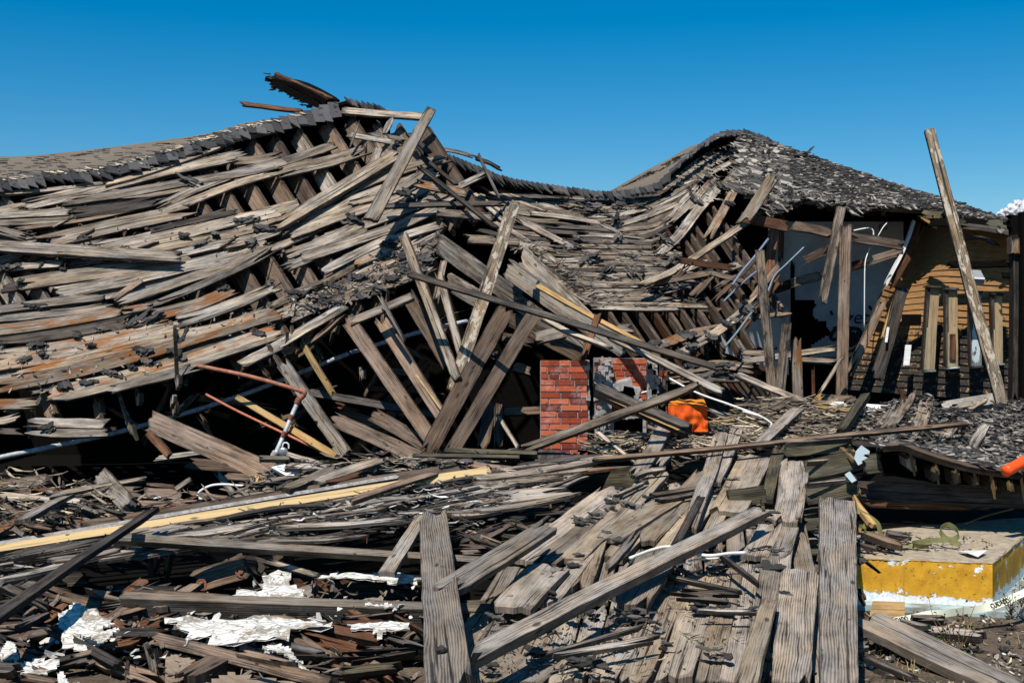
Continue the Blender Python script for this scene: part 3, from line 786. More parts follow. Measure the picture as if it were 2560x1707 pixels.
# right side of the gable: courses sweeping down towards the sag
table('''
B|40|grey|16.4:16.6|820 405 1000 405 1200 425 1500 460
B|34|grey|16.2:16.0|990 570 1150 600 1330 640
B|40|grey|16.0:15.9|840 585 1050 620 1290 668
B|26|tan|16.2:16.6|1470 690 1700 720 1880 775
B|22|dark|16.3:17|1840 770 1950 810 2050 862
''', 'sheathing_board', parent=LR, jag=.1, t=.024)
table('''
E|80|brown|12.9:12.6|330 1190 380 1290 425 1400
E|70|brown|12.9:12.6|745 1205 775 1300 795 1400
E|40|tan|12.8|1090 1165 1095 1300
E|40|grey|12.7|1005 1390 1035 1490
E|46|brown|12.6|240 1385 250 1560
E|26|orange|13.0|1560 1180 1440 1300 1300 1370
F|60|orange|13.2|330 900 420 870 440 960
F|54|orange|13.3|500 780 560 680
F|40|orange|13.4|740 760 760 660
F|30|brown|13.3|-60 1110 300 960 620 760 800 600
F|26|orange|13.5|-40 1180 300 1010 600 830
F|36|brown|13.2|240 880 235 990
F|30|tan|13.1|350 800 345 900
F|40|brown|13.4|600 860 640 940
F|26|brown|13.2|180 1000 240 1110
F|30|tan|13.3|960 1000 965 1100
E|30|tan|12.6|1400 1050 1405 1190
E|24|tan|12.6|1370 1210 1360 1330
E|50|brown|12.7|-20 1330 100 1340 160 1370
E|22|orange|12.7|1380 1300 1375 1400
F|50|brown|13.0|320 990 420 1150
F|34|brown|13.4|1130 640 1150 420
''', 'rafter_stub', parent=LR, t=.05, jag=.14, nrm=Vector((-.5, -.8, .2)))
# scraps of roofing felt still stuck to the boards
def scrap(parent, reg, x, y, ln, wd, ang, spec='L', r=random.Random(5), mat='felt', name='felt_scrap', curl=None):
    u, v = full(reg, x, y); s = REG[reg][2]; Y = depth_of(spec, u, v, 0); k = Y / F_PX / s
    V, Fc, tn = [], [], []
    nn = NORM.get(spec[0], NORM['R'])
    c = W3(u, v, Y) + nn * .03
    for i in range(r.randint(2, 4)):
        flake(V, Fc, tn, c + Vector((r.uniform(-.3, .3), r.uniform(-.1, .1), r.uniform(-.1, .1))) * ln * k + nn * .012 * i, nn, ln * k * r.uniform(.45, 1), wd * k * r.uniform(.55, 1.05), ang + r.uniform(-.35, .35), .2, r, r.uniform(-.06, .14) if curl is None else curl, .008, lambda q: q.uniform(.1, .8), 8)
    return mesh_obj(name, V, Fc, M[mat], parent, tones=tn)
for x, y, l, w_, a in ((160, 360, 80, 50, 1.9), (500, 245, 80, 50, .3), (290, 545, 190, 50, .1), (620, 770, 70, 110, 1.7), (290, 845, 120, 60, .1), (350, 920, 80, 60, .5), (220, 970, 220, 50, -.35), (720, 855, 50, 90, 1.4), (1110, 890, 150, 80, .1), (780, 720, 70, 45, .2), (700, 1135, 140, 55, .1), (890, 1065, 190, 55, .15), (1195, 985, 130, 70, .1), (1040, 1025, 80, 50, .2), (510, 1165, 90, 90, -.8), (1180, 640, 270, 55, -.75), (1420, 770, 190, 50, 1.5), (1400, 930, 160, 60, .6), (370, 1500, 130, 80, -.4), (1770, 400, 90, 40, -.3), (110, 235, 150, 50, .1), (345, 200, 110, 25, 1.5), (2020, 740, 110, 50, .5), (1340, 890, 60, 90, 1.2), (330, 1290, 120, 40, 1.4)):
    scrap(LR, 'E', x, y, l, w_, a)
for reg, x, y, l, w_, a in (('A', 1470, 965, 230, 50, .45), ('A', 1450, 1410, 150, 45, .2), ('A', 1680, 1400, 110, 45, .25), ('A', 1570, 1460, 200, 35, -.5), ('A', 1920, 1280, 220, 45, -.45), ('A', 2090, 1340, 90, 60, .2), ('A', 1960, 1450, 110, 40, -.9), ('B', 865, 1240, 110, 45, .1), ('B', 890, 1290, 150, 55, .3), ('B', 290, 1340, 60, 70, 1.5), ('B', 60, 1290, 190, 40, -.5), ('B', 160, 1340, 190, 60, .2), ('B', 100, 1470, 120, 35, -1), ('F', 470, 440, 170, 60, .1), ('F', 900, 310, 150, 70, .3), ('F', 770, 390, 170, 60, .3), ('F', 1180, 330, 150, 60, .3), ('F', 1350, 260, 230, 90, .35), ('F', 1440, 190, 130, 70, .4), ('F', 1190, 60, 160, 60, .3), ('F', 1250, 140, 120, 60, 1.0), ('F', 700, 500, 210, 50, .3), ('F', 570, 560, 160, 50, .3), ('F', 160, 750, 130, 50, .5), ('F', 960, 470, 120, 60, .3), ('F', 250, 360, 70, 60, 1.2), ('F', 620, 470, 120, 50, .1), ('F', 1060, 410, 160, 50, .4), ('B', 1280, 1060, 150, 60, .5), ('B', 1320, 1110, 120, 40, .2), ('B', 1270, 1130, 130, 60, -.3)):
    scrap(LR, reg, x, y, l, w_, a)
scatter('bark_crumbs', [P_('F', [380, 420, 1500, 130, 1540, 230, 1000, 470, 400, 640]), P_('F', [1000, 120, 1500, 0, 1540, 120, 1050, 260])], 'L-.03', 260, (.02, .09), (.012, .035), 'shingle', .4, parent=LR, seed=8)
scatter('bark_crumbs', [P_('E', [0, 850, 1400, 640, 2195, 500, 2195, 740, 900, 1150, 0, 1240]), P_('A', [300, 1400, 2195, 1180, 2195, 1560, 900, 1560])], 'L-.025', 170, (.02, .07), (.008, .025), 'shingle', .4, parent=LR, seed=9)

# the burnt corner sticking up behind the left ridge
RB = empty('burnt_roof_corner', W3(760, 275, 17.2), 'charred dark slab of roof edge jutting up against the sky above the left ridge', 'roof wreckage')
add_plank('B', 70, 'red', '17.4:17.0', [275, 135, 450, 215, 720, 335], 'board', parent=RB, t=.05, nrm=Vector((.1, -.75, -.6)))
add_plank('B', 55, 'char', '17.3:17.05', [240, 165, 420, 260, 640, 360], 'eave_board', parent=RB, t=.06, nrm=Vector((.1, -.9, -.3)))
add_plank('B', 60, 'char', '17.45:17.1', [255, 150, 480, 200, 740, 330], 'top_board', parent=RB, t=.05, nrm=Vector((.2, -.3, .9)))
for i, (x, y) in enumerate(((245, 165), (235, 140), (275, 245), (330, 268), (390, 290), (450, 330), (495, 350), (520, 385), (560, 385), (300, 215), (430, 300))):
    scrap(RB, 'B', x, y, 75, 60, 1.1, '17.3', random.Random(i), name='shingle_tab')
table('''
B|30|red|17.3:16.9|0 345 150 355 300 385 490 405|thin dark board sticking out left over the ridge below the charred slab|t=.05
''')

# ================================================================== MIDDLE: the sagging roof and its hump
SR = empty('sagging_roof', (2, 15, 0), 'sagging wave shaped roof hanging between two peaks, its courses of boards bowed like a hammock', 'roof')
sk2 = P_('C', [-500, 350, -230, 455, 0, 548, 150, 610, 300, 648, 500, 680, 700, 708, 900, 735, 1010, 740, 1150, 728, 1300, 700, 1400, 665, 1500, 560, 1600, 465, 1750, 345, 1850, 283, 1950, 258, 2080, 258, 2195, 292, 2330, 350, 2470, 420, 2770, 530, 3070, 640, 3270, 705, 3500, 755, 3800, 850, 4150, 940])
ym = lambda u: interp([(1040, 16.7), (1200, 17.3), (1500, 17.3), (1650, 17.4), (1780, 18.4), (1880, 18.8), (2100, 18.3), (2400, 16.6), (2560, 15.6)], u)
ridge_cap('ridge_cap', sk2[:13], lambda u: interp([(1100, 15), (1500, 15), (1660, 16)], u), lambda u: ym(u) - .05, SR, 7, 11, slant=.3, lap=.5)
ridge_cap('ridge_cap', sk2[12:20], lambda u: 11, lambda u: ym(u) - .08, SR, 8, 11, slant=-.2, lap=.5)
behind('rear_roof', sk2, ym, SR, y2=24.5, x_out=1.2)
surf_strip('rear_slope', P_('C', [1005, 722, 1150, 640, 1300, 553, 1450, 478, 1640, 366, 1760, 330]), P_('C', [1005, 735, 1150, 728, 1300, 705, 1400, 668, 1500, 560, 1600, 470, 1760, 345]), lambda u: ym(u) + 1.5, lambda u: ym(u) + .08, 'shroof', SR, 30, 4, .04)
table('''
C|37|grey|M|80 590 300 680 480 775
C|20|tan|M+.05|60 570 350 672 650 715
C|18|tan|M+.05|680 738 950 765 1200 758 1425 700
C|33|grey|M|-60 590 200 735 400 800 670 872
C|30|grey|M-.02|-150 590 100 730 300 800 520 880
C|33|grey|M|480 770 900 785 1290 803
C|36|tan|M-.01|605 808 850 855 1305 848
C|25|tan|M-.04|620 822 900 872 1250 855 1450 780 1700 635
C|31|grey|M-.02|830 915 1100 902 1400 822 1640 700
C|41|grey|M-.03|1030 995 1250 932 1420 872 1570 805
C|33|grey|M|150 800 450 852 830 905
C|31|grey|M-.01|380 890 700 927 990 972
C|33|dark|M|540 1000 800 1005 1120 1032
C|38|grey|M-.01|650 1050 1000 1065 1290 1105
C|33|dark|M-.01|740 1112 1100 1112 1400 1132
C|34|tar|M|745 1150 1100 1155 1420 1165
C|36|tar|M-.01|800 1195 1200 1200 1590 1215
C|34|tan|M|850 1240 1200 1240 1500 1262
C|34|tar|M-.01|700 1280 1100 1285 1640 1300
C|34|grey|M|880 1325 1200 1330 1480 1335
C|36|tar|M-.01|700 1365 1100 1375 1700 1350
C|33|tar|M|900 1410 1300 1415 1650 1395
C|36|tar|M-.01|780 1450 1100 1462 1420 1455
C|33|tar|M|820 1490 1100 1500 1380 1495
C|36|tar|M-.01|860 1535 1150 1540 1480 1530
G|33|tar|M|640 240 1000 268 1390 275
G|36|tar|M-.01|760 295 1100 310 1560 310
G|36|tar|M-.01|800 335 1200 350 1790 365
G|28|grey|M-.03|870 375 1200 385 1560 385
C|43|grey|M-.04|280 930 500 1045 750 1172
C|30|grey|M-.02|180 860 400 975 520 1020
C|33|tar|M-.02|300 1060 450 1160 620 1280 850 1450
C|33|grey|M-.03|100 960 300 1060 480 1190 620 1300
C|38|tar|M-.02|230 1155 450 1195 700 1350 900 1530
C|30|tar|M-.02|150 1090 350 1120 560 1220
G|34|tar|M-.02|430 0 600 150 800 300 1000 375
G|26|dark|M-.01|480 30 700 180 900 330
C|25|grey|M-.02|-100 700 100 830 280 960
C|28|grey|M-.01|-200 640 0 790 160 930 260 1010
C|28|tar|M|-260 680 -60 840 80 980
C|33|dark|M-.01|-40 1010 150 1060 330 1120
C|34|grey|M-.02|-10 1095 200 1110 400 1150 600 1180
C|28|grey|M-.03|900 950 1080 1040 1120 1100
C|21|tan|M-.02|1425 690 1600 560 1780 400 1880 300 2000 275 2140 290
C|33|grey|M|1430 645 1600 540 1720 450 1880 345
C|36|grey|M-.01|1425 715 1600 590 1750 500 1900 420
C|36|tan|M|1540 655 1750 550 1950 430 2140 345
C|33|grey|M-.02|1480 690 1650 640 1800 580 1990 480
C|34|tar|M-.01|1590 640 1800 570 1950 500 2050 470
C|39|grey|M-.02|1480 1180 1600 1000 1750 780 1900 620
C|75|grey|M-.05|1400 1215 1560 1060 1680 900 1800 760 1900 650
C|51|tan|M-.03|1475 970 1600 860 1720 740 1850 600
C|41|grey|M-.02|1475 945 1590 800 1720 665
C|69|orange|M-.08|1780 1095 1860 950 1950 790 2040 620
C|49|grey|M-.04|1530 1130 1600 1010 1680 880
C|41|tar|M-.02|1700 850 1850 720 2000 560
C|49|tan|M-.02|1650 880 1800 760 1960 620 2080 540
C|25|grey|M-.02|1860 300 2000 300 2190 320
C|25|grey|M-.02|1870 320 2050 325 2195 370
G|41|grey|M-.02|800 180 1100 190 1500 110 1800 10
G|30|grey|M-.03|1250 205 1500 130 1750 30
G|57|grey|M-.1|1390 255 1600 200 1800 120 2040 30|
G|66|tan|M-.15|1490 765 1700 660 1950 500 2200 280
G|69|orange|M-.05|1300 690 1500 640 1700 570 2000 520
G|71|tar|M-.05|1480 900 1700 850 1900 820 2150 860
G|66|tar|M-.03|1470 960 1700 930 2000 930 2080 940
''', 'sheathing_board', parent=SR, jag=.11, t=.02, warp=.008, roll=.06)
ru = random.Random(808)
lft = [(470, 1175), (560, 1215), (640, 1300), (700, 1390), (775, 1480)]
lft = [(360, 1060), (470, 1175), (560, 1225), (640, 1310), (700, 1390), (775, 1480)]
nsr = 0
for k_ in range(25):
    f = .05 + .92 * k_ / 24; u = 1062 + ru.uniform(-30, 60)
    vv = lambda x: interp(sk2, x) * (1 - f) + 776 * f
    ue = interp([(0, 1830), (.25, 1740), (.5, 1640), (1, 1620)], f)
    while u < ue - 60 and nsr < 98:
        L_ = ru.uniform(150, 420); e_ = min(u + L_, ue)
        if e_ - u > 50 and u >= interp(lft, vv(u)) - 8:
            xy = []
            for g in (0, .25, .5, .75, 1): x = u + (e_ - u) * g; xy += [x, vv(x) + 2 * ru.uniform(-1, 1)]
            add_plank('U', ru.uniform(8, 12), ru.choice(('tar', 'grey', 'tar', 'tar', 'grey', 'dark', 'dark')), 'M%+.3f' % ru.uniform(-.01, .05), xy, 'course_board', parent=SR, t=.02, jag=.14, warp=.006, roll=.06); nsr += 1
            u = e_ + ru.uniform(2, 14)
        else: u += 25
for i in range(9):      # rafter ends below the hanging edge, and the row beyond
    rafter(1495 + i * 37 + r_.uniform(-5, 5), 740 + i * -1.5, 175, SR, 1.5, 'M', .15, .04, r_.choice(('brown', 'red', 'brown')), .02)
for i in range(11):
    rafter(1440 + i * 34, 500 + (i % 3) * 12, 330, SR, 1.45, 'M', .14, .04, 'brown', .12)
for (x, y, l) in ((1100, 985, 90), (1200, 975, 110), (1290, 970, 120), (1160, 1000, 60), (1400, 920, 100)):
    u, v = full('C', x, y); rafter(u, v, l, SR, 1.45, 'M', .14, .04, 'red', .03)
for i in range(12):     # long rafters fanning down on the right of the hanging edge
    u, v = full('G', 1480 + i * 66, 700 + i * 24)
    rafter(u, v, 190 + i * 5, SR, 1.45, '14.2', .17, .045, r_.choice(('brown', 'brown', 'red')), 0)
scatter('bark_crumbs', [P_('C', [300, 1080, 1500, 1130, 1650, 1350, 1400, 1560, 850, 1560, 600, 1330]), P_('G', [650, 200, 1450, 200, 1800, 370, 900, 390])], 'M-.03', 240, (.03, .14), (.008, .026), 'shingle', .5, (-.25, .25), (-.1, .2), SR, seed=12, lift=.05)
scatter('bark_crumbs', [P_('C', [0, 900, 300, 1060, 700, 1300, 900, 1560, 600, 1400, 250, 1180]), P_('C', [600, 760, 1400, 850, 1300, 960, 700, 900])], 'M-.03', 130, (.04, .2), (.006, .02), 'shingle', .5, (-.9, .1), (-.1, .2), SR, seed=13, lift=.05)
scatter('bark_crumbs', [P_('C', [1500, 640, 1850, 380, 2195, 340, 2195, 760, 1960, 800, 1700, 820])], 'M-.03', 230, (.04, .14), (.01, .03), 'shingle', .45, (.5, .9), (-.1, .2), SR, seed=14, lift=.05)
for x, y, l, w_, a in ((820, 840, 200, 50, .1), (1080, 845, 120, 40, .1), (870, 880, 150, 35, -.1), (1070, 960, 140, 40, -1.1), (1070, 1080, 160, 35, -1), (1670, 800, 210, 50, 1.1), (1900, 700, 170, 50, 1.0), (1790, 600, 90, 40, .8), (1440, 1110, 170, 40, 1), (1180, 1240, 200, 50, .2), (860, 1260, 170, 45, -.6), (1020, 1350, 200, 40, -.7), (1220, 1370, 200, 35, 1.5), (1000, 920, 120, 30, .1), (1250, 840, 130, 40, 0), (1940, 830, 110, 40, .5), (1500, 1280, 160, 40, -.8), (760, 1090, 130, 30, .5), (2020, 1050, 120, 45, 1.1)):
    scrap(SR, 'C', x, y, l, w_, a, 'M-.08')
for x, y, l, w_, a in ((1640, 620, 190, 75, .2), (1700, 690, 170, 50, .5), (1800, 620, 150, 50, .5), (1950, 500, 170, 50, .65), (1560, 740, 120, 50, .5), (2090, 400, 150, 50, .7), (1400, 680, 150, 60, .2), (1700, 180, 180, 40, .4), (1850, 110, 170, 40, .45), (1560, 235, 140, 40, .3), (1660, 870, 220, 60, .1), (1900, 850, 200, 60, 0), (1700, 940, 200, 50, 0), (1950, 930, 170, 50, 0)):
    scrap(SR, 'G', x, y, l, w_, a, 'M-.2')

scatter('lifted_tabs', [P_('C', [1060, 705, 1180, 640, 1310, 570, 1450, 495, 1600, 410, 1560, 490, 1400, 650, 1250, 700, 1100, 722])], '18.35', 90, (.05, .16), (.012, .03), 'felt', .15, (-.75, -.35), (0, .06), SR, nrm=Vector((-.25, -.5, .8)), seed=508, lift=.0, thick=.012)
# ================================================================== RIGHT: the end still standing
BL = empty('ruined_building', (5, 15, 0), 'ruined building end with ragged shingled roof, open dark room and ochre clapboard wall', 'building')
hump = P_('D', [0, 245, 150, 300, 400, 385, 700, 490, 1000, 590, 1200, 660, 1400, 720, 1550, 762, 1700, 805, 1900, 882, 2130, 955, 2500, 1060])
edge = P_('D', [-30, 740, 130, 760, 190, 900, 350, 840, 470, 782, 620, 802, 700, 812, 800, 830, 860, 885, 950, 845, 1060, 832, 1160, 845, 1380, 858, 1560, 868, 1700, 905, 1900, 950, 2110, 985, 2500, 1080])
def cover(u):  # sheet that carries the shingles
    return interp(edge, u)
def yedge(u): return interp([(1850, 15.9), (2000, 15.7), (2150, 15.4), (2280, 15.15), (2400, 14.85), (2560, 14.45), (2700, 14.3)], u)
def dK(u, v):
    a, b = interp(hump, u), max(interp(edge, u), interp(hump, u) + 4)
    f = max(0, min(1.0, (v - a) / (b - a)))
    return 1 / (1 / ym(u) * (1 - f) + 1 / yedge(u) * f)
DEPTH['K'] = dK
def roof_sheet(name, top, bot, nx, ny, mat, parent, off=.03, th=.05):
    V, Fc, U = [], [], []; u0, u1 = top[0][0], top[-1][0]
    for s_ in (0, 1):
        for j in range(ny + 1):
            for i in range(nx + 1):
                u = u0 + (u1 - u0) * i / nx; a, b = interp(top, u), interp(bot, u); v = a + (b - a) * j / ny
                V.append(W3(u, v, dK(u, v) + off) + (Vector((0, .02, -th)) if s_ else Vector()))
    R = (nx + 1) * (ny + 1)
    for j in range(ny):
        for i in range(nx):
            a = j * (nx + 1) + i; b = a + nx + 1
            for q in ((a, b, b + 1, a + 1), (a + R, a + 1 + R, b + 1 + R, b + R)):
                Fc.append(q); U.append([(V[z].x, V[z].z * 1.3) for z in q])
    for i in range(nx):
        for a in (i, ny * (nx + 1) + i):
            q = (a, a + 1, a + 1 + R, a + R); Fc.append(q); U.append([(V[z].x, V[z].z) for z in q])
    return mesh_obj(name, V, Fc, M[mat], parent, U)
roof_sheet('roof', hump, edge, 90, 10, 'tar', BL)
left_fill = P_('D', [-30, 240, -30, 740, 130, 760, 130, 290])
poly_sh = [(a, b + 7) for a, b in hump] + edge[::-1]
scatter('shingles', [poly_sh], 'K-.01', 9500, (.03, .12), (.012, .042), 'shingle', .24, (-.2, .45), (-.05, .08), BL, seed=31, lift=.045, thick=.007, tone=lambda q: q.random() ** 1.8)
scatter('shingles', [P_('D', [-60, 275, 100, 320, 330, 395, 330, 800, 180, 890, 60, 740, -60, 740])], 'K-.02', 330, (.1, .28), (.05, .11), 'shingle', .2, (.3, .8), (-.06, .1), BL, seed=32, lift=.05, thick=.01, tone=lambda q: q.uniform(.35, 1))
scatter('shingles', [P_('D', [-30, 690, 130, 700, 330, 780, 470, 730, 640, 750, 860, 830, 1060, 790, 1160, 800, 1380, 820, 1380, 862, 1060, 840, 850, 895, 790, 835, 620, 812, 470, 790, 200, 910, 130, 770])], 'K-.03', 330, (.08, .22), (.03, .08), 'shingle', .5, (.2, 1.2), (-.1, .2), BL, seed=33, lift=.03, thick=.01, tone=lambda q: q.uniform(.4, 1))
scrap(BL, 'D', 120, 420, 130, 70, -.6, 'K-.1'); scrap(BL, 'D', 380, 440, 320, 40, -.25, 'K-.1'); scrap(BL, 'D', 180, 360, 150, 40, -.3, 'K-.1'); scrap(BL, 'D', 450, 735, 220, 14, -.02, 'K-.1', mat='plaster_bits')
def img_quad(name, reg, pts, spec_pts, mat, parent, nx=1, ny=1, th=.03, uvs=None, curve=None, label=None, cat=None):
    """solid panel with corners tl, tr, br, bl given in a photograph region with their own distances"""
    P = [W3(*full(reg, pts[2 * i], pts[2 * i + 1]), spec_pts[i]) for i in range(4)]
    V, Fc, U = [], [], []
    n = (P[1] - P[0]).cross(P[3] - P[0]).normalized()
    if n.y < 0: n = -n
    wM = (P[1] - P[0]).length; hM = (P[3] - P[0]).length
    for s_ in (0, 1):
        for j in range(ny + 1):
            for i in range(nx + 1):
                f, g = i / nx, j / ny
                p = P[0].lerp(P[1], f).lerp(P[3].lerp(P[2], f), g)
                if curve: p = p + curve(f, g)
                V.append(p + n * th * s_)
    R = (nx + 1) * (ny + 1)
    for j in range(ny):
        for i in range(nx):
            a = j * (nx + 1) + i; b = a + nx + 1
            for q in ((a, b, b + 1, a + 1), (a + R, a + 1 + R, b + 1 + R, b + R)):
                Fc.append(q); U.append([((z % R) % (nx + 1) / nx * wM, (1 - (z % R) // (nx + 1) / ny) * hM) for z in q])
    rim = [(i, i + 1) for i in range(nx)] + [(ny * (nx + 1) + i, ny * (nx + 1) + i + 1) for i in range(nx)]
    rim += [(j * (nx + 1), (j + 1) * (nx + 1)) for j in range(ny)] + [(j * (nx + 1) + nx, (j + 1) * (nx + 1) + nx) for j in range(ny)]
    for a, b in rim: Fc.append((a, b, b + R, a + R)); U.append([(0, 0), (.05, 0), (.05, .02), (0, .02)])
    return tag(mesh_obj(name, V, Fc, M[mat], parent, U), label, cat)

# ---- clapboard wall, in courses: real lapped boards
def siding_wall():
    g = [(-.0, 0)]
    tl, tr, br, bl = [full('H', x, y) for x, y in ((1330, -390), (2330, -300), (2330, 1130), (760, 1010))]
    Y = (15.65, 14.85, 14.8, 15.4)
    P = [W3(u, v, y) for (u, v), y in zip((tl, tr, br, bl), Y)]
    nx, rows = 40, 27
    def at(f, g):
        p = P[0].lerp(P[1], f).lerp(P[3].lerp(P[2], f), g)
        return p + Vector((0, .35 * math.exp(-((f - .16) / .12) ** 2) * (1 - g), -.16 * math.exp(-((f - .1) / .2) ** 2) * (1 - g)))
    V, Fc, U = [], [], []
    for j in range(rows):
        for i in range(nx + 1):
            f = i / nx; g0, g1 = j / rows, (j + 1.06) / rows
            wob = .008 * mnoise.noise(Vector((f * 9, j * 2.2, 0)))
            a, b = at(f, g0), at(f, min(1.02, g1))
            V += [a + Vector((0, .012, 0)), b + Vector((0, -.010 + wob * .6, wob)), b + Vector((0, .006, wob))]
    hM = 3.0
    for j in range(rows):
        for i in range(nx):
            a = (j * (nx + 1) + i) * 3; b = a + 3
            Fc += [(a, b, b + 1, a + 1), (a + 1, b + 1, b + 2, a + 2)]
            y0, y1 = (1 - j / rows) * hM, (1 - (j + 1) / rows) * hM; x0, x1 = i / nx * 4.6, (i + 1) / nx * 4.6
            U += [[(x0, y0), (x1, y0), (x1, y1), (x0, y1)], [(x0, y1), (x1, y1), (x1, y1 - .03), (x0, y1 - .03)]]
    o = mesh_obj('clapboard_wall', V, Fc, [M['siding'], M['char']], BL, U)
    for i, p in enumerate(o.data.polygons): p.material_index = i % 2  # lips coloured near-black: the shade line under each lap, painted in
    return o
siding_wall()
wb = [('ply', 80, [1490, 222, 1450, 862], '14.95:14.90'), ('ply', 80, [1630, 240, 1635, 838], '14.85:14.80'), ('blue', 76, [1818, 262, 1822, 832], '14.75:14.70'), ('ply', 70, [1984, 280, 1992, 812], '14.65:14.60')]
for mat, wz, xy, dp in wb:
    o = add_plank('H', wz, mat, dp, xy, 'window_board', parent=BL, t=.03, jag=.0, nrm=Vector((0, -1, .05)), warp=0)
    x0, y0, x1, y1 = xy
    add_plank('H', 26, 'dark', dp.split(':')[0], [x0 - wz * .62, y0 - 8, x1 - wz * .62, y1], 'window_trim', parent=BL, t=.08, jag=0, nrm=Vector((0, -1, .05)), warp=0)
    add_plank('H', 16, 'blue' if mat != 'blue' else 'dark', str(float(dp.split(':')[1]) - .02), [x1 - wz * .6, y1 + 12, x1 + wz * .6, y1 + 4], 'window_sill', parent=BL, t=.07, jag=0, nrm=Vector((0, -1, .1)), warp=0)
    add_plank('H', 18, 'dark', str(float(dp.split(':')[0]) - .03), [x0 - wz * .75, y0 - 14, x0 + wz * .6, y0 - 8], 'window_head', parent=BL, t=.08, jag=0, nrm=Vector((0, -1, .1)), warp=0)
add_plank('H', 46, 'red', '14.77', [1635, 580, 1636, 782], 'window_slot', parent=BL, t=.015, jag=0, nrm=Vector((0, -1, .05)), warp=0)
img_quad('vent', 'H', [1245, 425, 1392, 425, 1388, 515, 1238, 515], (15.1,) * 4, 'char', BL)
for x, y, h, w_ in ((1281, 745, 160, 48), (1122, 585, 118, 20)):
    sg = img_quad('sign_plate', 'H', [x - w_ / 2 + 8, y - h / 2, x + w_ / 2 + 8, y - h / 2, x + w_ / 2 - 8, y + h / 2, x - w_ / 2 - 8, y + h / 2], (15.0, 15.0, 14.9, 14.9), 'white', BL, th=.01)
add_plank('H', 95, 'dark', '15.2:14.9', [1240, 215, 1150, 560, 1035, 935], 'leaning_trim', parent=BL, t=.05, nrm=Vector((0, -1, .1)))
add_plank('H', 22, 'fresh', '15.25:15', [1195, 250, 1080, 620], 'trim_strip', parent=BL, t=.03, nrm=Vector((0, -1, .1)))
add_plank('D', 62, 'red', '15.6:15.4', [1390, 935, 1290, 1200, 1130, 1480], 'corner_board', parent=BL, t=.09, jag=.12, nrm=Vector((0, -1, .1)))
add_plank('D', 26, 'white', '15.55:15.35', [1330, 950, 1260, 1150, 1105, 1455], 'corner_trim', parent=BL, t=.06, jag=.1, nrm=Vector((0, -1, .1)))
add_plank('H', 62, 'brown', '15.3:14.9', [1115, 250, 980, 560, 810, 920], 'corner_board', parent=BL, t=.08, jag=.1, nrm=Vector((0, -1, .1)))
img_quad('base_kerb', 'H', [1540, 1110, 1960, 1040, 1990, 1130, 1560, 1160], (14.6, 14.5, 14.4, 14.5), 'concrete', BL, th=.1)
# eave boards, dark porch posts and rails at the far right
table('''
D|62|olive|15.0:14.7|1385 890 1480 910 1570 905
D|44|fresh|14.8|1480 925 1570 920
D|70|olive|14.3:14.15|1900 955 2010 975 2120 985
D|40|olive|14.4:14.35|1680 960 1740 945
D|44|tan|14.1|1985 1010 2050 1045
D|20|fresh|14.75|1360 905 1450 960 1525 1020
D|50|dark|14.4:14.1|1650 985 1900 1010 2120 1050
D|26|dark|14.5:14.3|1640 1110 1850 1080 2000 1150
D|60|char|14.75:14.45|1450 960 1800 960 2200 1010
''', 'eave_board', parent=BL, nrm=Vector((0, -1, .2)), jag=.08)
table('''
H|80|dark|13.3|2130 -200 2135 400 2125 1110
H|60|char|13.2|2190 -380 2195 300 2190 1110
D|66|orange|13.25|2110 1080 2112 1210
''', 'porch_post', parent=BL, nrm=Vector((0, -1, .05)), t=.12)
table('''
H|46|char|13.5:13.4|1590 40 1850 35 2090 28
H|34|char|13.4:13.3|2020 120 2200 125
D|150|char|13.4|2060 980 2300 1000
''', 'porch_rail', parent=BL, nrm=Vector((0, -1, .1)), t=.1)
lamp = empty('wall_lamp', W3(*full('H', 1820, 120), 13.6), 'grey flood lamp hanging under the eave before the clapboard wall', 'lamp')
img_quad('lamp_housing', 'H', [1755, 75, 1855, 80, 1890, 150, 1770, 145], (14.5, 14.5, 14.3, 14.3), 'lampcase', lamp, th=.08)
img_quad('lamp_glass', 'H', [1770, 146, 1888, 152, 1885, 165, 1775, 160], (14.3, 14.3, 14.35, 14.35), 'glassy', lamp, th=.02)

# ---- the open room: plasterboard walls with scorched holes and graffiti
def inner_wall():
    hole = [P_('H', [390, 310, 540, 310, 570, 350, 535, 385, 540, 440, 580, 475, 640, 480, 655, 540, 690, 580, 640, 600, 570, 640, 530, 670, 520, 760, 370, 760, 370, 330])]
    u0, v0 = full('H', 200, -300); u1, v1 = full('H', 1250, 760)
    nx, ny = 80, 64; V, Fc = [], []
    for j in range(ny + 1):
        for i in range(nx + 1):
            V.append(W3(u0 + (u1 - u0) * i / nx, v0 + (v1 - v0) * j / ny, 17.2 + .6 * (1 - i / nx)))
    for j in range(ny):
        for i in range(nx):
            u, v = u0 + (u1 - u0) * (i + .5) / nx, v0 + (v1 - v0) * (j + .5) / ny
            if in_poly(u, v, hole[0]): continue
            a = j * (nx + 1) + i; Fc.append((a, a + nx + 1, a + nx + 2, a + 1))
    return mesh_obj('plaster_wall', V, Fc, M['inwall'], BL)
inner_wall()
img_quad('plaster_wall', 'G', [1880, 480, 2420, 380, 2420, 900, 1900, 720], (16.2, 17.6, 17.6, 16.2), 'inwall', BL)
img_quad('rear_wall', 'D', [-200, 780, 2500, 1150, 2500, 2450, -200, 2450], (20.5,) * 4, 'char', BL)
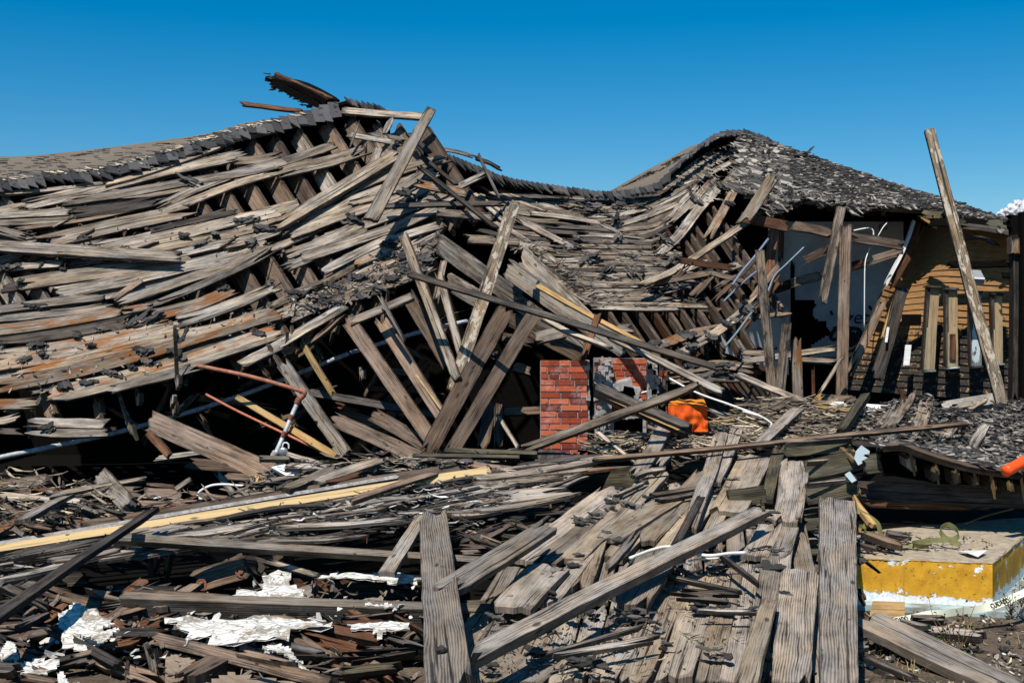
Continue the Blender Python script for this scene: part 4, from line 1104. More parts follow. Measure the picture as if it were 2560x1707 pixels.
def text_mesh(name, body, size, parent, mat, loc, ax, up, shear=0.0, bend=None):
    c = bpy.data.curves.new(name, 'FONT'); c.body = body; c.size = size; c.align_x = 'CENTER'; c.align_y = 'CENTER'; c.extrude = .0015; c.shear = shear
    t = bpy.data.objects.new(name, c); S.collection.objects.link(t)
    dg = bpy.context.evaluated_depsgraph_get(); me = bpy.data.meshes.new_from_object(t.evaluated_get(dg)); bpy.data.objects.remove(t)
    nrm = ax.cross(up).normalized()
    V = [loc + ax * v.co.x + up * v.co.y + nrm * v.co.z for v in me.vertices]
    Fc = [tuple(p.vertices) for p in me.polygons]
    if bend: V = [bend(v) for v in V]
    return mesh_obj(name, V, Fc, M[mat], parent)
gw = Vector((1, -.12, 0)).normalized()
text_mesh('graffiti', 'yet?', .26, BL, 'ink', W3(*full('H', 905, 452), 17.25), gw, Vector((0, 0, 1)), .2)
for i, pts in enumerate(([700, 540, 730, 530, 700, 560, 680, 600, 700, 625, 740, 610], [800, 560, 830, 535, 900, 545, 915, 590, 880, 640, 830, 670, 800, 650], [830, 545, 815, 610, 830, 650, 855, 560, 850, 640, 870, 590, 880, 630, 895, 560], [80, 710, 120, 690, 150, 705, 180, 680, 230, 690, 260, 690], [780, 700, 830, 715, 880, 690], [985, 365, 995, 385], [682, 405, 690, 425], [820, 430, 830, 440])):
    P = plank_pts('H', pts, '17.15:17.1' if i != 3 else '16.9')
    V, Fc = tube_geo(catmull(P, 5), .028 if i < 3 else .02, 6); mesh_obj('graffiti', V, Fc, M['ink'], BL)
# frame timbers under the roof of the standing end
table('''
D|72|brown|15.2:14.9|365 985 530 1010 690 1050
D|80|red|15.3:15.2|-30 920 180 960 370 1000
D|72|brown|14.95:14.9|830 1075 1050 1110 1255 1145
D|80|brown|15.6|560 800 640 830
D|70|brown|15.5|1060 870 1130 875
D|74|brown|15.6|70 780 180 790
D|74|red|15.7|640 830 1060 870
D|70|brown|15.8:15.5|470 1260 570 1215 665 1170
D|66|red|15.9:15.6|830 1310 960 1270
D|70|brown|15.6:15.4|955 1275 1100 1225 1250 1185
D|72|brown|15.6:15.4|362 1440 480 1405 612 1375
D|70|red|15.9:15.6|180 1500 300 1465 370 1440
D|54|brown|16|1060 1010 1130 980
''', 'ceiling_joist', parent=BL, nrm=Vector((0, -1, .1)), t=.05)
table('''
D|80|red|15.7:15.4|240 940 215 1150 190 1400
D|44|red|16.2|300 880 285 1280
H|34|char|17|380 0 385 700
H|26|red|16.6|540 830 545 1080
''', 'stud', parent=BL, nrm=Vector((-.2, -1, .05)), t=.09)
# loose posts and boards before the open room
table('''
D|76|tar|14.6:14.4|765 825 700 1150 650 1400 612 1594|dark weathered board hanging from the eave edge before the open room|n=-.2,-1,.1 t=.05
D|90|brown|14.2:13.4|798 985 790 1300 775 1594 762 2390|pinkish upright stud standing alone from the rubble to the sagging joist|n=-.2,-1,.05 t=.09 jag=.02 warp=.004
D|82:96|peel|12.7:12.2|1452 235 1510 520 1600 880 1690 1280 1760 1600 1900 2000 2025 2385|tallest leaning pole, rising past the roof edge into the sky before the ochre wall|n=-.25,-1,.1 t=.1 jag=.02 warp=.01
D|74|tar|13.8:13.0|122 1180 150 1400 175 1700 210 2000 225 2360|slim bark flecked upright leaning on the left side of the open room|n=-.2,-1,.1 t=.06
H|74:84|tar|12.9:12.6|335 495 310 750 270 1140|short pale upright with flaking black felt, wedged between two other uprights|n=-.2,-1,.1 t=.06
H|82|orange|13.0:12.8|405 605 410 800 425 1145|stubby orange toned upright, rightmost of the three below the hanging conduits|n=-.15,-1,.1 t=.06
H|46|tan|13.5:13.4|-20 800 350 740 720 690|light rail running level across the uprights at the open room|n=0,-1,.4
H|46|brown|13.55|350 780 550 785 720 800|lower brown rail between the stubby upright and the pinkish stud|n=0,-1,.4
H|40|brown|13.6|-40 725 220 735|short brown rail left of the slim bark flecked upright|n=0,-1,.4
H|30|tan|13.2:13.1|780 745 690 890 585 1060|thin lath propped diagonally against the foot of the pinkish stud|n=-.3,-1,.1
''', 'post', 'post')
tube('conduit', 'D', 16, 'conduit', '15.2:14.9', [480, 1145, 330, 1290, 240, 1380, 185, 1510], 'blue grey conduit curving down from the joists beside the slim upright', 'pipe')
tube('conduit', 'D', 20, 'conduit', '14.9:14.4', [190, 1090, 90, 1220, -20, 1350, -90, 1450], 'straight pale conduit slanting below the hump, upper one of a crossing pair', 'pipe')
tube('conduit', 'D', 16, 'conduit', '14.8:14.4', [120, 1330, 40, 1390, -60, 1480, -160, 1580], 'straight conduit under the hump crossing below the upper pale one', 'pipe')
tube('conduit', 'G', 18, 'conduit', '13.9:13.6', [2130, 410, 2020, 560, 1920, 680], 'short straight conduit slanting down beside the plasterboard of the open room', 'pipe')
tube('wire', 'D', 9, 'cable', '15', [1120, 965, 1090, 1000, 1050, 1068], 'short pale wire above the level joist in the open room', 'wire')
tube('wire', 'D', 9, 'cable', '15:14.8', [992, 1152, 960, 1230, 948, 1300, 945, 1450, 943, 1790], 'long pale wire hanging straight down before the plasterboard wall', 'wire')
tube('wire', 'D', 12, 'cable', '15.4', [860, 1025, 930, 1010, 985, 1005, 1012, 1025, 1016, 1062], 'hooked end of pale conduit bending down behind the level joist', 'wire')

# ================================================================== the black hollow in the middle
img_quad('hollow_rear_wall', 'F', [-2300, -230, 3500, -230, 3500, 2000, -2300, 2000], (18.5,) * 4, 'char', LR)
table('''
F|112|brown|13.3:11.9|838 610 1000 850 1190 1130 1390 1400 1520 1590|broad brown plank, leftmost of the planks fanning into the black hollow|n=-.35,-.9,.25 t=.04
F|100|brown|13.5:12.2|1090 600 1250 860 1420 1150 1600 1410|split brown plank with a fresh yellow tear, second in the fan of the black hollow|n=-.35,-.9,.25 t=.04 jag=.1
F|16|fresh|12.9:12.15|1320 970 1450 1160 1600 1360|fresh yellow splinter torn along the split brown plank|t=.02
F|108|brown|13.8:12.9|1310 420 1430 640 1560 860 1650 1000|brown plank in the hollow partly behind the pale stick, third in the fan|n=-.35,-.9,.25 t=.04
F|70|tan|13.2:12.0|1280 -40 1400 250 1560 690 1640 920 1710 1110|long slim tan stick leaning from the roof edge down to the peeling white plank|n=-.3,-.9,.3 t=.05
F|58|tan|13.4:12.4|1555 240 1630 480 1690 720 1750 960|short slim stick just right of the long tan stick|n=-.3,-.9,.3 t=.04
F|50|tan|13.5:13.2|1600 160 1560 330 1530 490|small upright offcut crossing behind the top of the short slim stick|n=.3,-.9,.3
F|100:104|peel|13.3:12.0|2150 -300 2060 20 1950 380 1830 740 1660 1200|mottled plank with peeling white paint standing tall at the middle of the wreck|n=.2,-.9,.35 t=.05 jag=.06
F|135|brown|12.7:11.5|2085 540 1920 800 1730 1160 1520 1570 1450 1690|widest grey brown split plank leaning left in front of the mottled white plank|n=.3,-.85,.4 t=.05 jag=.1
F|112|brown|12.7:11.4|2335 525 2180 750 1960 1160 1760 1500 1640 1690|smooth brown plank leaning left beside the widest split plank, ending at the pole stack|n=.3,-.85,.4 t=.05 jag=.04
F|60|pale|13.2:13.0|870 642 1130 550 1360 440|short pale offcut lying across the tops of the fallen planks|n=-.1,-.8,.6
F|26|grey|13.0:12.7|1090 430 1180 600 1295 795|thin splinter hanging over the split brown plank|n=-.4,-.8,.3
F|44|fresh|13.3:12.9|480 790 600 1000 735 1215|narrow yellow brown batten hanging in the hollow above the rusty elbow|n=-.4,-.85,.2
F|98|pale|12.6:11.6|330 960 480 1180 620 1400 760 1600 840 1690|grey plank sloping right behind the rusty pipe elbow|n=-.35,-.9,.25 t=.04
F|116|brown|12.4:11.4|720 1400 960 1500 1250 1650 1490 1740|thick brown joist low in the hollow with a knot at its middle|n=-.3,-.9,.35 t=.06
F|112|brown|12.9:11.9|1045 1370 1250 1480 1560 1660|brown joist just right of the knotted one, reaching the foot of the fan|n=-.3,-.9,.35 t=.05
F|58|dark|13.4:12.9|520 1190 800 1250 1100 1290 1540 1370|dark board lying level behind the fan of planks|n=0,-.9,.4
F|46:60|fresh|12.4:11.2|-20 1235 200 1370 400 1480 560 1580 760 1700|golden batten sloping down to the right under the rusty pipe|n=-.2,-.85,.5 t=.04 jag=.02
''')
table('''
F|128|grey|14.3:13.4|1560 30 1900 270 2195 480|grey rafter half bare under the gable at the top of the hollow|n=-.5,-.75,-.3 t=.05
F|120|grey|14.2:13.6|1640 330 1780 400 1900 480|short grey rafter behind the mottled white plank|n=-.5,-.75,-.3 t=.05
C|150|pale|14.6:13.2|330 1240 560 1480 700 1640 880 1790|broad silvery rafter below the sag, uppermost of the bleached four|n=-.45,-.8,-.2 t=.05
G|140|pale|14.2:12.8|210 60 550 330 850 530 1150 700|longest silvery rafter, second of the bleached four below the sag|n=-.45,-.8,-.2 t=.05
G|112|grey|13.9:12.7|130 210 420 400 660 570 830 740|grey rafter, third of the bleached four below the sag|n=-.45,-.8,-.2 t=.05
G|105|brown|13.6:12.6|235 460 520 600 810 760|brown rafter, lowest of the bleached four, ending above the brick chimney|n=-.45,-.8,-.2 t=.05
G|66|brown|12.9|60 580 420 660|stub of joist lying level behind the two tall leaning planks|n=0,-.9,.35 t=.06
G|76|brown|13.0|230 830 400 870|second joist stub behind the foot of the leaning planks, above the dark recess|n=0,-.9,.35 t=.06
G|70|dark|13.1|80 740 260 800|dark joist stub between the two leaning planks and the chimney|n=0,-.9,.35 t=.06
G|60|brown|12.4|140 1195 320 1190 500 1180|level brown board end poking out left of the brick chimney|n=0,-.8,.6
G|30|pale|12.2:11.8|130 1200 210 1320 300 1470|thin grey lath leaning low left of the brick chimney|n=-.3,-.9,.3
G|95|brown|12.6:12.2|90 1110 50 1300 20 1500|shadowed brown plank standing behind the foot of the leaning planks|n=-.2,-.95,.2 t=.04
G|70|brown|12.4:12.1|150 1110 145 1480|narrow upright stud left of the brick chimney|n=-.2,-.95,.2 t=.05
G|36:28|fresh|12.7:11.4|445 200 700 345 900 455 1100 560 1310 672|bright yellow lath bent across the silvery rafters|bend=1 n=-.1,-.85,.5 jag=.02
G|44|dark|12.0:10.9|-560 110 0 275 360 350 900 540 1320 690 1600 780 1880 850|long thin black lath running from the gable to the sag across the whole middle|n=0,-.8,.6 t=.025
G|34|pale|11.9:11.1|480 450 700 570 1040 700|grey batten sagging just under the long black lath|bend=1 n=0,-.8,.6
G|40:60|pale|11.8:11.1|1000 600 1310 720 1560 860 1760 970 1910 1040|split pale batten ending in the air above the orange cloth|n=0,-.8,.6 jag=.1
G|50|red|12.0:11.8|940 370 920 500 860 640 820 760|rotten red brown stick standing behind the yellow lath|n=-.2,-.9,.2
G|90|grey|12.2|430 620 560 580 690 560|ragged grey board stub under the silvery rafters, left of the rotten stick|n=0,-.8,.6
G|62|tar|13|1070 530 1220 545|short curled dark board stub under the sag, right of the yellow lath|n=0,-.8,.6
''')
table('''
B|72:112|pale|15.4:13.9|1500 385 1400 560 1270 790 1140 1030 1020 1265|pale nail pierced plank propped on the gable, its top against the sky|n=.1,-.85,.5 t=.04 jag=.03
B|86|tan|L-.16|265 1320 640 1085 950 890 1250 735|long clean tan plank lying diagonal on top of the left sheathing|t=.04 jag=.08
E|86|grey|L-.2|-80 48 300 72 700 98 1425 140|long grey plank lying loose and level over the left sheathing, square end to the right|t=.04 jag=.03
A|72|grey|L-.15|-60 1325 120 1360 300 1430|short pointed plank poking in from the left edge above the long loose one|jag=.12
B|50|tan|16.3:15.9|790 400 1100 415 1500 458|level bleached board capping the open end of the gable|n=0,-.85,.5 t=.04
B|34|dark|15.7:15.2|1320 580 1400 660 1490 730|short dark stick crossing in front of the pale propped plank|n=0,-.8,.6
B|48|grey|15.8:15.6|1195 455 1155 520 1130 585|short upright offcut between the top rafters of the gable|n=.1,-.9,.4
B|62|grey|15.6:15.3|1090 685 1060 770 1030 855|short grey offcut standing on the long clean tan plank|n=.1,-.9,.4
B|15|tan|15.8:15.5|942 465 905 570 858 692|thin slat leaning among the rafter ends near the peak|n=.1,-.9,.4
B|22|dark|15.6:15.3|1868 740 1950 940 2040 1100|thin black stick tilting against the sky at the right foot of the gable|n=0,-.9,.4
B|26|dark|15.3:14.9|1390 728 1550 890 1700 980|black splinter right below the pale propped plank|n=0,-.8,.6
B|30|dark|15.0:14.0|1400 835 1650 1030 1850 1180 2020 1330|long black stick crossing the right flank of the gable|n=0,-.8,.6
B|34|dark|14.6:14.8|1110 1145 1500 1155 1800 1150 2080 1125|level dark lath crossing under the pale propped plank|n=0,-.8,.6
B|46|grey|14.9:15.2|1400 1150 1640 1040 1930 890|grey lath crossing the long black stick on the flank of the gable|n=0,-.8,.6
B|60|orange|14.8|1370 965 1500 1010 1770 1050|ragged short board hanging under the right flank of the gable|n=0,-.8,.6
B|58|tar|14.5|1540 1200 1750 1230 1980 1240|black crusted board hanging level below the right flank|n=0,-.75,.65
B|64|tar|14.1|1750 1400 1900 1410 2195 1430|black crusted board just behind the mottled white plank|n=0,-.75,.65
G|46:44|tan|M-.45|2200 -380 2000 -230 1700 -30 1480 110 1240 205|long curved strip of roof board sprung loose below the hump|bend=1 jag=.1
D|86|tan|15.3:15.0|235 590 160 730 90 850 -20 980|tan broken board standing out from the ragged roof edge under the hump|n=-.2,-.9,.4 jag=.1
''')
sun_block = [Vector((-7.7, y, z)) for y, z in ((12.9, .0), (18.45, 0), (18.45, 3.0), (15.2, 3.3), (13.1, 1.45))]
mesh_obj('sun_block_panel', sun_block + [p - Vector((.12, 0, 0)) for p in sun_block], [(0, 1, 2, 3, 4), (9, 8, 7, 6, 5)] + [(i, (i + 1) % 5, (i + 1) % 5 + 5, i + 5) for i in range(5)], M['char'], LR)  # unseen panel added left of view to keep sun off the hollow's rear
def pipes():
    r1 = empty('rusty_pipe', W3(*full('F', 490, 1190), 11.9), 'rusty red water pipe with an elbow, standing out of the wreck at the left', 'pipe')
    tube('pipe_run', 'F', 34, 'rustpipe', '12.2:11.8', [-325, 985, 100, 1075, 490, 1185], parent=r1)
    tube('elbow', 'F', 44, 'rustpipe', '11.8', [470, 1178, 500, 1190, 505, 1205, 490, 1225, 470, 1240], parent=r1)
    tube('coupling', 'F', 52, 'rust', '11.79', [466, 1240, 446, 1285], parent=r1)
    tube('riser', 'F', 36, 'galv', '11.79:11.5', [446, 1285, 400, 1390, 330, 1560, 275, 1680], parent=r1)
    tube('rust_band', 'F', 38, 'rust', '11.68', [410, 1370, 385, 1425], parent=r1)
    tube('rust_band', 'F', 38, 'rust', '11.6', [352, 1500, 335, 1545], parent=r1)
    tube('pipe_flange', 'F', 60, 'mortar', '11.5', [285, 1660, 262, 1700], parent=r1)
    tube('red_pipe', 'F', 22, 'copper', '12.2:11.3', [-265, 1210, 0, 1350, 440, 1560, 710, 1690], 'thin red copper coloured pipe running below the rusty elbow', 'pipe')
    tube('long_conduit', 'F', 40, 'galv', '12.5:14', [-1960, 1720, -1240, 1570, -770, 1455, 0, 1220, 850, 890], 'long grey conduit slanting across the dark hollow from the left edge, lower length', 'pipe')
    tube('long_conduit', 'F', 36, 'galv', '14:14.6', [860, 885, 1400, 725, 1900, 610], 'upper length of grey conduit passing behind the fan of fallen planks', 'pipe')
pipes()
def padlock():
    c = W3(*full('K', 362, 268), 11.3); e = empty('padlock', c - Vector((0, 0, .05)), 'open steel padlock hanging on the rusty pipe foot', 'padlock')
    ax = Vector((1, 0, 0)); V, Fc = [], []
    prof = [(.0, .018), (.03, .018), (.042, .012), (.046, 0), (.042, -.012), (.03, -.018), (0, -.018)]
    for i in range(20):
        a = 2 * math.pi * i / 20
        for r, y in prof: V.append(c + Vector((math.cos(a) * r, -y, math.sin(a) * r * .95)))
    n = len(prof)
    for i in range(20):
        for j in range(n - 1):
            a, b = i * n + j, ((i + 1) % 20) * n + j; Fc.append((a, b, b + 1, a + 1))
    mesh_obj('lock_body', V, Fc, M['steel'], e, smooth=True)
    P = [c + Vector((.015 + x, 0, z)) for x, z in ((-.02, .03), (-.02, .055), (-.008, .078), (.015, .082), (.032, .068), (.036, .045), (.034, .03))]
    V, Fc = tube_geo(catmull(P, 4), .0075, 8); mesh_obj('shackle', V, Fc, M['cable'], e, smooth=True)
padlock()

# ------------------------------------------------------------------ brick chimney
def bricks(name, org, ax, up, out, wid, hgt, bw, bh, parent, seed, thick=.06, skip=None, joint=.0105, proud=.011):
    r = random.Random(seed); parts = []; tn = []; rows = int(round(hgt / bh)); row_h = hgt / rows
    for j in range(rows):
        x = -(r.choice((.0, .5, .33, .66)) if j % 2 else .25 * r.random()) * bw
        while x < wid - .01:
            x0, x1 = max(0, x), min(wid, x + bw * r.choice((1, 1, .52)))
            if x1 - x0 > .02 and not (skip and skip((x0 + x1) / 2 / wid, (j + .5) / rows, r)):
                c = org + ax * ((x0 + x1) / 2) + up * ((j + .5) * row_h) - out * (thick / 2 - proud - r.uniform(-.002, .003))
                g = box_geo(c, (x1 - x0 - joint, thick, row_h - joint), (ax, out, up))
                parts.append(g); tn += [r.random()] * 6
            x = x1
    V, Fc = join(parts)
    return mesh_obj(name, V, Fc, M['brick'], parent, tones=tn)
def chimney():
    Y = 11.6; bl = W3(*full('G', 472, 1530), Y); tl = W3(*full('G', 470, 782), Y); br = W3(*full('G', 846, 1530), Y)
    ch = empty('brick_chimney', bl, 'broken red brick chimney standing in the rubble, its right half open to the mortar', 'chimney')
    up = Vector((0, 0, 1)); H = (tl - bl).length; Wd = (br - bl).length
    ax = Vector((1, -.06, 0)).normalized(); out = Vector((-.06, -1, 0)).normalized()
    bricks('brick_face', bl, ax, up, out, Wd, H, .185, H / 15.2, ch, 3)
    core = [box_geo(bl + ax * Wd / 2 - out * -.0 + Vector((0, .1, 0)) + up * (H / 2 - .004), (Wd - .012, .2 - .0, H - .01), (ax, out, up))]
    r = random.Random(8)
    for i in range(60):      # mortar smeared over the right flank
        core.append(box_geo(bl + ax * (Wd + r.uniform(-.012, .004)) + Vector((0, r.uniform(.02, .2), r.uniform(0, H))), (r.uniform(.02, .05), r.uniform(.03, .1), r.uniform(.02, .09)), (ax, out, up)))
    V, Fc = join(core); mesh_obj('mortar_core', V, Fc, M['mortar'], ch)
    # middle pier, further back, mortar stained
    p0 = W3(*full('G', 900, 1400), Y + .06); p1 = W3(*full('G', 1030, 1400), Y + .06); h2 = (W3(*full('G', 900, 768), Y + .06) - p0).length
    parts = [box_geo((p0 + p1) / 2 + up * h2 / 2 + Vector((0, .12, 0)), ((p1 - p0).length, .24, h2))]
    for i in range(70):
        parts.append(box_geo(p0.lerp(p1, r.random()) + up * r.uniform(0, h2) + Vector((0, -.005, 0)), (r.uniform(.015, .05), r.uniform(.015, .05), r.uniform(.015, .06))))
    V, Fc = join(parts); mesh_obj('mortar_pier', V, Fc, M['mortar'], ch)
    bricks('brick_pier', p0, Vector((1, 0, 0)), up, Vector((0, -1, 0)), (p1 - p0).length, h2, .06, H / 15.2, ch, 5, .05, lambda f, g, q: (f > .32 and q.random() < .72) or g < .1, proud=.012)
    # inner back face and right pier
    q0 = W3(*full('G', 1030, 1330), Y + .22); q1 = W3(*full('G', 1312, 1330), Y + .22); h3 = (W3(*full('G', 1030, 770), Y + .22) - q0).length
    V, Fc = box_geo((q0 + q1) / 2 + up * h3 / 2 + Vector((0, .1, 0)), ((q1 - q0).length, .2, h3)); mesh_obj('mortar_core', V, Fc, M['mortar'], ch)
    bricks('brick_face', q0, Vector((1, 0, 0)), up, Vector((0, -1, 0)), (q1 - q0).length, h3, .17, H / 15.2, ch, 9, .06, lambda f, g, q: .2 < g < .42 and f < .55 and q.random() < .5, .01, .012)
    s0 = W3(*full('G', 1312, 1350), Y + .08); s1 = W3(*full('G', 1392, 1350), Y + .08); h4 = (W3(*full('G', 1312, 765), Y + .08) - s0).length
    parts = [box_geo((s0 + s1) / 2 + up * h4 / 2 + Vector((0, .15, 0)), ((s1 - s0).length, .3, h4))]
    for i in range(40): parts.append(box_geo(s0.lerp(s1, r.random()) + up * r.uniform(0, h4), (r.uniform(.01, .05), .03, r.uniform(.02, .08))))
    V, Fc = join(parts); mesh_obj('mortar_pier', V, Fc, M['mortar'], ch)
    t0 = W3(*full('G', 1400, 1340), Y + .12); t1 = W3(*full('G', 1470, 1340), Y + .12)
    parts = [box_geo((t0 + t1) / 2 + up * h4 * .49 + Vector((0, .15, 0)), ((t1 - t0).length, .3, h4 * .97))]
    for i in range(40): parts.append(box_geo(t0.lerp(t1, r.random()) + up * r.uniform(0, h4 * .95), (r.uniform(.01, .06), .04, r.uniform(.02, .08))))
    V, Fc = join(parts); mesh_obj('burnt_pier', V, Fc, M['felt'], ch, tones=[r.uniform(.3, .7) for _ in Fc])
    bricks('brick_pier', t0, Vector((1, 0, 0)), up, Vector((0, -1, 0)), (t1 - t0).length, h4 * .9, .09, H / 15.2, ch, 15, .05, lambda f, g, q: q.random() < .7, proud=.015)
    # low broken block wall between the piers
    w0 = W3(*full('G', 1040, 1410), Y - .02); w1 = W3(*full('G', 1285, 1410), Y - .02)
    parts = [box_geo((w0 + w1) / 2 + Vector((0, .12, .09)), ((w1 - w0).length, .2, .24))]
    for i in range(9): parts.append(box_geo(w0.lerp(w1, (i + .5) / 9) + Vector((0, .02, .1 + r.uniform(-.01, .01))), (.072, .06, .2 + r.uniform(-.02, .02))))
    V, Fc = join(parts); mesh_obj('block_wall', V, Fc, M['mortar'], ch)
    for (x, y, s_, m_) in ((1120, 1010, .15, 'mortar'), (1180, 1040, .12, 'mortar'), (1075, 1060, .1, 'brick'), (1230, 1120, .08, 'mortar'), (1150, 1090, .09, 'mortar')):
        c = W3(*full('G', x, y), Y + .1); a = r.uniform(-.4, .4); ax2 = (Vector((math.cos(a), 0, math.sin(a))), Vector((0, 1, .2)).normalized(), Vector((-math.sin(a), 0, math.cos(a))))
        V, Fc = box_geo(c, (s_ * 1.3, .1, s_), ax2)
        tag(mesh_obj('mortar_chunk', V, Fc, M[m_], None, tones=[.4] * 6), 'grey or red chunk of broken masonry heaped inside the open chimney', 'rubble', 'masonry chunks inside the chimney')
chimney()
tube('cable', 'G', 14, 'cable', '11.7', [1200, 1110, 1230, 1070, 1270, 1040, 1310, 1030], 'curl of pale cable inside the open chimney', 'cable')
table('''
G|62:56|grey|11.0:10.6|330 1488 640 1390 1000 1240 1300 1135 1560 1040 1745 975|long diagonal grey plank leaning in front of the brick chimney|n=0,-.85,.5 t=.05 jag=.08
G|60|dark|11.4:10.9|905 1015 1150 1130 1400 1240 1655 1345|dark plank edge slanting out of the chimney down past the orange cloth|n=0,-.5,.85 t=.09
G|14|fresh|11.35:10.85|920 1046 1150 1160 1400 1272 1650 1372|bright new wood edge under the dark plank that slants out of the chimney|n=0,-1,.1 t=.03
''')
# orange cloth over a box
def cloth_box():
    Y = 11.25; V, Fc = [], []
    p = lambda x, y, d: W3(*full('G', x, y), Y + d)
    nx, ny = 26, 14
    top = []
    for j in range(ny + 1):
        for i in range(nx + 1):
            f, g = i / nx, j / ny
            x = 1475 + (1780 - 1475) * f + (14 * f - 6 + 10 * mnoise.noise(Vector((f * 5, 7, 0)))) * g; y0 = 1138 - 6 * math.sin(f * 3.14) + 8 * (f > .93); y = y0 + (1345 - y0) * g
            fold = .026 * g * (math.sin(f * 15 + 3.5 * g + 3 * math.sin(f * 4)) + .4 * math.sin(f * 37 - 5 * g)) + .06 * g * mnoise.noise(Vector((f * 7, g * 4, 2)))
            V.append(p(x, y, fold - .03 * g))
    for j in range(ny):
        for i in range(nx):
            a = j * (nx + 1) + i; Fc.append((a, a + nx + 1, a + nx + 2, a + 1))
    e = empty('cloth_bundle', p(1620, 1345, 0), 'orange cloth draped over a box beside the brick chimney', 'cloth')
    mesh_obj('cloth_front', V, Fc, M['cloth'], e, smooth=True)
    V, Fc = [], []
    for j in range(7):
        for i in range(nx + 1):
            f, g = i / nx, j / 6
            x = 1475 + 305 * f + (1 - g) * (20 - 45 * f); y1 = 1138 - 6 * math.sin(f * 3.14) + 8 * (f > .93)
            V.append(p(x, y1 + (1092 - y1) * (1 - g), .4 * (1 - g) - .004) + Vector((0, 0, .012 * mnoise.noise(Vector((f * 6, g * 3, 9))))))
    for j in range(6):
        for i in range(nx):
            a = j * (nx + 1) + i; Fc.append((a, a + nx + 1, a + nx + 2, a + 1))
    mesh_obj('cloth_top', V, Fc, M['clothtop'], e, smooth=True)
    a, b, c_, d_ = p(1780, 1146, .0), p(1745, 1092, .4), p(1775, 1345, .45), p(1785, 1345, 0)
    mesh_obj('cloth_side', [a, b, c_, d_], [(0, 1, 2, 3)], M['cloth'], e)
cloth_box()

# ================================================================== FOREGROUND RUBBLE, left and middle
def beam(reg, wz, mat, spec, xy, label, name='beam', cat='timber', t=.1, nrm=(0, -.9, .42), **kw):
    return add_plank(reg, wz, mat, spec, xy, name, label, cat, t=t, nrm=Vector(nrm).normalized(), **kw)
# cream porch beam with its brown rail
beam('U', 19, 'cream', 'R-.25', [-40, 1381, 300, 1327, 600, 1277, 900, 1224, 1060, 1196, 1225, 1180], 'long cream painted beam running across the rubble from the left edge', t=.05, jag=.02, nrm=(0, -.75, .66), warp=.004)
beam('U', 9, 'mortar', 'R-.22', [-40, 1367, 120, 1343, 250, 1322, 420, 1291, 600, 1262, 820, 1223, 1000, 1192], 'thin grey crust of old sealant along the upper edge of the cream beam', 'sealant_strip', 'strip', t=.03, jag=.02, nrm=(0, -.75, .66), warp=.004)
beam('U', 21, 'brown', 'R-.12', [200, 1316, 420, 1280, 600, 1254, 800, 1222, 1000, 1191, 1170, 1167], 'dark brown rail lying directly behind the cream beam', 'rail', 'timber', t=.06, nrm=(0, -.9, .4), warp=.004)
beam('U', 20, 'cream', 'R-.05', [1500, 1134, 1600, 1118, 1740, 1108], 'short cream painted board in the rubble right of the chimney foot', t=.03, nrm=(0, -.6, .8))
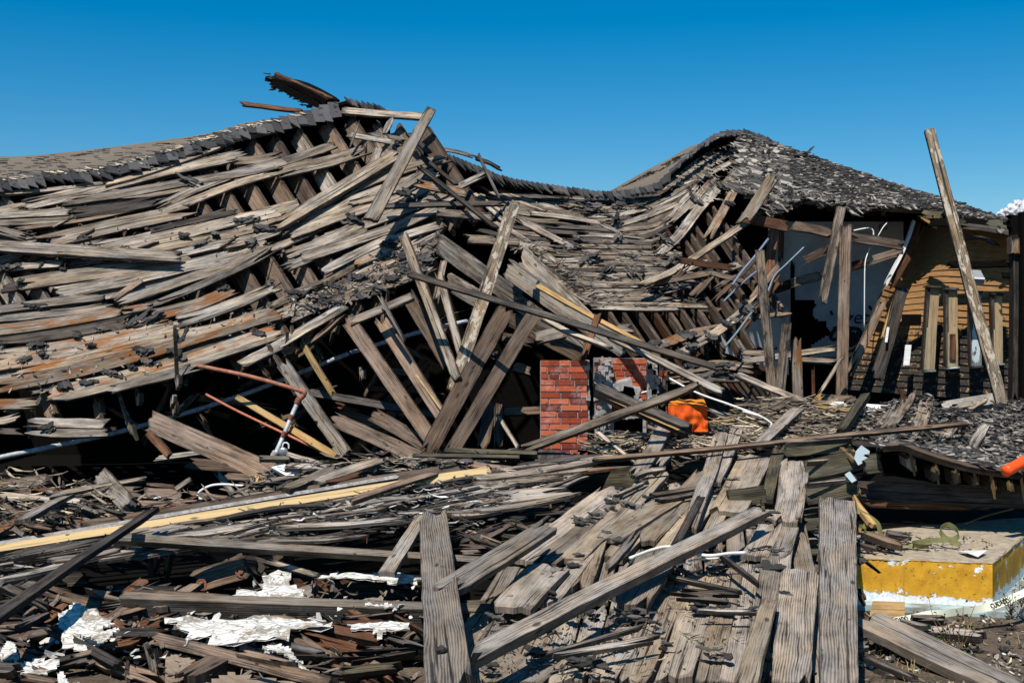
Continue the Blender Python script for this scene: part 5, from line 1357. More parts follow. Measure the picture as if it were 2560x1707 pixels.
# brown box joist at left, padlock timber, white batten
beam('U', 54, 'brown', '11.7:10.9', [375, 1052, 480, 1095, 600, 1147, 745, 1212], 'broad brown joist sloping out of the dark hollow at the left towards the white batten', 'joist', t=.05, nrm=(-.1, -.97, .2), jag=.03, warp=.004)
beam('U', 24, 'white', '10.95:10.3', [690, 1163, 760, 1205, 835, 1248], 'white painted batten lying on the end of the broad brown joist', 'batten', 'batten', t=.03, nrm=(-.1, -.6, .8), jag=.02)
table('''
I|72|brown|11.6:11.3|-40 555 200 530 420 495|brown timber end poking in at the left edge above the rubble, shredded at its tip|t=.08 n=0,-.9,.4
I|44|pale|R-.25|-40 630 300 640 680 690|grey board lying level at the left edge under the shredded timber|n=0,-.7,.7
I|36|grey|R-.4|400 645 800 580 1230 488|long grey splinter lying across the steep block at the left|n=0,-.7,.7
I|44|grey|R-.45|180 855 380 750 560 650|short grey batten slanting at the left rubble below the grey splinter|n=-.2,-.7,.7
I|150|pale|R-.3|850 465 960 600 1095 725|thick short grey plank leaning steeply in the left rubble|n=-.3,-.8,.5 t=.06
I|90|brown|11.2|1205 610 1530 625|brown board face standing on edge below the thick short plank|n=0,-.95,.3
I|90|brown|11.3|1000 600 1200 605|short brown board on edge just left of the standing brown face|n=0,-.95,.3
I|90|brown|11.2|1540 635 1760 655 1990 690|brown board on edge inside the loop of pale cable|n=0,-.95,.3
I|30|brown|11.4|1210 535 1470 560|narrow brown lath above the standing brown boards|n=0,-.9,.4
I|96|brown|11.9|1560 370 1800 370 2120 400|brown crosspiece behind the broad sloping joist|n=0,-.95,.25 t=.06
I|60|brown|11.8|1880 470 2160 480|short brown stub under the crosspiece behind the sloping joist|n=0,-.95,.25
I|56|grey|11.5:11.3|1830 435 1910 550 1985 650|short grey offcut standing by the pale cable loop|n=-.3,-.9,.3
I|40|pale|12.6|1300 330 1560 300 1740 270|pale sliver of board lit in the hollow behind the sloping joist|n=0,-.7,.7
I|70|red|12.3:12|1250 100 1340 200 1430 300|dark red stub hanging under the upper end of the sloping joist|n=-.2,-.9,.1
I|30|tan|R-.2|780 560 880 620 1010 560|curled strip of lath in front of the thick short plank|bend=1 n=0,-.7,.7
I|36|grey|R-.3|630 700 720 770 840 790|grey lath lying right under the long grey splinter|n=0,-.7,.7
I|26|dark|R-.35|780 715 900 760 1040 795|black stick just above the cream beam at the left|n=0,-.7,.7
I|90|brown|10.9|110 830 400 840 760 850|dark brown timber behind the cream beam at far left, with bolt heads|n=0,-.95,.3
I|110|brown|10.4|-40 920 150 930 360 960|brown timber with bolt heads cut by the left edge, over the cream beam|n=0,-.95,.3
I|90|red|10.9|830 720 950 730|rust brown block sitting beside the thick short plank|n=0,-.95,.3
I|60|brown|10.9|580 790 700 795|small brown block by the left batten|n=0,-.95,.3
I|36|brown|R-.5|200 880 300 895 460 920|short brown lath behind the cream beam with a bolt beside it|n=0,-.8,.6
I|34|brown|10.6|450 765 460 840|small upright brown offcut at the left rubble|n=-.1,-.95,.2
I|40|pale|11|1470 590 1540 530 1610 490|small forked offcut sticking up right of the standing brown faces|n=0,-.9,.4
K|60|grey|R-.4|370 590 600 510 810 400|dark grey board leaning over the white batten|n=-.1,-.7,.7 t=.04
K|70|tan|R-.35|620 540 800 470 1000 390 1200 335|long split board lying between the white batten and the fan|n=0,-.7,.7 t=.04 jag=.1
K|40|red|R-.3|720 540 880 500 1040 455|rust red sliver under the long split board|n=0,-.7,.7
K|40|brown|R-.45|930 680 1200 590 1450 510 1660 440|slim brown stick crossing the cream beam upward to the right|n=0,-.7,.7
K|40|pale|R-.1|390 290 560 340 720 385|pale board below the padlock|n=0,-.7,.7
K|50|grey|R-.1|380 390 600 400 860 410|grey board lying level under the golden batten foot|n=0,-.5,.85
K|36|grey|R-.1|160 325 300 330 430 330|short grey board behind the padlock|n=0,-.5,.85
K|30|grey|R-.15|1010 430 1150 435|short grey offcut left of the fan's foot|n=0,-.5,.85
K|36|olive|R-.3|1725 262 2000 270 2352 282 2500 290|smooth olive pole lying level left of the chimney, upper of the pair|n=0,-.7,.7 t=.05 jag=.01
K|28|olive|R-.35|1450 308 1800 312 2352 318|thinner olive pole lying level, lower of the pair|n=0,-.7,.7 t=.04 jag=.01
K|30|grey|R-.3|1470 350 1600 330 1720 325|short grey stick under the olive poles|n=0,-.7,.7
K|40|dark|R-.3|1640 360 1800 350 1960 345|short dark board under the olive poles|n=0,-.7,.7
K|46|brown|R-.2|1880 370 2060 395 2280 415|brown board lying level under the olive poles|n=0,-.7,.7
''')
for x, y, reg, s_ in ((105, 945, 'I', 24), (290, 955, 'I', 20), (450, 890, 'I', 22), (615, 885, 'I', 24), (325, 880, 'I', 14)): pass
tube('pale_cable', 'I', 22, 'cable', '10.9', [1760, 700, 1690, 665, 1660, 635, 1690, 590, 1780, 548, 1900, 540, 2050, 548, 2240, 498], 'loop of pale cable lying at the foot of the broad brown joist', 'cable')
tube('orange_wire', 'I', 12, 'orangewire', '10.4:10.0', [1980, 662, 2060, 662, 2110, 690, 2190, 772], 'bright orange wire bent over the cream beam', 'wire')
for i, (x, m_, l) in enumerate(((2075, 'orange', 'orange tinted'), (2110, 'fresh', 'yellow'), (2150, 'olive', 'olive'), (2195, 'peel', 'pale green flaking'))):
    add_plank('I', 40, m_, '10.9:10.8', [x + 60, 455 + i * 20, x - 20, 650], 'tile', l + ' slip of board leaning in the small stack beside the cable loop', 'board', t=.015, nrm=Vector((-.5, -.8, .3)))

# the tarred deck edge under the cream beam: many thin splintered laths
TD = empty('tarred_roof_edge', W3(600, 1330, 9.0), 'long strip of black tarred roof edge under the cream beam, splintered into thin laths', 'roof wreckage')
r2 = random.Random(77)
for i in range(64):
    u0 = r2.uniform(-120, 1250); f = r2.random()
    v0 = lambda u: interp([(-120, 1420), (0, 1400), (600, 1290), (1000, 1225), (1300, 1170), (1500, 1150)], u)
    hh = lambda u: interp([(-120, 40), (0, 50), (500, 70), (800, 100), (1200, 100), (1330, 90), (1500, 30)], u)
    L_ = r2.uniform(180, 620); xy = []
    for g in (0, .33, .66, 1):
        u = min(1480, u0 + L_ * g); xy += [u, v0(u) + hh(u) * (f + (r2.random() - .5) * .05) - 4]
    add_plank('U', r2.uniform(5, 13), r2.choice(('dark', 'dark', 'tar', 'grey', 'tar')), 'R%.3f' % (-.12 - r2.random() * .14), xy, 'lath', parent=TD, t=.018, jag=.2, warp=.04)
scatter('felt_crumbs', [P_('U', [0, 1400, 600, 1290, 1000, 1225, 1300, 1165, 1480, 1160, 1330, 1240, 1200, 1320, 900, 1340, 500, 1360, 0, 1450])], 'R-.17', 700, (.03, .14), (.008, .028), 'shingle', .35, (-.4, .6), (-.1, .2), TD, seed=41, lift=.05)
scatter('pale_crumbs', [P_('U', [600, 1320, 1000, 1230, 1300, 1190, 1250, 1270, 1000, 1300])], 'R-.2', 22, (.05, .16), (.01, .03), 'plaster_bits', .3, (-.5, .6), (-.1, .2), TD, seed=42, lift=.04)
table('''
I|50|dark|R-.3|-40 1180 300 1100 700 1030
I|56|grey|R-.32|1090 965 1250 930 1420 890
I|60|grey|R-.34|1200 985 1400 930 1570 895
I|50|grey|R-.3|1350 985 1700 960 2100 890 2352 830
I|40|dark|R-.33|100 1170 500 1090 900 1010
I|40|grey|R-.36|400 1190 800 1130 1040 1075
J|50|grey|R-.25|-40 250 400 130 700 80 1045 40
J|36|grey|R-.3|-40 335 300 270 700 165 1260 68
J|40|dark|R-.28|-40 190 300 120 700 40 900 10
M|50|grey|R-.28|-60 665 350 620 700 560 1000 500 1290 475
M|100|pale|R-.3|120 835 500 790 860 755
M|34|grey|R-.36|-60 945 400 880 860 795
M|56|tar|R-.26|-60 720 300 690 760 640
M|36|dark|R-.25|300 560 700 510 1100 470
M|40|orange|R-.3|760 610 900 595 1050 575
K|34|grey|R-.35|300 900 900 880 1480 830
K|34|grey|R-.37|-100 1000 150 940 320 900
K|50|grey|R-.33|1740 800 2000 780 2352 710
''', 'lath', parent=TD, t=.022, jag=.15)
# broken joist ends under that edge
table('''
K|140|dark|9.4:9.3|385 1000 600 1000 800 960
K|110|dark|9.3|-60 1020 60 1010 160 990
K|90|dark|9.5|1740 850 1850 850 1940 830
K|90|brown|9.9|2150 830 2300 800
M|110|brown|9.9|540 890 600 890 650 870
M|90|dark|9.6|130 980 200 990 270 950
K|230|brown|9.0|380 1060 420 1230
J|110|dark|8.7|530 340 700 330 845 335
J|130|brown|8.8|1740 130 2000 120 2080 110
J|34|brown|8.9|1450 60 1410 240 1380 350
J|70|brown|9.1|1300 60 1290 320
''', 'joist_end', parent=TD, t=.09, jag=.12, nrm=Vector((0, -.97, .25)))
for x, y0, y1 in ((862, 905, 1080), (1070, 880, 1095), (1930, 810, 1010), (2115, 780, 910)):
    tube('rod', 'K', 9, 'rust', '9.3', [x, y0, x - 3, (y0 + y1) / 2, x - 6, y1], parent=TD, sides=6)
# two big dark olive beams on the right part of the tarred edge
beam('M', 170, 'olive', '11.0:10.6', [770, 690, 1000, 680, 1330, 640], 'dark olive joist on edge in shadow under the tarred edge, left of the fallen deck', 'joist', t=.07, nrm=(0, -.98, .2), warp=.004)
table('''
U|19:15|ngrey|R-.55|274 1347 450 1356 610 1368 900 1384 1212 1404|long slim grey board lying level, ending on the tall zebra grained plank|t=.06 n=0,-.75,.66 jag=.06
U|24:13|dark|R-.95|-40 1565 100 1466 230 1380 384 1276|long slate grey lath slanting up from the left edge across the cream beam|n=-.2,-.7,.7 jag=.03
J|64|ngrey|7.45|1010 540 1400 560 1900 575 2352 590 2770 612 3300 640 4200 650|heavy squared timber lying level across the white rubbish at the bottom|t=.13 n=0,-.35,.94 jag=.03 warp=.004
U|26:36|ngrey|R-.6|1058 1290 1020 1350 966 1436|grey plank slanting down left from the top of the tall zebra grained plank|n=-.15,-.7,.7 jag=.1
U|66:120|zebra|R-.75|1081 1270 1090 1360 1103 1480 1118 1600 1126 1740|tall zebra grained plank standing upright in the foreground, left of the fallen deck|n=-.1,-.75,.66 t=.05 jag=.18
U|52:40|ngrey|R-.9|1108 1483 1180 1440 1260 1398 1376 1315|board with a pointed tip overlapping the tall zebra grained plank|n=0,-.6,.8 t=.04 jag=.1
U|28:40|ngrey|R-.8|1905 1280 1800 1325 1640 1392 1470 1466 1340 1545 1160 1655|longest diagonal plank lying across the fallen deck in the foreground|n=.1,-.6,.8 t=.07 jag=.06
''')
tag(scrap(None, 'L', 1690, 985, 130, 120, .3, 'R-.84', random.Random(3), 'shingle', 'felt_knot', .05), 'round crusted lump of felt stuck near the foot of the tall zebra grained plank', 'felt')
def bolted():
    e = empty('bolted_timber', W3(*full('J', 1880, 400), 8.4), 'short brown timber with two rusty bolt plates, tilted in the left foreground', 'timber')
    add_plank('J', 190, 'brown', '8.5:8.3', [1660, 365, 1850, 300, 2130, 225], 'timber', parent=e, t=.12, nrm=Vector((-.1, -.95, .3)), jag=.05)
    add_plank('J', 120, 'dark', '8.45', [2130, 200, 2200, 220, 2250, 260], 'broken_knot', parent=e, t=.12, nrm=Vector((.1, -.95, .3)), jag=.1)
    for x, y, s_ in ((1692, 372, 48), (2030, 262, 52)): bolt(x, y, s_, 'J', 8.26, e)
def bolt(x, y, s_, reg, Y, parent, label=None):
    u, v = full(reg, x, y); R = s_ / REG[reg][2] / F_PX * Y; c = W3(u, v, Y); V, Fc = [], []
    n = Vector((-.1, -.95, .2)).normalized(); a = n.cross(Vector((0, 0, 1))).normalized(); b = n.cross(a)
    N = 18
    rings = ((1, 0), (1, .28), (.8, .34), (.78, .18), (.5, .18), (.45, .5), (.4, .75), (.0, .8))
    for rr, h in rings:
        for i in range(N):
            t_ = 2 * math.pi * i / N; q = rr * R * (1 + (.08 * math.cos(6 * t_) if rr < .6 else .04 * math.sin(5 * t_)))
            V.append(c + a * math.cos(t_) * q + b * math.sin(t_) * q + n * h * R * .6)
    for j in range(len(rings) - 1):
        for i in range(N):
            Fc.append((j * N + i, j * N + (i + 1) % N, (j + 1) * N + (i + 1) % N, (j + 1) * N + i))
    Fc.append(tuple(range(N)))
    return mesh_obj('bolt_head', V, Fc, M['rust'], parent)
bolted()
e_ = empty('rotten_timber', W3(*full('J', 330, 800), 7.6), 'black rotten timber block with one rusty bolt plate in the lower left corner', 'timber')
add_plank('J', 230, 'dark', '7.7:7.6', [190, 690, 300, 710, 480, 720], 'timber', parent=e_, t=.14, nrm=Vector((-.1, -.95, .3)), jag=.12)
bolt(232, 690, 52, 'J', 7.5, e_)
e_ = empty('bolted_sill', W3(*full('I', 200, 1000), 10.2), 'dark timber sill with four rusty bolt heads behind the cream beam at the left edge', 'timber')
add_plank('I', 60, 'dark', '10.35:10.6', [-40, 960, 300, 930, 680, 890], 'timber', parent=e_, t=.1, nrm=Vector((0, -.95, .3)), jag=.05)
for x, y, s_, Y in ((105, 945, 28, 10.2), (292, 952, 24, 10.25), (450, 890, 26, 10.4), (615, 885, 30, 10.45)): bolt(x, y, s_, 'I', Y, e_)

# white peeling boards, brown paper and timbers in the pit at the lower left
def crumple(name, reg, poly, Y, mat, label, cat, seed, amp=.03, group=None, tilt=0.0, parent=None, n=15, zamp=1.0):
    """crumpled sheet: ragged outline, bent up and down; lies where its corners meet the rubble"""
    r = random.Random(seed); P2 = [full(reg, poly[i], poly[i + 1]) for i in range(0, len(poly), 2)]
    pu = [p[0] for p in P2]; pv = [p[1] for p in P2]
    V, Fc = [], []; idx = {}
    u0, u1, v0, v1 = min(pu), max(pu), min(pv), max(pv); ny = max(4, int(n * (v1 - v0) / (u1 - u0) * 1.6)); 
    def vert(i, j, s_):
        k_ = (i, j, s_)
        if k_ not in idx:
            u = u0 + (u1 - u0) * i / n; v = v0 + (v1 - v0) * j / ny
            y = interp(RT, v) + Y if isinstance(Y, float) and Y < 3 else Y
            p = W3(u + r.uniform(-.25, .25) * (u1 - u0) / n, v + r.uniform(-.3, .3) * (v1 - v0) / ny, y)
            q = p * 4.0 + Vector((seed * 3.1, 0, 0))
            p = p + Vector((0, 0, zamp * amp * (mnoise.noise(q) + .5 * mnoise.noise(q * 3.1))))
            idx[k_] = len(V); V.append(p - Vector((0, 0, .006 * s_)))
        return idx[k_]
    for s_ in (0, 1):
        for j in range(ny):
            for i in range(n):
                uc, vc = u0 + (u1 - u0) * (i + .5) / n, v0 + (v1 - v0) * (j + .5) / ny
                if in_poly(uc, vc, P2): Fc.append((vert(i, j, s_), vert(i, j + 1, s_), vert(i + 1, j + 1, s_), vert(i + 1, j, s_)))
    return tag(mesh_obj(name, V, Fc, M[mat], parent), label, cat, group)
crumple('board_sheet', 'J', [1390, 680, 1500, 640, 2352, 640, 2700, 660, 2790, 720, 2500, 760, 2352, 850, 2150, 850, 1850, 850, 1640, 800, 1480, 730], -.25, 'sheet', 'largest white peeling sheet, lit by the sun under the heavy squared timber', 'sheet', 3, .04)
crumple('board_sheet', 'J', [490, 600, 650, 520, 900, 640, 960, 720, 850, 760, 880, 860, 700, 900, 520, 880], -.2, 'sheet', 'shaded white sheet heaped left of the heavy squared timber', 'sheet', 4, .03)
crumple('board_sheet', 'J', [610, 730, 700, 700, 860, 760, 980, 700, 960, 660, 1000, 760, 850, 850, 800, 830], -.35, 'sheet', 'torn white piece on top of the shaded white sheet', 'sheet', 5, .03)
crumple('board_sheet', 'J', [120, 1020, 300, 960, 500, 980, 440, 1080, 380, 1140, 200, 1110], -.2, 'sheet', 'white flake sheet low in the left corner beside the black timber', 'sheet', 6, .04)
crumple('board_sheet', 'J', [0, 950, 60, 860, 130, 880, 160, 990, 20, 1020], -.2, 'sheet', 'small white sheet cut by the left edge of the picture', 'sheet', 7, .03)
crumple('board_sheet', 'J', [1820, 480, 2000, 430, 2180, 420, 2280, 250, 2460, 240, 2420, 370, 2560, 450, 2660, 490, 2640, 520, 2100, 530], -.1, 'sheet', 'crumpled white sheet curling up beside the bolted brown timber', 'sheet', 8, .045)
crumple('board_sheet', 'L', [780, 285, 1100, 300, 1180, 280, 1540, 295, 1550, 345, 1000, 330, 640, 330], -.05, 'sheet', 'long narrow white sheet behind the rusty brown board', 'sheet', 9, .03)
crumple('board_sheet', 'L', [1050, 555, 1100, 520, 1220, 530, 1310, 570], -.1, 'sheet', 'small white flake on the heavy squared timber', 'sheet', 10, .02)
crumple('board_sheet', 'L', [860, 690, 1250, 695, 1420, 690, 1420, 740, 1230, 760, 1200, 800, 1100, 750, 950, 740], -.2, 'sheet', 'white sheet under the heavy timber beside the olive block', 'sheet', 11, .03)
crumple('board_sheet', 'L', [190, 860, 290, 810, 430, 900, 490, 990, 380, 960, 260, 930], -.25, 'sheet', 'crumpled white piece below the largest white sheet', 'sheet', 12, .03)
crumple('board_sheet', 'J', [450, 1150, 520, 1090, 580, 1170, 700, 1200, 500, 1210], -.2, 'sheet', 'white torn scrap at the bottom edge, left of the brown timbers', 'sheet', 13, .04)
crumple('board_sheet', 'L', [0, 870, 200, 900, 450, 1010, 700, 1130, 720, 1160, 400, 1090, 0, 990], .05, 'sheet', 'broken white sheet in shade beneath the brown bottom board', 'sheet', 14, .04)
crumple('paper_sheet', 'J', [1390, 990, 1460, 970, 1700, 1030, 1640, 1090, 1480, 1180, 1390, 1180], .0, 'paper', 'brown paper sheet torn between the brown timbers', 'paper', 15, .015)
crumple('paper_sheet', 'J', [1720, 1210, 1930, 1100, 2352, 1190, 2700, 1220], .0, 'paper', 'brown paper sheet at the bottom edge right of the timber stub', 'paper', 16, .015)
crumple('paper_sheet', 'L', [640, 895, 900, 900, 1150, 960, 1100, 1050, 960, 1110, 820, 1100, 790, 1050], .05, 'paper', 'flat brown paper sheet between the chunk and the olive block', 'paper', 17, .02)
crumple('paper_sheet', 'L', [640, 530, 690, 490, 900, 490, 1130, 490, 1340, 510, 1320, 550, 1000, 545], .03, 'paper', 'brown paper sheet behind the heavy squared timber', 'paper', 18, .02)
table('''
L|150|red|8.15:8.1|335 400 700 410 1100 415 1545 425|rusty brown board standing on edge behind the heavy squared timber|n=0,-.9,.42 t=.06 jag=.05
L|100|tan|7.9|500 485 570 455 655 430|small ribbed block of wood leaning on the rusty brown board|n=0,-.5,.85 t=.06
L|46|grey|8.4:8.0|220 185 440 245 660 310|grey stick sloping down to the rusty brown board|n=0,-.7,.7
L|80|red|7.1:6.9|390 690 620 750 800 780 1060 820 1250 860|splintered rust dark beam top under the heavy squared timber|n=0,-.5,.85 t=.05 jag=.2
L|110|red|6.95:6.75|470 810 750 870 1000 920 1300 1010 1360 1030|splintered rust dark beam side below its torn top|n=0,-.9,.4 t=.08 jag=.2
L|120|brown|6.9:6.6|440 840 600 920 800 1060|brown chunk of board tipped between the white sheets|n=-.1,-.7,.7 t=.09
L|215|olive|7.2|1250 880 1400 875 1550 870|olive block end beside the tall zebra grained plank|n=0,-.95,.3 t=.09 jag=.03
L|60|olive|6.4|860 1135 1100 1110 1360 1085|olive board at the bottom edge left of the tall zebra grained plank|n=0,-.7,.7 t=.08
J|110|brown|7.0:6.2|1310 830 1600 880 1900 950 2352 1080 2800 1210|long brown board on edge running to the bottom of the picture|n=-.1,-.9,.42 t=.07 jag=.03
L|50|brown|6.3:6.1|0 955 220 1010 480 1060|worn upper edge of board lying along the long brown one|n=0,-.5,.85 t=.03 jag=.1
J|120|brown|6.35:6.7|1560 1210 1740 1100 1900 1015|brown timber stub abutting the long brown board|n=-.2,-.5,.85 t=.09
J|110|brown|6.7:6.4|770 1010 1000 1080 1180 1140 1380 1210|brown timber with a pale split edge at the bottom left|n=0,-.8,.6 t=.09 jag=.08
J|70|tan|6.6|1260 860 1290 1000 1320 1130|small broken upright stub by the brown paper|n=-.2,-.9,.4 t=.05 jag=.1
J|44|red|7.0|860 930 1000 880 1210 800|rust coloured splintered lath left of the long brown board|n=0,-.7,.7 jag=.12
J|90|dark|6.3|-40 1090 80 1090 160 1100|dark timber cut by the lower left corner|n=0,-.8,.6 t=.08
J|60|brown|6.2|180 1160 350 1190 520 1210|brown timber along the bottom edge at the left|n=0,-.8,.6 t=.06
J|30|grey|7.2|175 960 280 935 410 915|thin grey lath in the dark pit, lower left|n=0,-.7,.7
J|50|dark|8.2|590 490 720 480 880 475|black board end under the slate grey lath|n=0,-.8,.6
J|46|brown|8.0|1240 470 1400 475|short brown board on the heavy squared timber's left end|n=0,-.5,.85
J|40|brown|7.95|1410 480 1560 485 1720 490|second short brown board lying behind the heavy squared timber|n=0,-.5,.85
K|46|brown|R-.3|1840 1090 1960 1088 2090 1090|short brown batten right of the tall zebra grained plank, upper of two|n=0,-.6,.8 t=.05
K|40|grey|R-.33|1830 1130 1960 1128 2050 1130|short grey batten right of the tall zebra grained plank, lower of two|n=0,-.6,.8 t=.05
L|90|olive|7.6|1890 590 2050 585 2220 570|olive sill between the zebra grained plank and the deck|n=0,-.5,.85 t=.08
L|60|dark|7.5|1890 670 2000 668 2130 665|dark sill below the olive sill beside the zebra grained plank|n=0,-.9,.4 t=.08
''')
table('''
J|60|dark|R+.05|-60 560 200 520 480 500|black beam end in the pit, under the slate grey lath at the left edge|t=.08 n=0,-.85,.5
J|54|red|R-.1|820 930 1000 900 1200 850|dark red splintered beam in the pit, left of the long brown board|t=.06 n=0,-.8,.6
J|46|dark|R-.05|0 820 200 880 420 960|black timber slanting into the lower left pit below the rusty bolt plate|t=.06 n=0,-.85,.5
J|44|brown|R-.08|560 1010 700 980 860 940|brown batten lying across the lower left pit before the white sheets|t=.05 n=0,-.8,.6
J|40|brown|R-.15|1250 450 1600 460 2000 500|long brown lath lying just behind the heavy squared timber|t=.04 n=0,-.7,.7
L|36|red|R-.12|830 700 1000 720 1230 690|rust red stick lying on the white sheet under the heavy timber|t=.03 n=0,-.7,.7
J|60|dark|R+.1|900 420 1300 430 1650 440|dark beam in the void behind the heavy squared timber, left of the bolted timber|t=.08 n=0,-.85,.5
''', jag=.12)
scatter('rubble_litter', [P_('J', [0, 850, 500, 500, 1300, 430, 2000, 480, 2500, 520, 2500, 1190, 0, 1190]), P_('L', [0, 300, 1540, 290, 1540, 1190, 0, 1190])], 'R+.1', 420, (.03, .16), (.006, .03), 'litter', .4, (0, 3.1), (-.1, .2), seed=51, lift=.04, kind='stuff', tone=lambda q: q.random() * .7)
scatter('plaster_litter', [P_('J', [0, 950, 600, 640, 1300, 600, 2000, 500, 2500, 600, 2500, 1000, 1200, 1000, 0, 1190]), P_('L', [600, 220, 1500, 220, 1540, 780, 900, 800, 0, 480]), P_('I', [1100, 680, 1750, 680, 1900, 740, 1150, 790])], 'R+.05', 110, (.02, .09), (.012, .06), 'plaster_bits', .7, (0, 3.1), (-.25, .35), seed=52, lift=.06, kind='stuff')

# ================================================================== FOREGROUND, right: fallen porch deck on olive joists
DK = empty('fallen_deck', (1.0, 8.6, 0), 'fallen deck of weathered boards nailed to olive joists in the foreground', 'deck')
table('''
M|175|olive|11.2:11.0|1560 530 1760 545 1975 520
M|150|olive|9.5|2080 830 2230 800 2400 790
O|120|olive|10.7:10.6|330 250 600 215 900 215
O|170|olive|10.2:10.0|520 425 730 385 950 325
O|185|olive|9.6:9.5|520 625 750 590 965 545
O|170|olive|9.2|480 850 640 835
O|120|olive|8.9|420 1080 640 1070
O|150|olive|9.9|40 700 170 690 310 670
N|90|olive|8.6|250 380 370 385
N|60|dark|9|1000 180 1180 170
''', 'joist', parent=DK, nrm=Vector((0, -.98, .2)), t=.06, jag=.02, warp=.004)
table('''
O|22|fresh|10.6|825 160 880 220 940 292
O|18|fresh|10.1:9.9|815 238 880 300 955 378
O|34|fresh|9.5|865 455 915 530 975 625
''', 'cut_end', parent=DK, nrm=Vector((.3, -.9, .3)), t=.03, jag=.06)
table('''
M|120|ngrey|R-.42|1565 215 1520 320 1480 420 1400 520 1300 640
M|100|ngrey|R-.3|1600 420 1520 470 1480 560
M|175|ngrey|R-.2|330 1360 600 1160 820 1000 1000 850 1150 735
M|170|ngrey|R-.22|520 1380 800 1180 1050 990 1250 850
M|165|ntan|R-.24|760 1360 1000 1140 1250 930 1420 740 1500 610
M|150|ntan|R-.26|1060 1190 1300 1030 1450 940 1610 840
M|170|ntan|R-.22|1370 1210 1520 1030 1700 840 1850 680 1930 610
M|175|ntan|R-.2|1560 1280 1700 1100 1850 920 1960 800
M|120|ngrey|R-.4|2030 265 1990 450 1950 640 1850 850 1750 1100
M|105|ngrey|R-.35|2165 225 2110 420 2060 560 1970 700
M|120|ntan|R-.2|1880 1240 1980 1040 2050 880
M|265|ntan|R-.3|2330 470 2250 640 2150 850 2070 960
O|205|ngrey|R-.35|430 350 420 550 385 750 340 880
O|70|ngrey|R-.37|330 330 345 480 300 760
O|60|ngrey|R-.4|520 430 500 600 455 840
O|105|olive|R-.36|300 250 235 430 190 690
M|150|ntan|R-.15|1100 1350 1240 1200 1350 1100
N|260|ntan|R-.2|800 420 860 220 930 30
N|280|ngrey|R-.36|250 600 400 430 600 215
N|130|ngrey|R-.2|560 560 800 300 940 60
N|310|zebra|R-.42|1220 590 1330 420 1450 260 1530 100
N|250|ntan|R-.1|1280 1230 1420 900 1560 600 1640 330
N|280|ntan|R-.12|1620 1230 1740 880 1840 560 1900 280
N|200|ntan|R-.1|1900 1230 1990 900 2060 600 2120 260
N|220|ngrey|R-.1|2080 1230 2150 900 2230 560 2260 200
N|230|ngrey|R-.1|980 1230 1160 960 1300 740
N|240|ntan|R-.1|640 1230 860 1020 1080 850
N|250|ngrey|R-.1|330 1230 520 1050 700 930
N|240|ntan|R-.08|60 1230 240 1090 420 980
N|140|ngrey|R-.05|1150 700 1300 560 1480 420
O|200|ngrey|R-.25|80 1176 200 1000 230 870
O|150|ngrey|R-.27|300 1176 370 1000 400 850
Q|180|ngrey|R-.2|70 1230 110 900 170 560 230 200 270 -40
Q|110|ngrey|R-.2|330 300 345 120 380 -80
Q|330|zebra|R-.36|390 1240 410 900 430 560 470 250
O|230|dark|R-.1|230 1170 240 1000 250 850
''', 'deck_board', parent=DK, jag=.08, t=.035, warp=.015, clampw=.34)
table('''
U|92:95|zebra|R-.95|2093 1252 2094 1350 2095 1480 2096 1600 2096 1740|grey plank standing upright between the fallen deck and the yellow platform|n=-.1,-.75,.66 t=.05 jag=.06 warp=.006
U|40:62|ntan|R-.6|1924 1503 1900 1580 1885 1630 1862 1730|light striped stick lying on the deck boards left of the zebra patterned board|n=0,-.6,.8 t=.05 jag=.05
M|64|dark|R-.5|1600 1290 1720 1080 1850 830|slate coloured stick propped on the deck, its lower tip on the longest diagonal plank|n=.2,-.6,.8 t=.05 jag=.1
N|64|ngrey|R-.55|1060 260 1180 120 1330 -60|ragged grey stick leaning on the longest diagonal plank at its upper half|n=0,-.6,.8 t=.04 jag=.14
M|26|dark|R-.4|1440 800 1700 770 2000 720|long dark splinter lying level across the upper deck boards|n=0,-.6,.8
M|26|grey|R-.45|1450 850 1640 825 1890 780|grey splinter lying just below the long dark one on the upper deck|n=0,-.6,.8
M|34|grey|R-.55|1280 650 1400 600 1560 580|curved grey strip of bark at the top bend of the deck|bend=1 n=0,-.6,.8
M|20|tan|R-.5|1130 810 1250 750 1410 680|thin tan splinter beside the curved strip at the top bend of the deck|n=0,-.6,.8
N|26|grey|R-.5|520 975 900 870 1390 725|long tan splinter lying low on the deck below the longest diagonal plank|n=0,-.6,.8
N|60:30|pale|R-.5|1520 820 1200 880 900 930 620 975|pale tapering strip of board on the lower deck|n=0,-.6,.8 jag=.1
N|90|dark|R-.5|1590 450 1850 450 2200 490|curled black roofing strip lying across the deck under the pale twigs|n=0,-.6,.8 jag=.12
N|24|grey|R-.45|1550 300 1800 370 2190 450|grey rod like splinter just above the curled black strip|n=0,-.6,.8
N|26|pale|R-.45|1820 595 2050 600 2330 605|thin pale lath lying level right of the deck's middle|n=0,-.6,.8
N|26|dark|R-.6|1920 60 2150 230 2352 380|pair of crossing black splinters at the right of the deck|n=0,-.6,.8
''')
tube('twig', 'N', 30, 'cable', 'R-.7', [1260, 150, 1450, 80, 1590, 55, 1760, 100, 1920, 130, 2100, 110, 2230, 105], 'longest bleached bent twig arching over the longest diagonal plank', 'twig')
tube('twig', 'N', 30, 'mortar', 'R-.72', [1410, 180, 1520, 130, 1600, 125, 1680, 160, 1765, 200], 'short crooked bleached twig under the arching one', 'twig')
tube('twig', 'N', 18, 'cable', 'R-.6', [1650, 210, 1800, 165, 2010, 150], 'thin straight twig right of the crooked one', 'twig')
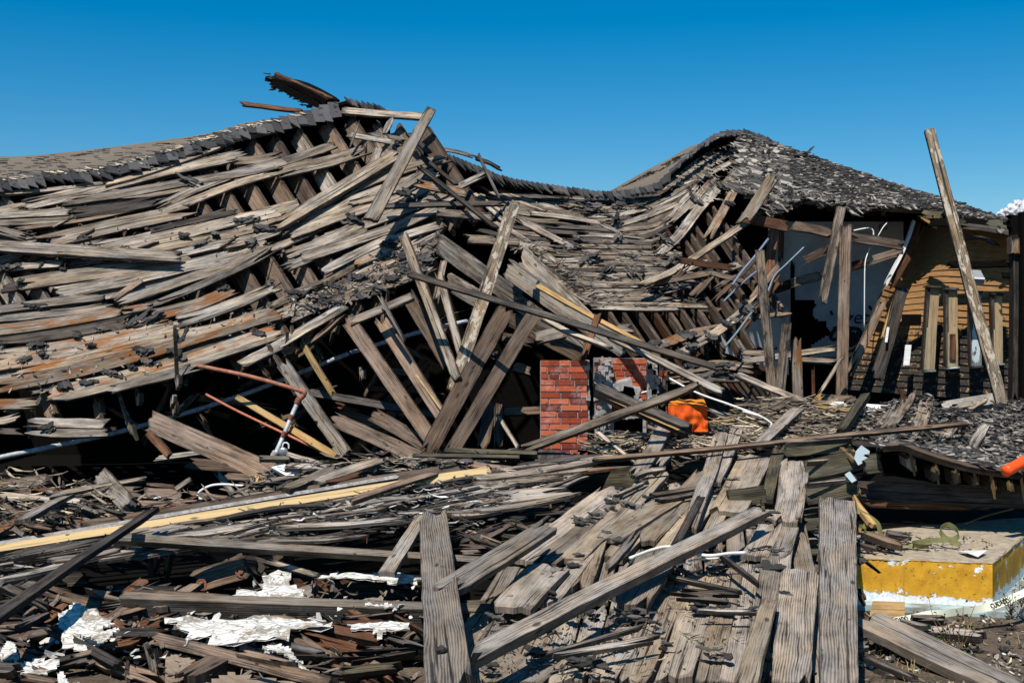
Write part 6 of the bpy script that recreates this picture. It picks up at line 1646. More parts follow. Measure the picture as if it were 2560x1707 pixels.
for reg, L in (('N', ((560, 390, 150, 70, .5), (650, 330, 90, 110, 1.0), (850, 180, 60, 130, 1.2), (790, 270, 60, 110, 1.2), (410, 500, 60, 60, 1), (250, 560, 60, 60, 1), (560, 500, 230, 60, .7), (150, 720, 170, 60, .5), (390, 370, 50, 40, 0), (1250, 220, 110, 60, -.6), (820, 650, 240, 90, .9), (960, 700, 170, 90, .2), (1280, 690, 330, 50, .1), (1400, 650, 110, 60, .3), (1650, 330, 300, 90, .3), (2000, 290, 260, 110, .2), (1850, 620, 160, 150, 1), (2050, 650, 160, 80, .1), (2250, 650, 160, 70, 0), (2000, 1035, 230, 80, .05), (1560, 960, 90, 40, .1), (780, 1140, 330, 100, .15), (430, 1020, 230, 150, .2), (80, 1120, 150, 130, 1), (900, 1040, 330, 100, .1), (600, 830, 150, 50, .4), (1480, 780, 110, 30, .2), (1060, 1150, 110, 60, .5), (950, 940, 110, 90, .4), (1120, 930, 180, 40, .1))),
              ('M', ((830, 1060, 170, 60, .6), (1300, 930, 190, 80, .5), (1420, 860, 160, 60, .3), (1100, 950, 110, 50, .6), (1120, 890, 140, 60, .6), (2040, 800, 70, 130, 1.3), (2120, 730, 110, 50, .2), (1990, 860, 130, 40, -.1), (1380, 740, 110, 60, .7), (1240, 790, 170, 60, .2), (900, 1040, 150, 40, .2), (1000, 1010, 130, 50, .3), (2120, 300, 50, 70, 1), (1080, 1160, 90, 60, .2), (1150, 1220, 70, 110, 1.4))),
              ('Q', ((390, 530, 230, 80, .15), (180, 1050, 200, 80, .1), (150, 270, 290, 110, .3), (300, 1150, 400, 90, .1), (200, 150, 350, 40, 0), (480, 1150, 160, 90, 0))),
              ('O', ((170, 850, 280, 50, .1), (250, 890, 200, 70, .3), (120, 1140, 330, 40, 0)))):
    for x, y, l, w_, a in L:
        q_ = random.Random(int(x * 7 + y)); scrap(DK, reg, x, y, l * 1.1, w_ * 1.1, a, 'R-.2', q_, q_.choice(('felt', 'shingle', 'shingle')))
scatter('bark_crumbs', [P_('N', [0, 700, 900, 500, 1500, 250, 2352, 100, 2352, 900, 1500, 900, 700, 1100, 0, 1190]), P_('M', [800, 1060, 1500, 620, 1700, 700, 1400, 1000, 1000, 1250])], 'R-.16', 320, (.008, .035), (.005, .014), 'shingle', .3, (0, 3.1), (-.1, .3), DK, seed=61, lift=.02)
scatter('wood_crumbs', [P_('N', [0, 700, 900, 500, 1500, 250, 2352, 100, 2352, 900, 1500, 1190, 0, 1190]), P_('M', [500, 1300, 1500, 620, 2000, 700, 1700, 1200])], 'R-.17', 300, (.015, .09), (.004, .012), 'litter', .15, (0, 3.1), (-.1, .2), DK, seed=62, lift=.03)
rd = random.Random(62)
for k_ in range(15):
    ut, vt, ub, vb = 1330 + k_ * 45, 1318 - k_ * 14, 1090 + k_ * 70, 1730
    f0 = rd.uniform(0, .12); f1 = rd.uniform(.45, .62)
    for a_, b_ in ((f0, f1 - .01), (f1, 1.0)):
        xy = []
        for f in (a_, (a_ + b_) / 2, b_): xy += [ut + (ub - ut) * f ** 1.1 + rd.uniform(-3, 3), vt + (vb - vt) * f]
        add_plank('U', 34 + 28 * a_, rd.choice(('ngrey', 'ntan', 'ngrey', 'tar')), 'R+%.3f' % rd.uniform(.0, .05), xy, 'deck_board', parent=DK, w2=34 + 30 * b_, jag=.1, t=.03, warp=.01, roll=.04, clampw=.34)
for x0, x1, y, Y_ in ((345, 905, 188, 10.55), (520, 950, 345, 10.1), (525, 900, 530, 9.5), (490, 640, 758, 9.15), (425, 640, 1018, 8.85)):
    add_plank('O', 13, 'pale', '%.2f' % Y_, [x0, y + 18, (x0 + x1) / 2, y, x1, y - 22 if x1 > 700 else y - 4], 'joist_lit_strip', parent=DK, t=.05, jag=.03, nrm=Vector((0, -.6, .8)), warp=.003)  # pale strips along the olive joists: their sunlit tops put into colour
# nails in the front planks
def nails(reg, pts, spec, parent, s_=7):
    V, Fc = [], []
    for x, y in pts:
        u, v = full(reg, x, y); p = W3(u, v, depth_of(spec, u, v, 0))
        g = tube_geo([p + Vector((0, .02, 0)), p + Vector((0, -.008, .002)), p + Vector((0, -.012, .003))], .0055, 6); o = len(V)
        V += g[0]; Fc += [tuple(i + o for i in f) for f in g[1]]
    return mesh_obj('nails', V, Fc, M['rust'], parent)

# middle rubble between chimney and deck, and the shingled heap in front of the open room
table('''
U|9|brown|R-.75|1480 1151 1600 1140 1750 1130 1900 1113 2150 1090 2420 1058|long thin red brown lath running level from the deck top to the shingled heap|n=0,-.6,.8 t=.03
M|30|tan|R-.4|985 275 1120 400 1325 540|thin tan stick sloping down right before the chimney foot|n=-.2,-.7,.7
M|36|dark|R-.2|830 440 1000 370 1200 280|dark lath leaning at the chimney foot|n=0,-.7,.7
M|60|grey|R-.15|1240 420 1300 380 1400 330|ragged grey offcut in front of the block wall of the chimney|n=0,-.6,.8
M|90|grey|R-.2|1780 420 1840 360 1905 320|short grey board tipped up left of the two deck tops|n=0,-.7,.7 jag=.1
M|44|olive|R-.2|1780 265 1950 235 2100 240|curved olive strip lying under the orange cloth|bend=1 n=0,-.6,.8
M|70|dark|R-.1|1620 250 1760 320|dark board end in front of the orange cloth|n=0,-.7,.7
H|80|pale|R-.5|425 1160 300 1290 180 1400 90 1470|pale board sloping towards the deck from the foot of the stubby upright|n=0,-.6,.8 t=.03
H|56|olive|R-.6|955 1065 860 1210 755 1360|olive edged stick standing tilted on the shingled heap|n=-.4,-.8,.5 t=.06
H|44|grey|R-.3|-60 900 150 1000 350 1080 530 1140|long grey batten coming down from the left to the foot of the stubby upright|n=0,-.7,.7
H|36|fresh|R-.25|530 1140 700 1165 880 1190|cream yellow board end lying at the foot of the pinkish stud|n=0,-.6,.8
H|60|white|R-.1|670 1145 900 1150 1150 1180|white sheet edge lying behind the cream yellow board end|n=0,-.4,.9
H|50|red|R-.05|540 1120 700 1120 830 1150|red brown board lying behind the foot of the pinkish stud|n=0,-.7,.7
H|60|brown|13.2|580 1080 720 1090 860 1095|brown board on edge behind the pinkish stud|n=0,-.95,.3
H|40|brown|R-.3|40 1250 180 1180 330 1130|rust brown lath at the left of the heap, under the stubby upright|n=0,-.7,.7
H|44|dark|R-.2|840 1440 1300 1470 1660 1480|long dark lath along the lower edge of the shingled heap|n=0,-.7,.7
H|40|brown|R-.3|800 1120 880 1085|small brown lath at the foot of the corner board|n=0,-.7,.7
H|44|tan|R-.2|1600 1165 1750 1150 1800 1135|tan lath on the crest of the heap before the concrete kerb|n=0,-.7,.7
H|30|tan|R-.3|1760 1180 1840 1130 1910 1090|thin tan stick pointing up at the foot of the tallest pole|n=0,-.7,.7
O|24|dark|R-.55|940 215 1300 225 1790 248|dark lath lying along the near edge of the shingled heap|n=0,-.6,.8
O|24|dark|R-.5|1580 300 1850 312 2070 320|second dark lath, nearer the right edge of the shingled heap|n=0,-.6,.8
''')
tube('white_conduit', 'G', 18, 'cable', '12.6:11.6', [1470, 920, 1700, 1040, 1950, 1130, 2195, 1220], 'straight white conduit running right behind the orange cloth', 'pipe')
tube('white_wire', 'H', 14, 'cable', 'R-.5', [-10, 1185, 130, 1225, 205, 1270, 215, 1290, 190, 1330, 150, 1375], 'white wire bent sharply downward beside the pale sloping board', 'wire')
HP = empty('shingled_heap', (4.5, 11.5, 0), 'low heap of fallen boards under black shingle scraps before the ochre wall', 'roof wreckage')
heap = P_('H', [820, 1330, 1000, 1210, 1200, 1110, 1300, 1120, 1470, 1080, 1560, 1190, 1700, 1200, 1860, 1250, 1980, 1140, 2195, 1110, 2400, 1110, 2400, 1640, 1900, 1560, 1500, 1480, 1200, 1440, 900, 1450])
def heap_sheet(name, poly, spec, mat, parent, n=40, amp=.06):
    us = [p[0] for p in poly]; vs = [p[1] for p in poly]; V, Fc = [], []; u0, u1, v0, v1 = min(us), max(us), min(vs), max(vs); idx = {}
    def vt(i, j):
        if (i, j) not in idx:
            u, v = u0 + (u1 - u0) * i / n, v0 + (v1 - v0) * j / n
            p = W3(u, v, depth_of(spec, u, v, 0)); p.z += amp * mnoise.noise(p * 2.5) - .05
            idx[(i, j)] = len(V); V.append(p)
        return idx[(i, j)]
    for j in range(n):
        for i in range(n):
            if in_poly(u0 + (u1 - u0) * (i + .5) / n, v0 + (v1 - v0) * (j + .5) / n, poly):
                Fc.append((vt(i, j), vt(i, j + 1), vt(i + 1, j + 1), vt(i + 1, j)))
    k = len(V); V += [p - Vector((0, 0, .05)) for p in V]; Fc += [tuple(i + k for i in f[::-1]) for f in Fc]
    return mesh_obj(name, V, Fc, M[mat], parent)
heap_sheet('felt_layer', heap, 'R-.1', 'char', HP)
for i in range(15):     # roof boards lying up the heap
    u, v = full('H', 930 + i * 95, 1440 - (i % 4) * 12 + i * 6)
    L_ = RNG.uniform(60, 105); a = RNG.uniform(.45, .8)
    add_plank('U', RNG.uniform(18, 27), RNG.choice(('tar', 'tar', 'grey', 'dark')), 'R-.16', [u, v, u + L_ * .4 * a, v - L_ * .5, u + L_ * a, v - L_], 'roof_board', parent=HP, jag=.1, t=.03)
scatter('shingles', [heap], 'R-.18', 1700, (.03, .13), (.012, .045), 'shingle', .3, (-.3, 1.2), (-.1, .2), HP, seed=71, lift=.06, thick=.007)
scatter('shingles', [P_('H', [1850, 1250, 2400, 1130, 2400, 1640, 1900, 1540])], 'R-.2', 400, (.04, .16), (.015, .045), 'shingle', .3, (.0, .5), (-.1, .15), HP, seed=72, lift=.05, thick=.007, tone=lambda q: q.uniform(.25, .95))
table('''
H|90|tar|R-.3|1300 1050 1260 1160 1110 1340
H|110|tar|R-.3|1440 1080 1400 1240 1330 1400
H|80|grey|R-.3|1195 1130 1120 1260 1040 1330
H|80|grey|R-.35|1890 1290 1840 1390 1780 1480
H|60|red|12.2|1230 1050 1290 1170
H|80|olive|R-.1|1745 1250 1745 1400
H|120|grey|R-.3|1150 1360 1090 1440
H|90|tar|R-.3|1640 1300 1560 1420
''', 'roof_board', parent=HP, jag=.14, t=.03)
# litter over the middle rubble
mid = P_('G', [850, 1420, 1290, 1400, 1480, 1330, 1800, 1320, 2195, 1270, 2195, 1568, 1300, 1568, 850, 1568]) 
heap2 = P_('H', [-60, 1150, 200, 1130, 600, 1150, 1000, 1210, 900, 1450, 600, 1480, 200, 1500, -60, 1560])
scatter('splinter_litter', [mid, heap2], 'R-.1', 1000, (.06, .34), (.006, .028), 'litter', .25, (-.3, .6), (-.1, .15), seed=81, lift=.1, kind='stuff', tone=lambda q: q.random() ** .6)
scatter('splinter_litter', [heap2, P_('K', [1000, 420, 2352, 300, 2352, 420, 1400, 460])], 'R-.1', 260, (.04, .2), (.008, .03), 'shingle', .3, (-.5, .9), (-.1, .2), seed=82, lift=.08, kind='stuff')
scatter('splinter_litter', [P_('I', [0, 500, 700, 560, 1100, 700, 1700, 690, 2300, 640, 2352, 660, 1500, 780, 700, 900, 0, 1020]), P_('K', [0, 560, 500, 380, 1200, 330, 1500, 420, 900, 520, 0, 680])], 'R+.02', 300, (.05, .34), (.006, .026), 'litter', .3, (-.5, .9), (-.1, .2), seed=83, lift=.1, kind='stuff')

# fallen roof section on its side, right: dark underside with cut joist ends
FS = empty('fallen_roof_section', (4.6, 9.9, 0), 'dark olive section of fallen porch roof with a row of joist ends', 'roof wreckage')
table('''
O|30|brown|9.45:9.15|1120 236 1330 228 1500 285 1880 392 2352 462 2600 500
''', 'roof_edge', parent=FS, t=.05, nrm=Vector((0, -.5, .86)), jag=.1)
e_top = P_('O', [1120, 190, 1340, 190, 1600, 215, 2000, 260, 2600, 330]); e_bot = P_('O', [1120, 232, 1340, 222, 1500, 276, 1880, 382, 2352, 452, 2600, 490])
surf_strip('roof_deck', e_top, e_bot, 10.75, lambda u: interp([(2190, 9.47), (2560, 9.17)], u), 'felt', FS, 40, 5, .05, .03)
DEPTH['S'] = lambda u, v: 10.75 + (interp([(2190, 9.47), (2560, 9.17)], u) - 10.75) * max(0, min(1, (v - interp(e_top, u)) / (interp(e_bot, u) - interp(e_top, u) + .01))); NORM['S'] = Vector((0, -.3, .95))
scatter('shingles', [e_top + e_bot[::-1]], 'S-.03', 520, (.03, .13), (.015, .045), 'shingle', .25, (-.3, .8), (-.05, .1), FS, seed=910, lift=.03, thick=.006)
table('''
O|170|dark|9.85:9.5|960 600 1400 615 1900 635 2500 665
O|60|red|9.75|1000 700 1500 720 1900 730
''', 'side_board', parent=FS, nrm=Vector((0, -.97, .25)), t=.06)
table('''
O|165|olive|9.62|1000 375 1075 365 1155 360
O|160|char|10.1:9.7|1150 355 1500 430 1900 520 2352 580
''', 'joist', parent=FS, nrm=Vector((0, -.97, .25)), t=.06, jag=.02)
for x, y, h, w_ in ((1385, 355, 130, 70), (1585, 425, 135, 62), (1758, 460, 120, 60), (1920, 485, 120, 56), (2065, 515, 105, 50), (2205, 535, 100, 44), (2325, 555, 90, 40)):
    yj = interp([(1380, 9.62), (2330, 9.35)], x)
    add_plank('O', w_ * 1.15, 'ngrey' if x < 1500 else 'olive', '%.2f' % yj, [x - 20, y - h * .5, x, y + h * .5], 'joist_end', parent=FS, t=.3, nrm=Vector((-.15, -.97, .1)), jag=.02)
    add_plank('O', 12, 'fresh', '%.2f' % (yj - .155), [x + w_ * .25, y - h * .42, x + w_ * .62, y + h * .5], 'sawn_edge', parent=FS, t=.03, nrm=Vector((.2, -.95, .2)), jag=.08)
for k_, (pts, Y) in enumerate((([940, 260, 985, 210, 1055, 260, 1050, 325, 960, 380, 925, 320], 9.9), ([845, 455, 885, 430, 942, 505, 905, 525], 9.4))):
    P = [W3(*full('O', pts[i], pts[i + 1]), Y) for i in range(0, len(pts), 2)]; n_ = len(P)
    V = P + [p + Vector((.03, .09, -.01)) for p in P]
    Fc = [tuple(range(n_))[::-1], tuple(range(n_, 2 * n_))] + [(i, (i + 1) % n_, (i + 1) % n_ + n_, i + n_) for i in range(n_)]
    tag(mesh_obj('plastic_cap', V, Fc, M['foam']), ('larger pale blue plastic piece caught on the broken joist ends right of the deck', 'smaller pale blue plastic piece below the larger one, on the lower olive joist')[k_], 'plastic')
tube('orange_tube', 'O', 95, 'orangeplastic', '8.95:9.2', [2200, 430, 2300, 375, 2500, 270, 2700, 170], 'bright orange plastic tube poking in from the right edge', 'tube', sides=16)

# ------------------------------------------------------------------ yellow kerb platform
def platform():
    H = .29; C0 = Vector((3.06, 8.15, 0)); dl = Vector((-.97, .24, 0)).normalized(); dr = Vector((.5, .866, 0)).normalized()
    A = C0 + dl * 1.02; B = C0 + dr * 2.6; D = A + dr * 1.45
    e = empty('concrete_platform', C0, 'low concrete platform with flaking bright yellow sides at the lower right', 'platform')
    r = random.Random(3)
    def face(p, q, nx, nz, name, mat, h0=0.0, h1=H, out=Vector((0, 0, 0)), amp=.006):
        V, Fc = [], []
        for j in range(nz + 1):
            for i in range(nx + 1):
                b = p.lerp(q, i / nx) + Vector((0, 0, h0 + (h1 - h0) * j / nz)) + out
                nrm = (q - p).cross(Vector((0, 0, 1))).normalized()
                b = b + nrm * amp * (mnoise.noise(b * 5) + .5 * mnoise.noise(b * 17)) 
                if j >= nz - 1: b = b - nrm * .008 * r.random() - Vector((0, 0, (.022 if j == nz else .008) * max(0, mnoise.noise(b * 7) + .3 * mnoise.noise(b * 25))))
                V.append(b)
        for j in range(nz):
            for i in range(nx):
                a = j * (nx + 1) + i; Fc.append((a, a + 1, a + nx + 2, a + nx + 1))
        return mesh_obj(name, V, Fc, M[mat], e, smooth=True, origin=C0)
    face(A, C0, 80, 12, 'yellow_face', 'curb'); face(C0, B, 80, 12, 'yellow_face', 'curb')
    V, Fc = [], []; n = 50
    for j in range(n + 1):
        for i in range(n + 1):
            p = A.lerp(C0, i / n).lerp(D.lerp(B, i / n), j / n); p.z = H + .008 * mnoise.noise(p * 4) - (.006 if i in (0, n) or j in (0, n) else 0)
            V.append(p)
    for j in range(n):
        for i in range(n):
            a = j * (n + 1) + i; Fc.append((a, a + 1, a + n + 2, a + n + 1))
    mesh_obj('platform_top', V, Fc, M['curbtop'], e, smooth=True)
    tf = C0 + Vector((0, 0, 0)); o1 = Vector((-.24, -.97, 0)) * .12; o2 = Vector((.866, -.5, 0)) * .14
    V = [A + o1, C0 + o1 + o2, B + o2, B, C0, A]; V = [Vector((p.x, p.y, .012)) for p in V] + [Vector((p.x, p.y, -.08)) for p in V]
    Fc = [(0, 1, 4, 5), (1, 2, 3, 4), (0, 6, 7, 1), (1, 7, 8, 2)]
    mesh_obj('teal_footing', V, Fc, M['teal'], e)
    return e
PL = platform()
DEPTH['P'] = lambda u, v: (CAM_Z - .296) / ((v - CY) / F_PX); NORM['P'] = Vector((0, 0, 1))
scatter('platform_litter', [P_('O', [940, 960, 1400, 945, 1380, 1060, 1200, 1120, 950, 1140])], 'P', 150, (.02, .12), (.006, .03), 'litter', .3, (-.6, 1.2), (-.1, .2), seed=611, lift=.02, kind='stuff', tone=lambda q: q.random() * .8)
scatter('platform_litter', [P_('O', [1300, 960, 2000, 985, 2150, 1040, 1900, 1120, 1300, 1100])], 'P', 90, (.01, .05), (.004, .015), 'shingle', .2, (0, 3.1), (-.1, .2), seed=612, lift=.006, kind='stuff')
# dark slab beyond it with light falling through the broken roof
sheet('slab', 2.6, 9, 9.3, 11.6, .04, 'concrete', 6, 4)
table('''
O|44|brown|8.75:8.4|1010 955 1150 1000 1340 1080|dark brown lath lying on the left of the yellow platform|t=.04
O|40|dark|9.0|1190 950 1390 975|short grey board on the rear of the yellow platform|t=.03
O|22|brown|8.5|960 1040 1050 1070 1130 1085|small splinter on the platform corner beside the upright grey plank|t=.02
''', nrm=Vector((0, -.3, .95)))
def strap(name, label, reg, pts, Ys, wz, normals):
    P = [W3(*full(reg, pts[2 * i], pts[2 * i + 1]), Ys[i]) for i in range(len(Ys))]; Q = catmull(P, 7); w_ = wz / REG[reg][2] / F_PX * Ys[0]
    def nf(f):
        k = f * (len(normals) - 1); i = min(int(k), len(normals) - 2); return normals[i].lerp(normals[i + 1], k - i).normalized()
    V, Fc = ribbon_geo(Q, nf, w_); return tag(mesh_obj(name, V, Fc, M['strap']), label, 'strap')
UPV, FR = Vector((0, -.3, 1)), Vector((0, -1, .3))
def strap3(label, org, pts, w_, lay):
    '''webbing standing on edge in loops: points in metres from org (right, back, up)'''
    P = catmull([org + Vector(p) for p in pts], 8)
    def nf(f):
        i = min(int(f * (len(P) - 1)), len(P) - 2); tg = (P[i + 1] - P[i]).normalized(); k = interp(lay, f)
        side = tg.cross(Vector((0, 0, 1)))
        return (side.normalized() * (1 - k) + Vector((0, -.2, 1)) * k).normalized() if side.length > .05 else Vector((0, -1, 0))
    V, Fc = ribbon_geo(P, nf, w_); return tag(mesh_obj('webbing_strap', V, Fc, M['strap']), label, 'strap')
so = W3(*full('O', 1440, 1060), 8.62); so.z = .29
strap3('olive webbing strap curled in a loop on the yellow platform', so, [(-.09, .1, .012), (.0, .06, .02), (.09, 0, .035), (.02, -.04, .04), (-.01, .03, .045), (.08, .09, .05), (.2, .1, .06), (.29, .06, .075), (.33, .12, .11), (.29, .19, .15), (.22, .16, .12), (.24, .09, .07), (.3, .02, .04)], .034, [(0, .8), (.15, .5), (.35, .15), (.6, .3), (.7, .1), (1, .3)])
so = W3(*full('O', 1010, 980), 8.75)
strap3('olive webbing strap hanging off the olive joists onto the platform', so, [(-.05, .1, .18), (.03, .05, .14), (.09, 0, .09), (.11, -.02, .02), (.14, -.03, -.02), (.05, -.05, .0), (.0, .0, .06), (.06, .06, .1), (.0, .1, .05)], .034, [(0, .3), (.3, .2), (.6, .7), (1, .2)])
table('''
O|46|fresh|9.0:8.7|900 640 960 740 1060 850 1080 900|split yellow splinter standing behind the hanging strap|n=.3,-.9,.3 jag=.1
O|40|fresh|8.7|945 930 1010 940|fresh splinter stub under the hanging strap|n=0,-.7,.7
''')
tube('yellow_rope', 'O', 14, 'strap', '9.6:10', [1860, 870, 2000, 815, 2120, 780, 2260, 745], 'thin yellow rope lying on the dark slab behind the platform', 'rope')
pp = []
for x, y in ((1785, 92), (1900, 94), (2045, 102), (1965, 140), (1880, 128)):
    u, v = full('Q', x, y); Y_ = (CAM_Z - .305) / ((v - CY) / F_PX); pp.append(W3(u, v, Y_) + Vector((0, 0, .008 * (x % 3))))
tag(mesh_obj('paper_scrap', pp + [p - Vector((0, 0, .002)) for p in pp], [(0, 4, 3, 2, 1)[::1], (5, 6, 7, 8, 9)], M['cable']), 'white paper scrap lying on the yellow platform', 'paper')
# caution tape
def tape():
    pts = [1238, 690, 1300, 672, 1420, 650, 1560, 622, 1700, 612, 1850, 590, 2000, 572, 2150, 530, 2352, 440, 2600, 330]
    Ys = [7.35, 7.38, 7.45, 7.5, 7.52, 7.56, 7.6, 7.66, 7.8, 8.0]
    P = [W3(*full('Q', pts[2 * i], pts[2 * i + 1]), Ys[i]) for i in range(len(Ys))]; Q = catmull(P, 8)
    e = empty('caution_tape', P[4] - Vector((0, 0, .05)), 'pale yellow caution tape with black lettering sagging in front of the yellow platform', 'tape')
    nf = lambda f: Vector((.1 * math.sin(f * 20), -1, .35 + .5 * math.sin(f * 9))).normalized()
    V, Fc = ribbon_geo(Q, nf, .045, .0015); mesh_obj('tape_band', V, Fc, M['tape'], e, smooth=False)
    def word(k, name, size, s_):
        i = k * 8; p = Q[i]; tg = (Q[i + 2] - Q[i - 2]).normalized(); nn = nf(i / (len(Q) - 1)); up = nn.cross(tg).normalized()
        if up.z < 0: up = -up
        text_mesh('lettering', name, size, e, 'ink', p + nn * .004, tg * s_, up)
    word(7, 'CUIDADO', .042, .85); word(1, 'CUIDADO', .042, .8)
tape()
# boards and scraps on the soil
table('''
Q|190|ngrey|7.35:6.2|985 660 1200 790 1600 950 2000 1160 2250 1280|large grey board lying on the soil, sloping out of the lower right corner|t=.05 n=.05,-.5,.87 jag=.06
Q|58|tan|7.2:7.0|1425 765 1700 795 1900 805 2105 815|pale offcut with a torn white end lying on the soil|t=.05 n=0,-.5,.87 jag=.12
Q|48|tan|7.4|1400 672 1550 665 1695 672|short pinkish offcut lying under the caution tape|t=.05 n=0,-.6,.8
Q|26|grey|7.25:7.1|1310 690 1420 720 1560 735|thin grey lath by the caution tape, next to the pinkish offcut|n=0,-.5,.87
Q|100|tan|6.75|955 1110 1040 1100 1150 1090|tan block of wood on the soil beside the upright grey plank|t=.1 n=-.2,-.8,.5
Q|40|dark|6.7:6.4|1000 980 1200 1080 1440 1170|dark lath lying on the soil left of the large grey board|t=.03 n=0,-.5,.87
Q|16|dark|7.0:7.2|950 1000 1100 930 1260 850|thin black stick propped on the large grey board|t=.012 n=0,-.5,.87
Q|60|grey|6.9|950 900 1060 880|short grey board stub by the upright grey plank|n=0,-.5,.87
Q|34|dark|7.1|945 820 1040 840|short black lath beside the stub by the upright grey plank|n=0,-.5,.87
Q|60|dark|7.9|940 140 1010 200|dark splinter standing at the platform's left corner|n=.4,-.8,.3 jag=.1
Q|40|dark|7.7|945 400 1020 530|dark lath leaning against the left of the yellow face|n=.4,-.8,.3
Q|36|pale|6.95|1130 995 1240 1010|pale blue white flake of board on the soil|n=0,-.4,.9
Q|22|tan|6.5|1180 1130 1300 1170|little tan splinter near the bottom edge, on the soil|n=0,-.4,.9
''')
img_quad('wood_square', 'Q', [1080, 508, 1352, 515, 1350, 650, 1052, 640], (7.72, 7.72, 7.6, 7.6), 'fresh', None, th=.03, label='square of fresh wood leaning on the foot of the yellow platform', cat='board')
soilp = [P_('Q', [950, 640, 2352, 560, 2500, 1200, 950, 1200])]
r = random.Random(5)
def litter_ground(name, n, mat, ln, wd, seed, x=(1.5, 4.2), y=(5.9, 8.1), tilt=.5, curl=(-.1, .3)):
    r = random.Random(seed); V, Fc, tn = [], [], []
    for i in range(n):
        c = Vector((r.uniform(*x), r.uniform(*y), 0)); c.z = .0 + .035 * (mnoise.noise(Vector((c.x * .9, c.y * .9, 1))) + .4 * mnoise.noise(Vector((c.x * 4, c.y * 4, 5)))) - .008
        flake(V, Fc, tn, c, Vector((0, 0, 1)), r.uniform(*ln), r.uniform(*wd), r.uniform(0, 3.1), tilt, r, r.uniform(*curl), .004)
    return tag(mesh_obj(name, V, Fc, M[mat], tones=tn), kind='stuff')
litter_ground('soil_litter', 900, 'litter', (.01, .09), (.004, .02), 1)
litter_ground('soil_litter', 200, 'plaster_bits', (.008, .035), (.006, .02), 2)
litter_ground('soil_litter', 300, 'shingle', (.015, .08), (.01, .04), 3)
def grass(name, n, mat, seed, h, x, y, kind='stuff'):
    r = random.Random(seed); V, Fc = [], []
    for i in range(n):
        cx, cy = r.uniform(*x), r.uniform(*y)
        if mnoise.noise(Vector((cx * 2.5, cy * 2.5, seed))) < .05: continue
        a = r.uniform(0, 6.28); l = r.uniform(*h); b = Vector((cx, cy, -.02)); d = Vector((math.cos(a), math.sin(a), 0)); o = len(V)
        s_ = d.cross(Vector((0, 0, 1))) * .0022
        V += [b - s_, b + s_, b + d * l * .3 + Vector((0, 0, l * .7)) + s_ * .7, b + d * l * .3 + Vector((0, 0, l * .7)) - s_ * .7, b + d * l * .7 + Vector((0, 0, l * .85))]
        Fc += [(o, o + 1, o + 2, o + 3), (o + 3, o + 2, o + 4)]
    return tag(mesh_obj(name, V, Fc, M[mat]), kind=kind)
grass('dry_grass', 1500, 'dry', 3, (.03, .09), (1.6, 4.2), (6.2, 8.0))
grass('ground_cover', 350, 'leaf', 6, (.02, .06), (1.8, 4.2), (6.6, 7.9))
def weed(x, y, Y, h, seed, label, leafy=1.0):
    r = random.Random(seed); u, v = full('Q', x, y); b = W3(u, v, Y); e = empty('weed', b, label, 'weed')
    V, Fc, LV, LF = [], [], [], []
    for k in range(7):
        d = Vector((r.uniform(-.5, .5), r.uniform(-.4, .4), 1)).normalized(); l = h * r.uniform(.5, 1); P = [b]
        for i in range(5): P.append(P[-1] + (d + Vector((r.uniform(-.3, .3), r.uniform(-.3, .3), 0))) * l / 5)
        g = tube_geo(P, lambda f: .0035 * (1 - .6 * f), 5); o = len(V); V += g[0]; Fc += [tuple(i + o for i in f) for f in g[1]]
        for i in range(int(16 * leafy)):
            p = P[r.randint(1, 5)] + Vector((r.uniform(-.02, .02),) * 3); a = Vector((r.uniform(-1, 1), r.uniform(-1, 1), r.uniform(-.2, .9))).normalized() * r.uniform(.012, .03); s_ = a.cross(Vector((r.random(), r.random(), 1))).normalized() * .006; o = len(LV)
            LV += [p, p + a * .5 + s_, p + a, p + a * .5 - s_]; LF += [(o, o + 1, o + 2, o + 3)]
    mesh_obj('stem', V, Fc, M['stem'], e); mesh_obj('foliage', LV, LF, M['leaf'], e)
weed(1770, 970, 6.95, .36, 4, 'tallest weed growing on the soil beside the large grey board', .8)
weed(1650, 930, 7.0, .13, 5, 'low leafy weed at the edge of the large grey board', 1.6)
weed(1870, 900, 7.1, .14, 6, 'small weed right of the tallest one', 1.2)
weed(2250, 640, 7.6, .16, 7, 'small weed at the foot of the platform near the right edge', .7)
weed(2330, 560, 7.9, .2, 8, 'weed by the caution tape at the right edge', .7)

# ================================================================== loose filler boards half buried in the rubble
def filler(n, poly, spec, mats, lens, wid, angs, group, label, seed, nrm=None, name='buried_board'):
    r = random.Random(seed); us = [p[0] for p in poly]; vs = [p[1] for p in poly]; k = 0; tries = 0
    while k < n and tries < n * 40:
        tries += 1
        u, v = r.uniform(min(us), max(us)), r.uniform(min(vs), max(vs))
        if not in_poly(u, v, poly): continue
        k += 1
        a = math.radians(r.uniform(*angs)); l = r.uniform(*lens) / 2; dx, dy = math.cos(a) * l, -math.sin(a) * l
        sp = spec + '%+.3f' % r.uniform(-.12, .1) if spec in DEPTH else spec
        add_plank('U', r.uniform(*wid), r.choice(mats), sp, [u - dx, v - dy, u, v + r.uniform(-2, 2), u + dx, v + dy], name, label, 'plank', group, t=r.uniform(.018, .05), jag=.14, nrm=nrm or Vector((r.uniform(-.3, .3), -.6, .8)))
filler(34, P_('I', [0, 560, 700, 600, 1150, 690, 2000, 690, 2300, 660, 1500, 790, 700, 900, 0, 1000]), 'R', ('brown', 'grey', 'dark', 'brown', 'red'), (50, 170), (6, 20), (-40, 35), 'boards buried in the left rubble', 'broken board half buried in the rubble behind the cream beam', 91)
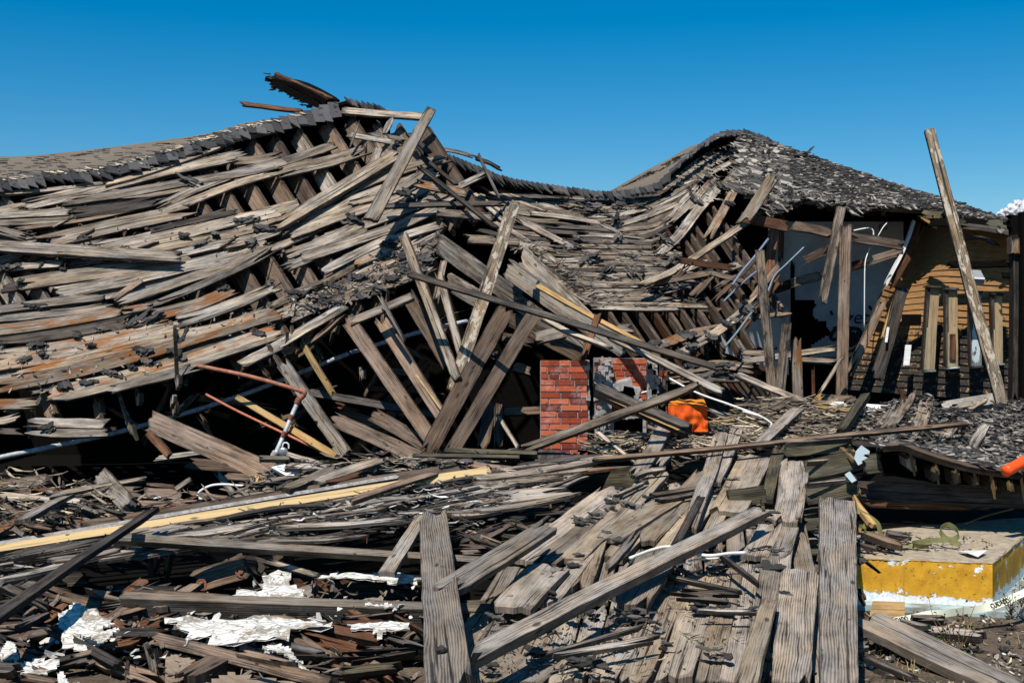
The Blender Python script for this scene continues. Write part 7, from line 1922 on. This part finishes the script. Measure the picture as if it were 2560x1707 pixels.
filler(26, P_('K', [0, 600, 500, 400, 1400, 340, 2352, 300, 2352, 400, 1000, 500, 0, 680]), 'R', ('brown', 'grey', 'tan', 'dark'), (50, 160), (5, 15), (-25, 30), 'boards buried at the foot of the fan', 'broken board half buried at the foot of the leaning planks', 92)
filler(52, P_('H', [-1000, 1330, -500, 1250, -60, 1150, 600, 1140, 1000, 1200, 900, 1430, 300, 1500, -400, 1568, -1000, 1568]), 'R', ('grey', 'tar', 'tan', 'fresh', 'brown', 'grey'), (40, 150), (4, 15), (-20, 50), 'boards buried between cloth and heap', 'broken board lying flat in the rubble between the orange cloth and the shingled heap', 93)
filler(40, P_('J', [0, 480, 500, 380, 1300, 400, 1600, 480, 1300, 700, 900, 1100, 0, 1190]), 'R', ('dark', 'dark', 'brown', 'red'), (60, 220), (8, 30), (-30, 40), 'dark boards in the lower left pit', 'dark rotten board lying in the pit at the lower left', 94)
filler(26, P_('L', [350, 640, 1540, 640, 1540, 1190, 900, 1190, 400, 900]), 'R', ('red', 'dark', 'brown'), (60, 200), (6, 18), (-35, 10), 'dark boards under the heavy timber', 'dark splintered board under the heavy squared timber', 95)
filler(30, P_('M', [-100, 980, 500, 950, 900, 900, 400, 1200, 100, 1344, -100, 1344]), 'R', ('dark', 'dark', 'brown', 'olive'), (50, 150), (5, 16), (-30, 40), 'dark boards behind the zebra plank', 'dark broken board in the void between the tarred edge and the deck', 96)
filler(22, P_('D', [-500, 1300, 100, 1100, 300, 1600, 250, 2200, -600, 2300, -700, 1700]), '15.2', ('brown', 'red', 'brown'), (60, 200), (10, 20), (-70, 60), 'broken timbers hanging under the hump', 'broken brown timber hanging in the dark under the roof hump', 97, Vector((-.3, -.9, .2)))
filler(30, P_('F', [-1200, 1500, -500, 1300, 300, 1000, 900, 500, 1400, 400, 1700, 700, 1400, 1500, 300, 1560]), '14.6', ('dark', 'brown', 'red'), (70, 220), (8, 18), (-60, 70), 'broken timbers in the dark hollow', 'broken timber in the dark behind the fan of planks', 98, Vector((-.3, -.9, .2)))
filler(18, P_('A', [0, 1300, 2195, 1100, 2195, 1500, 0, 1560]), 'L', ('tar', 'dark'), (30, 90), (3, 8), (10, 30), 'splinters on the left roof', 'thin dark splinter lying on the grey sheathing of the left roof', 99)
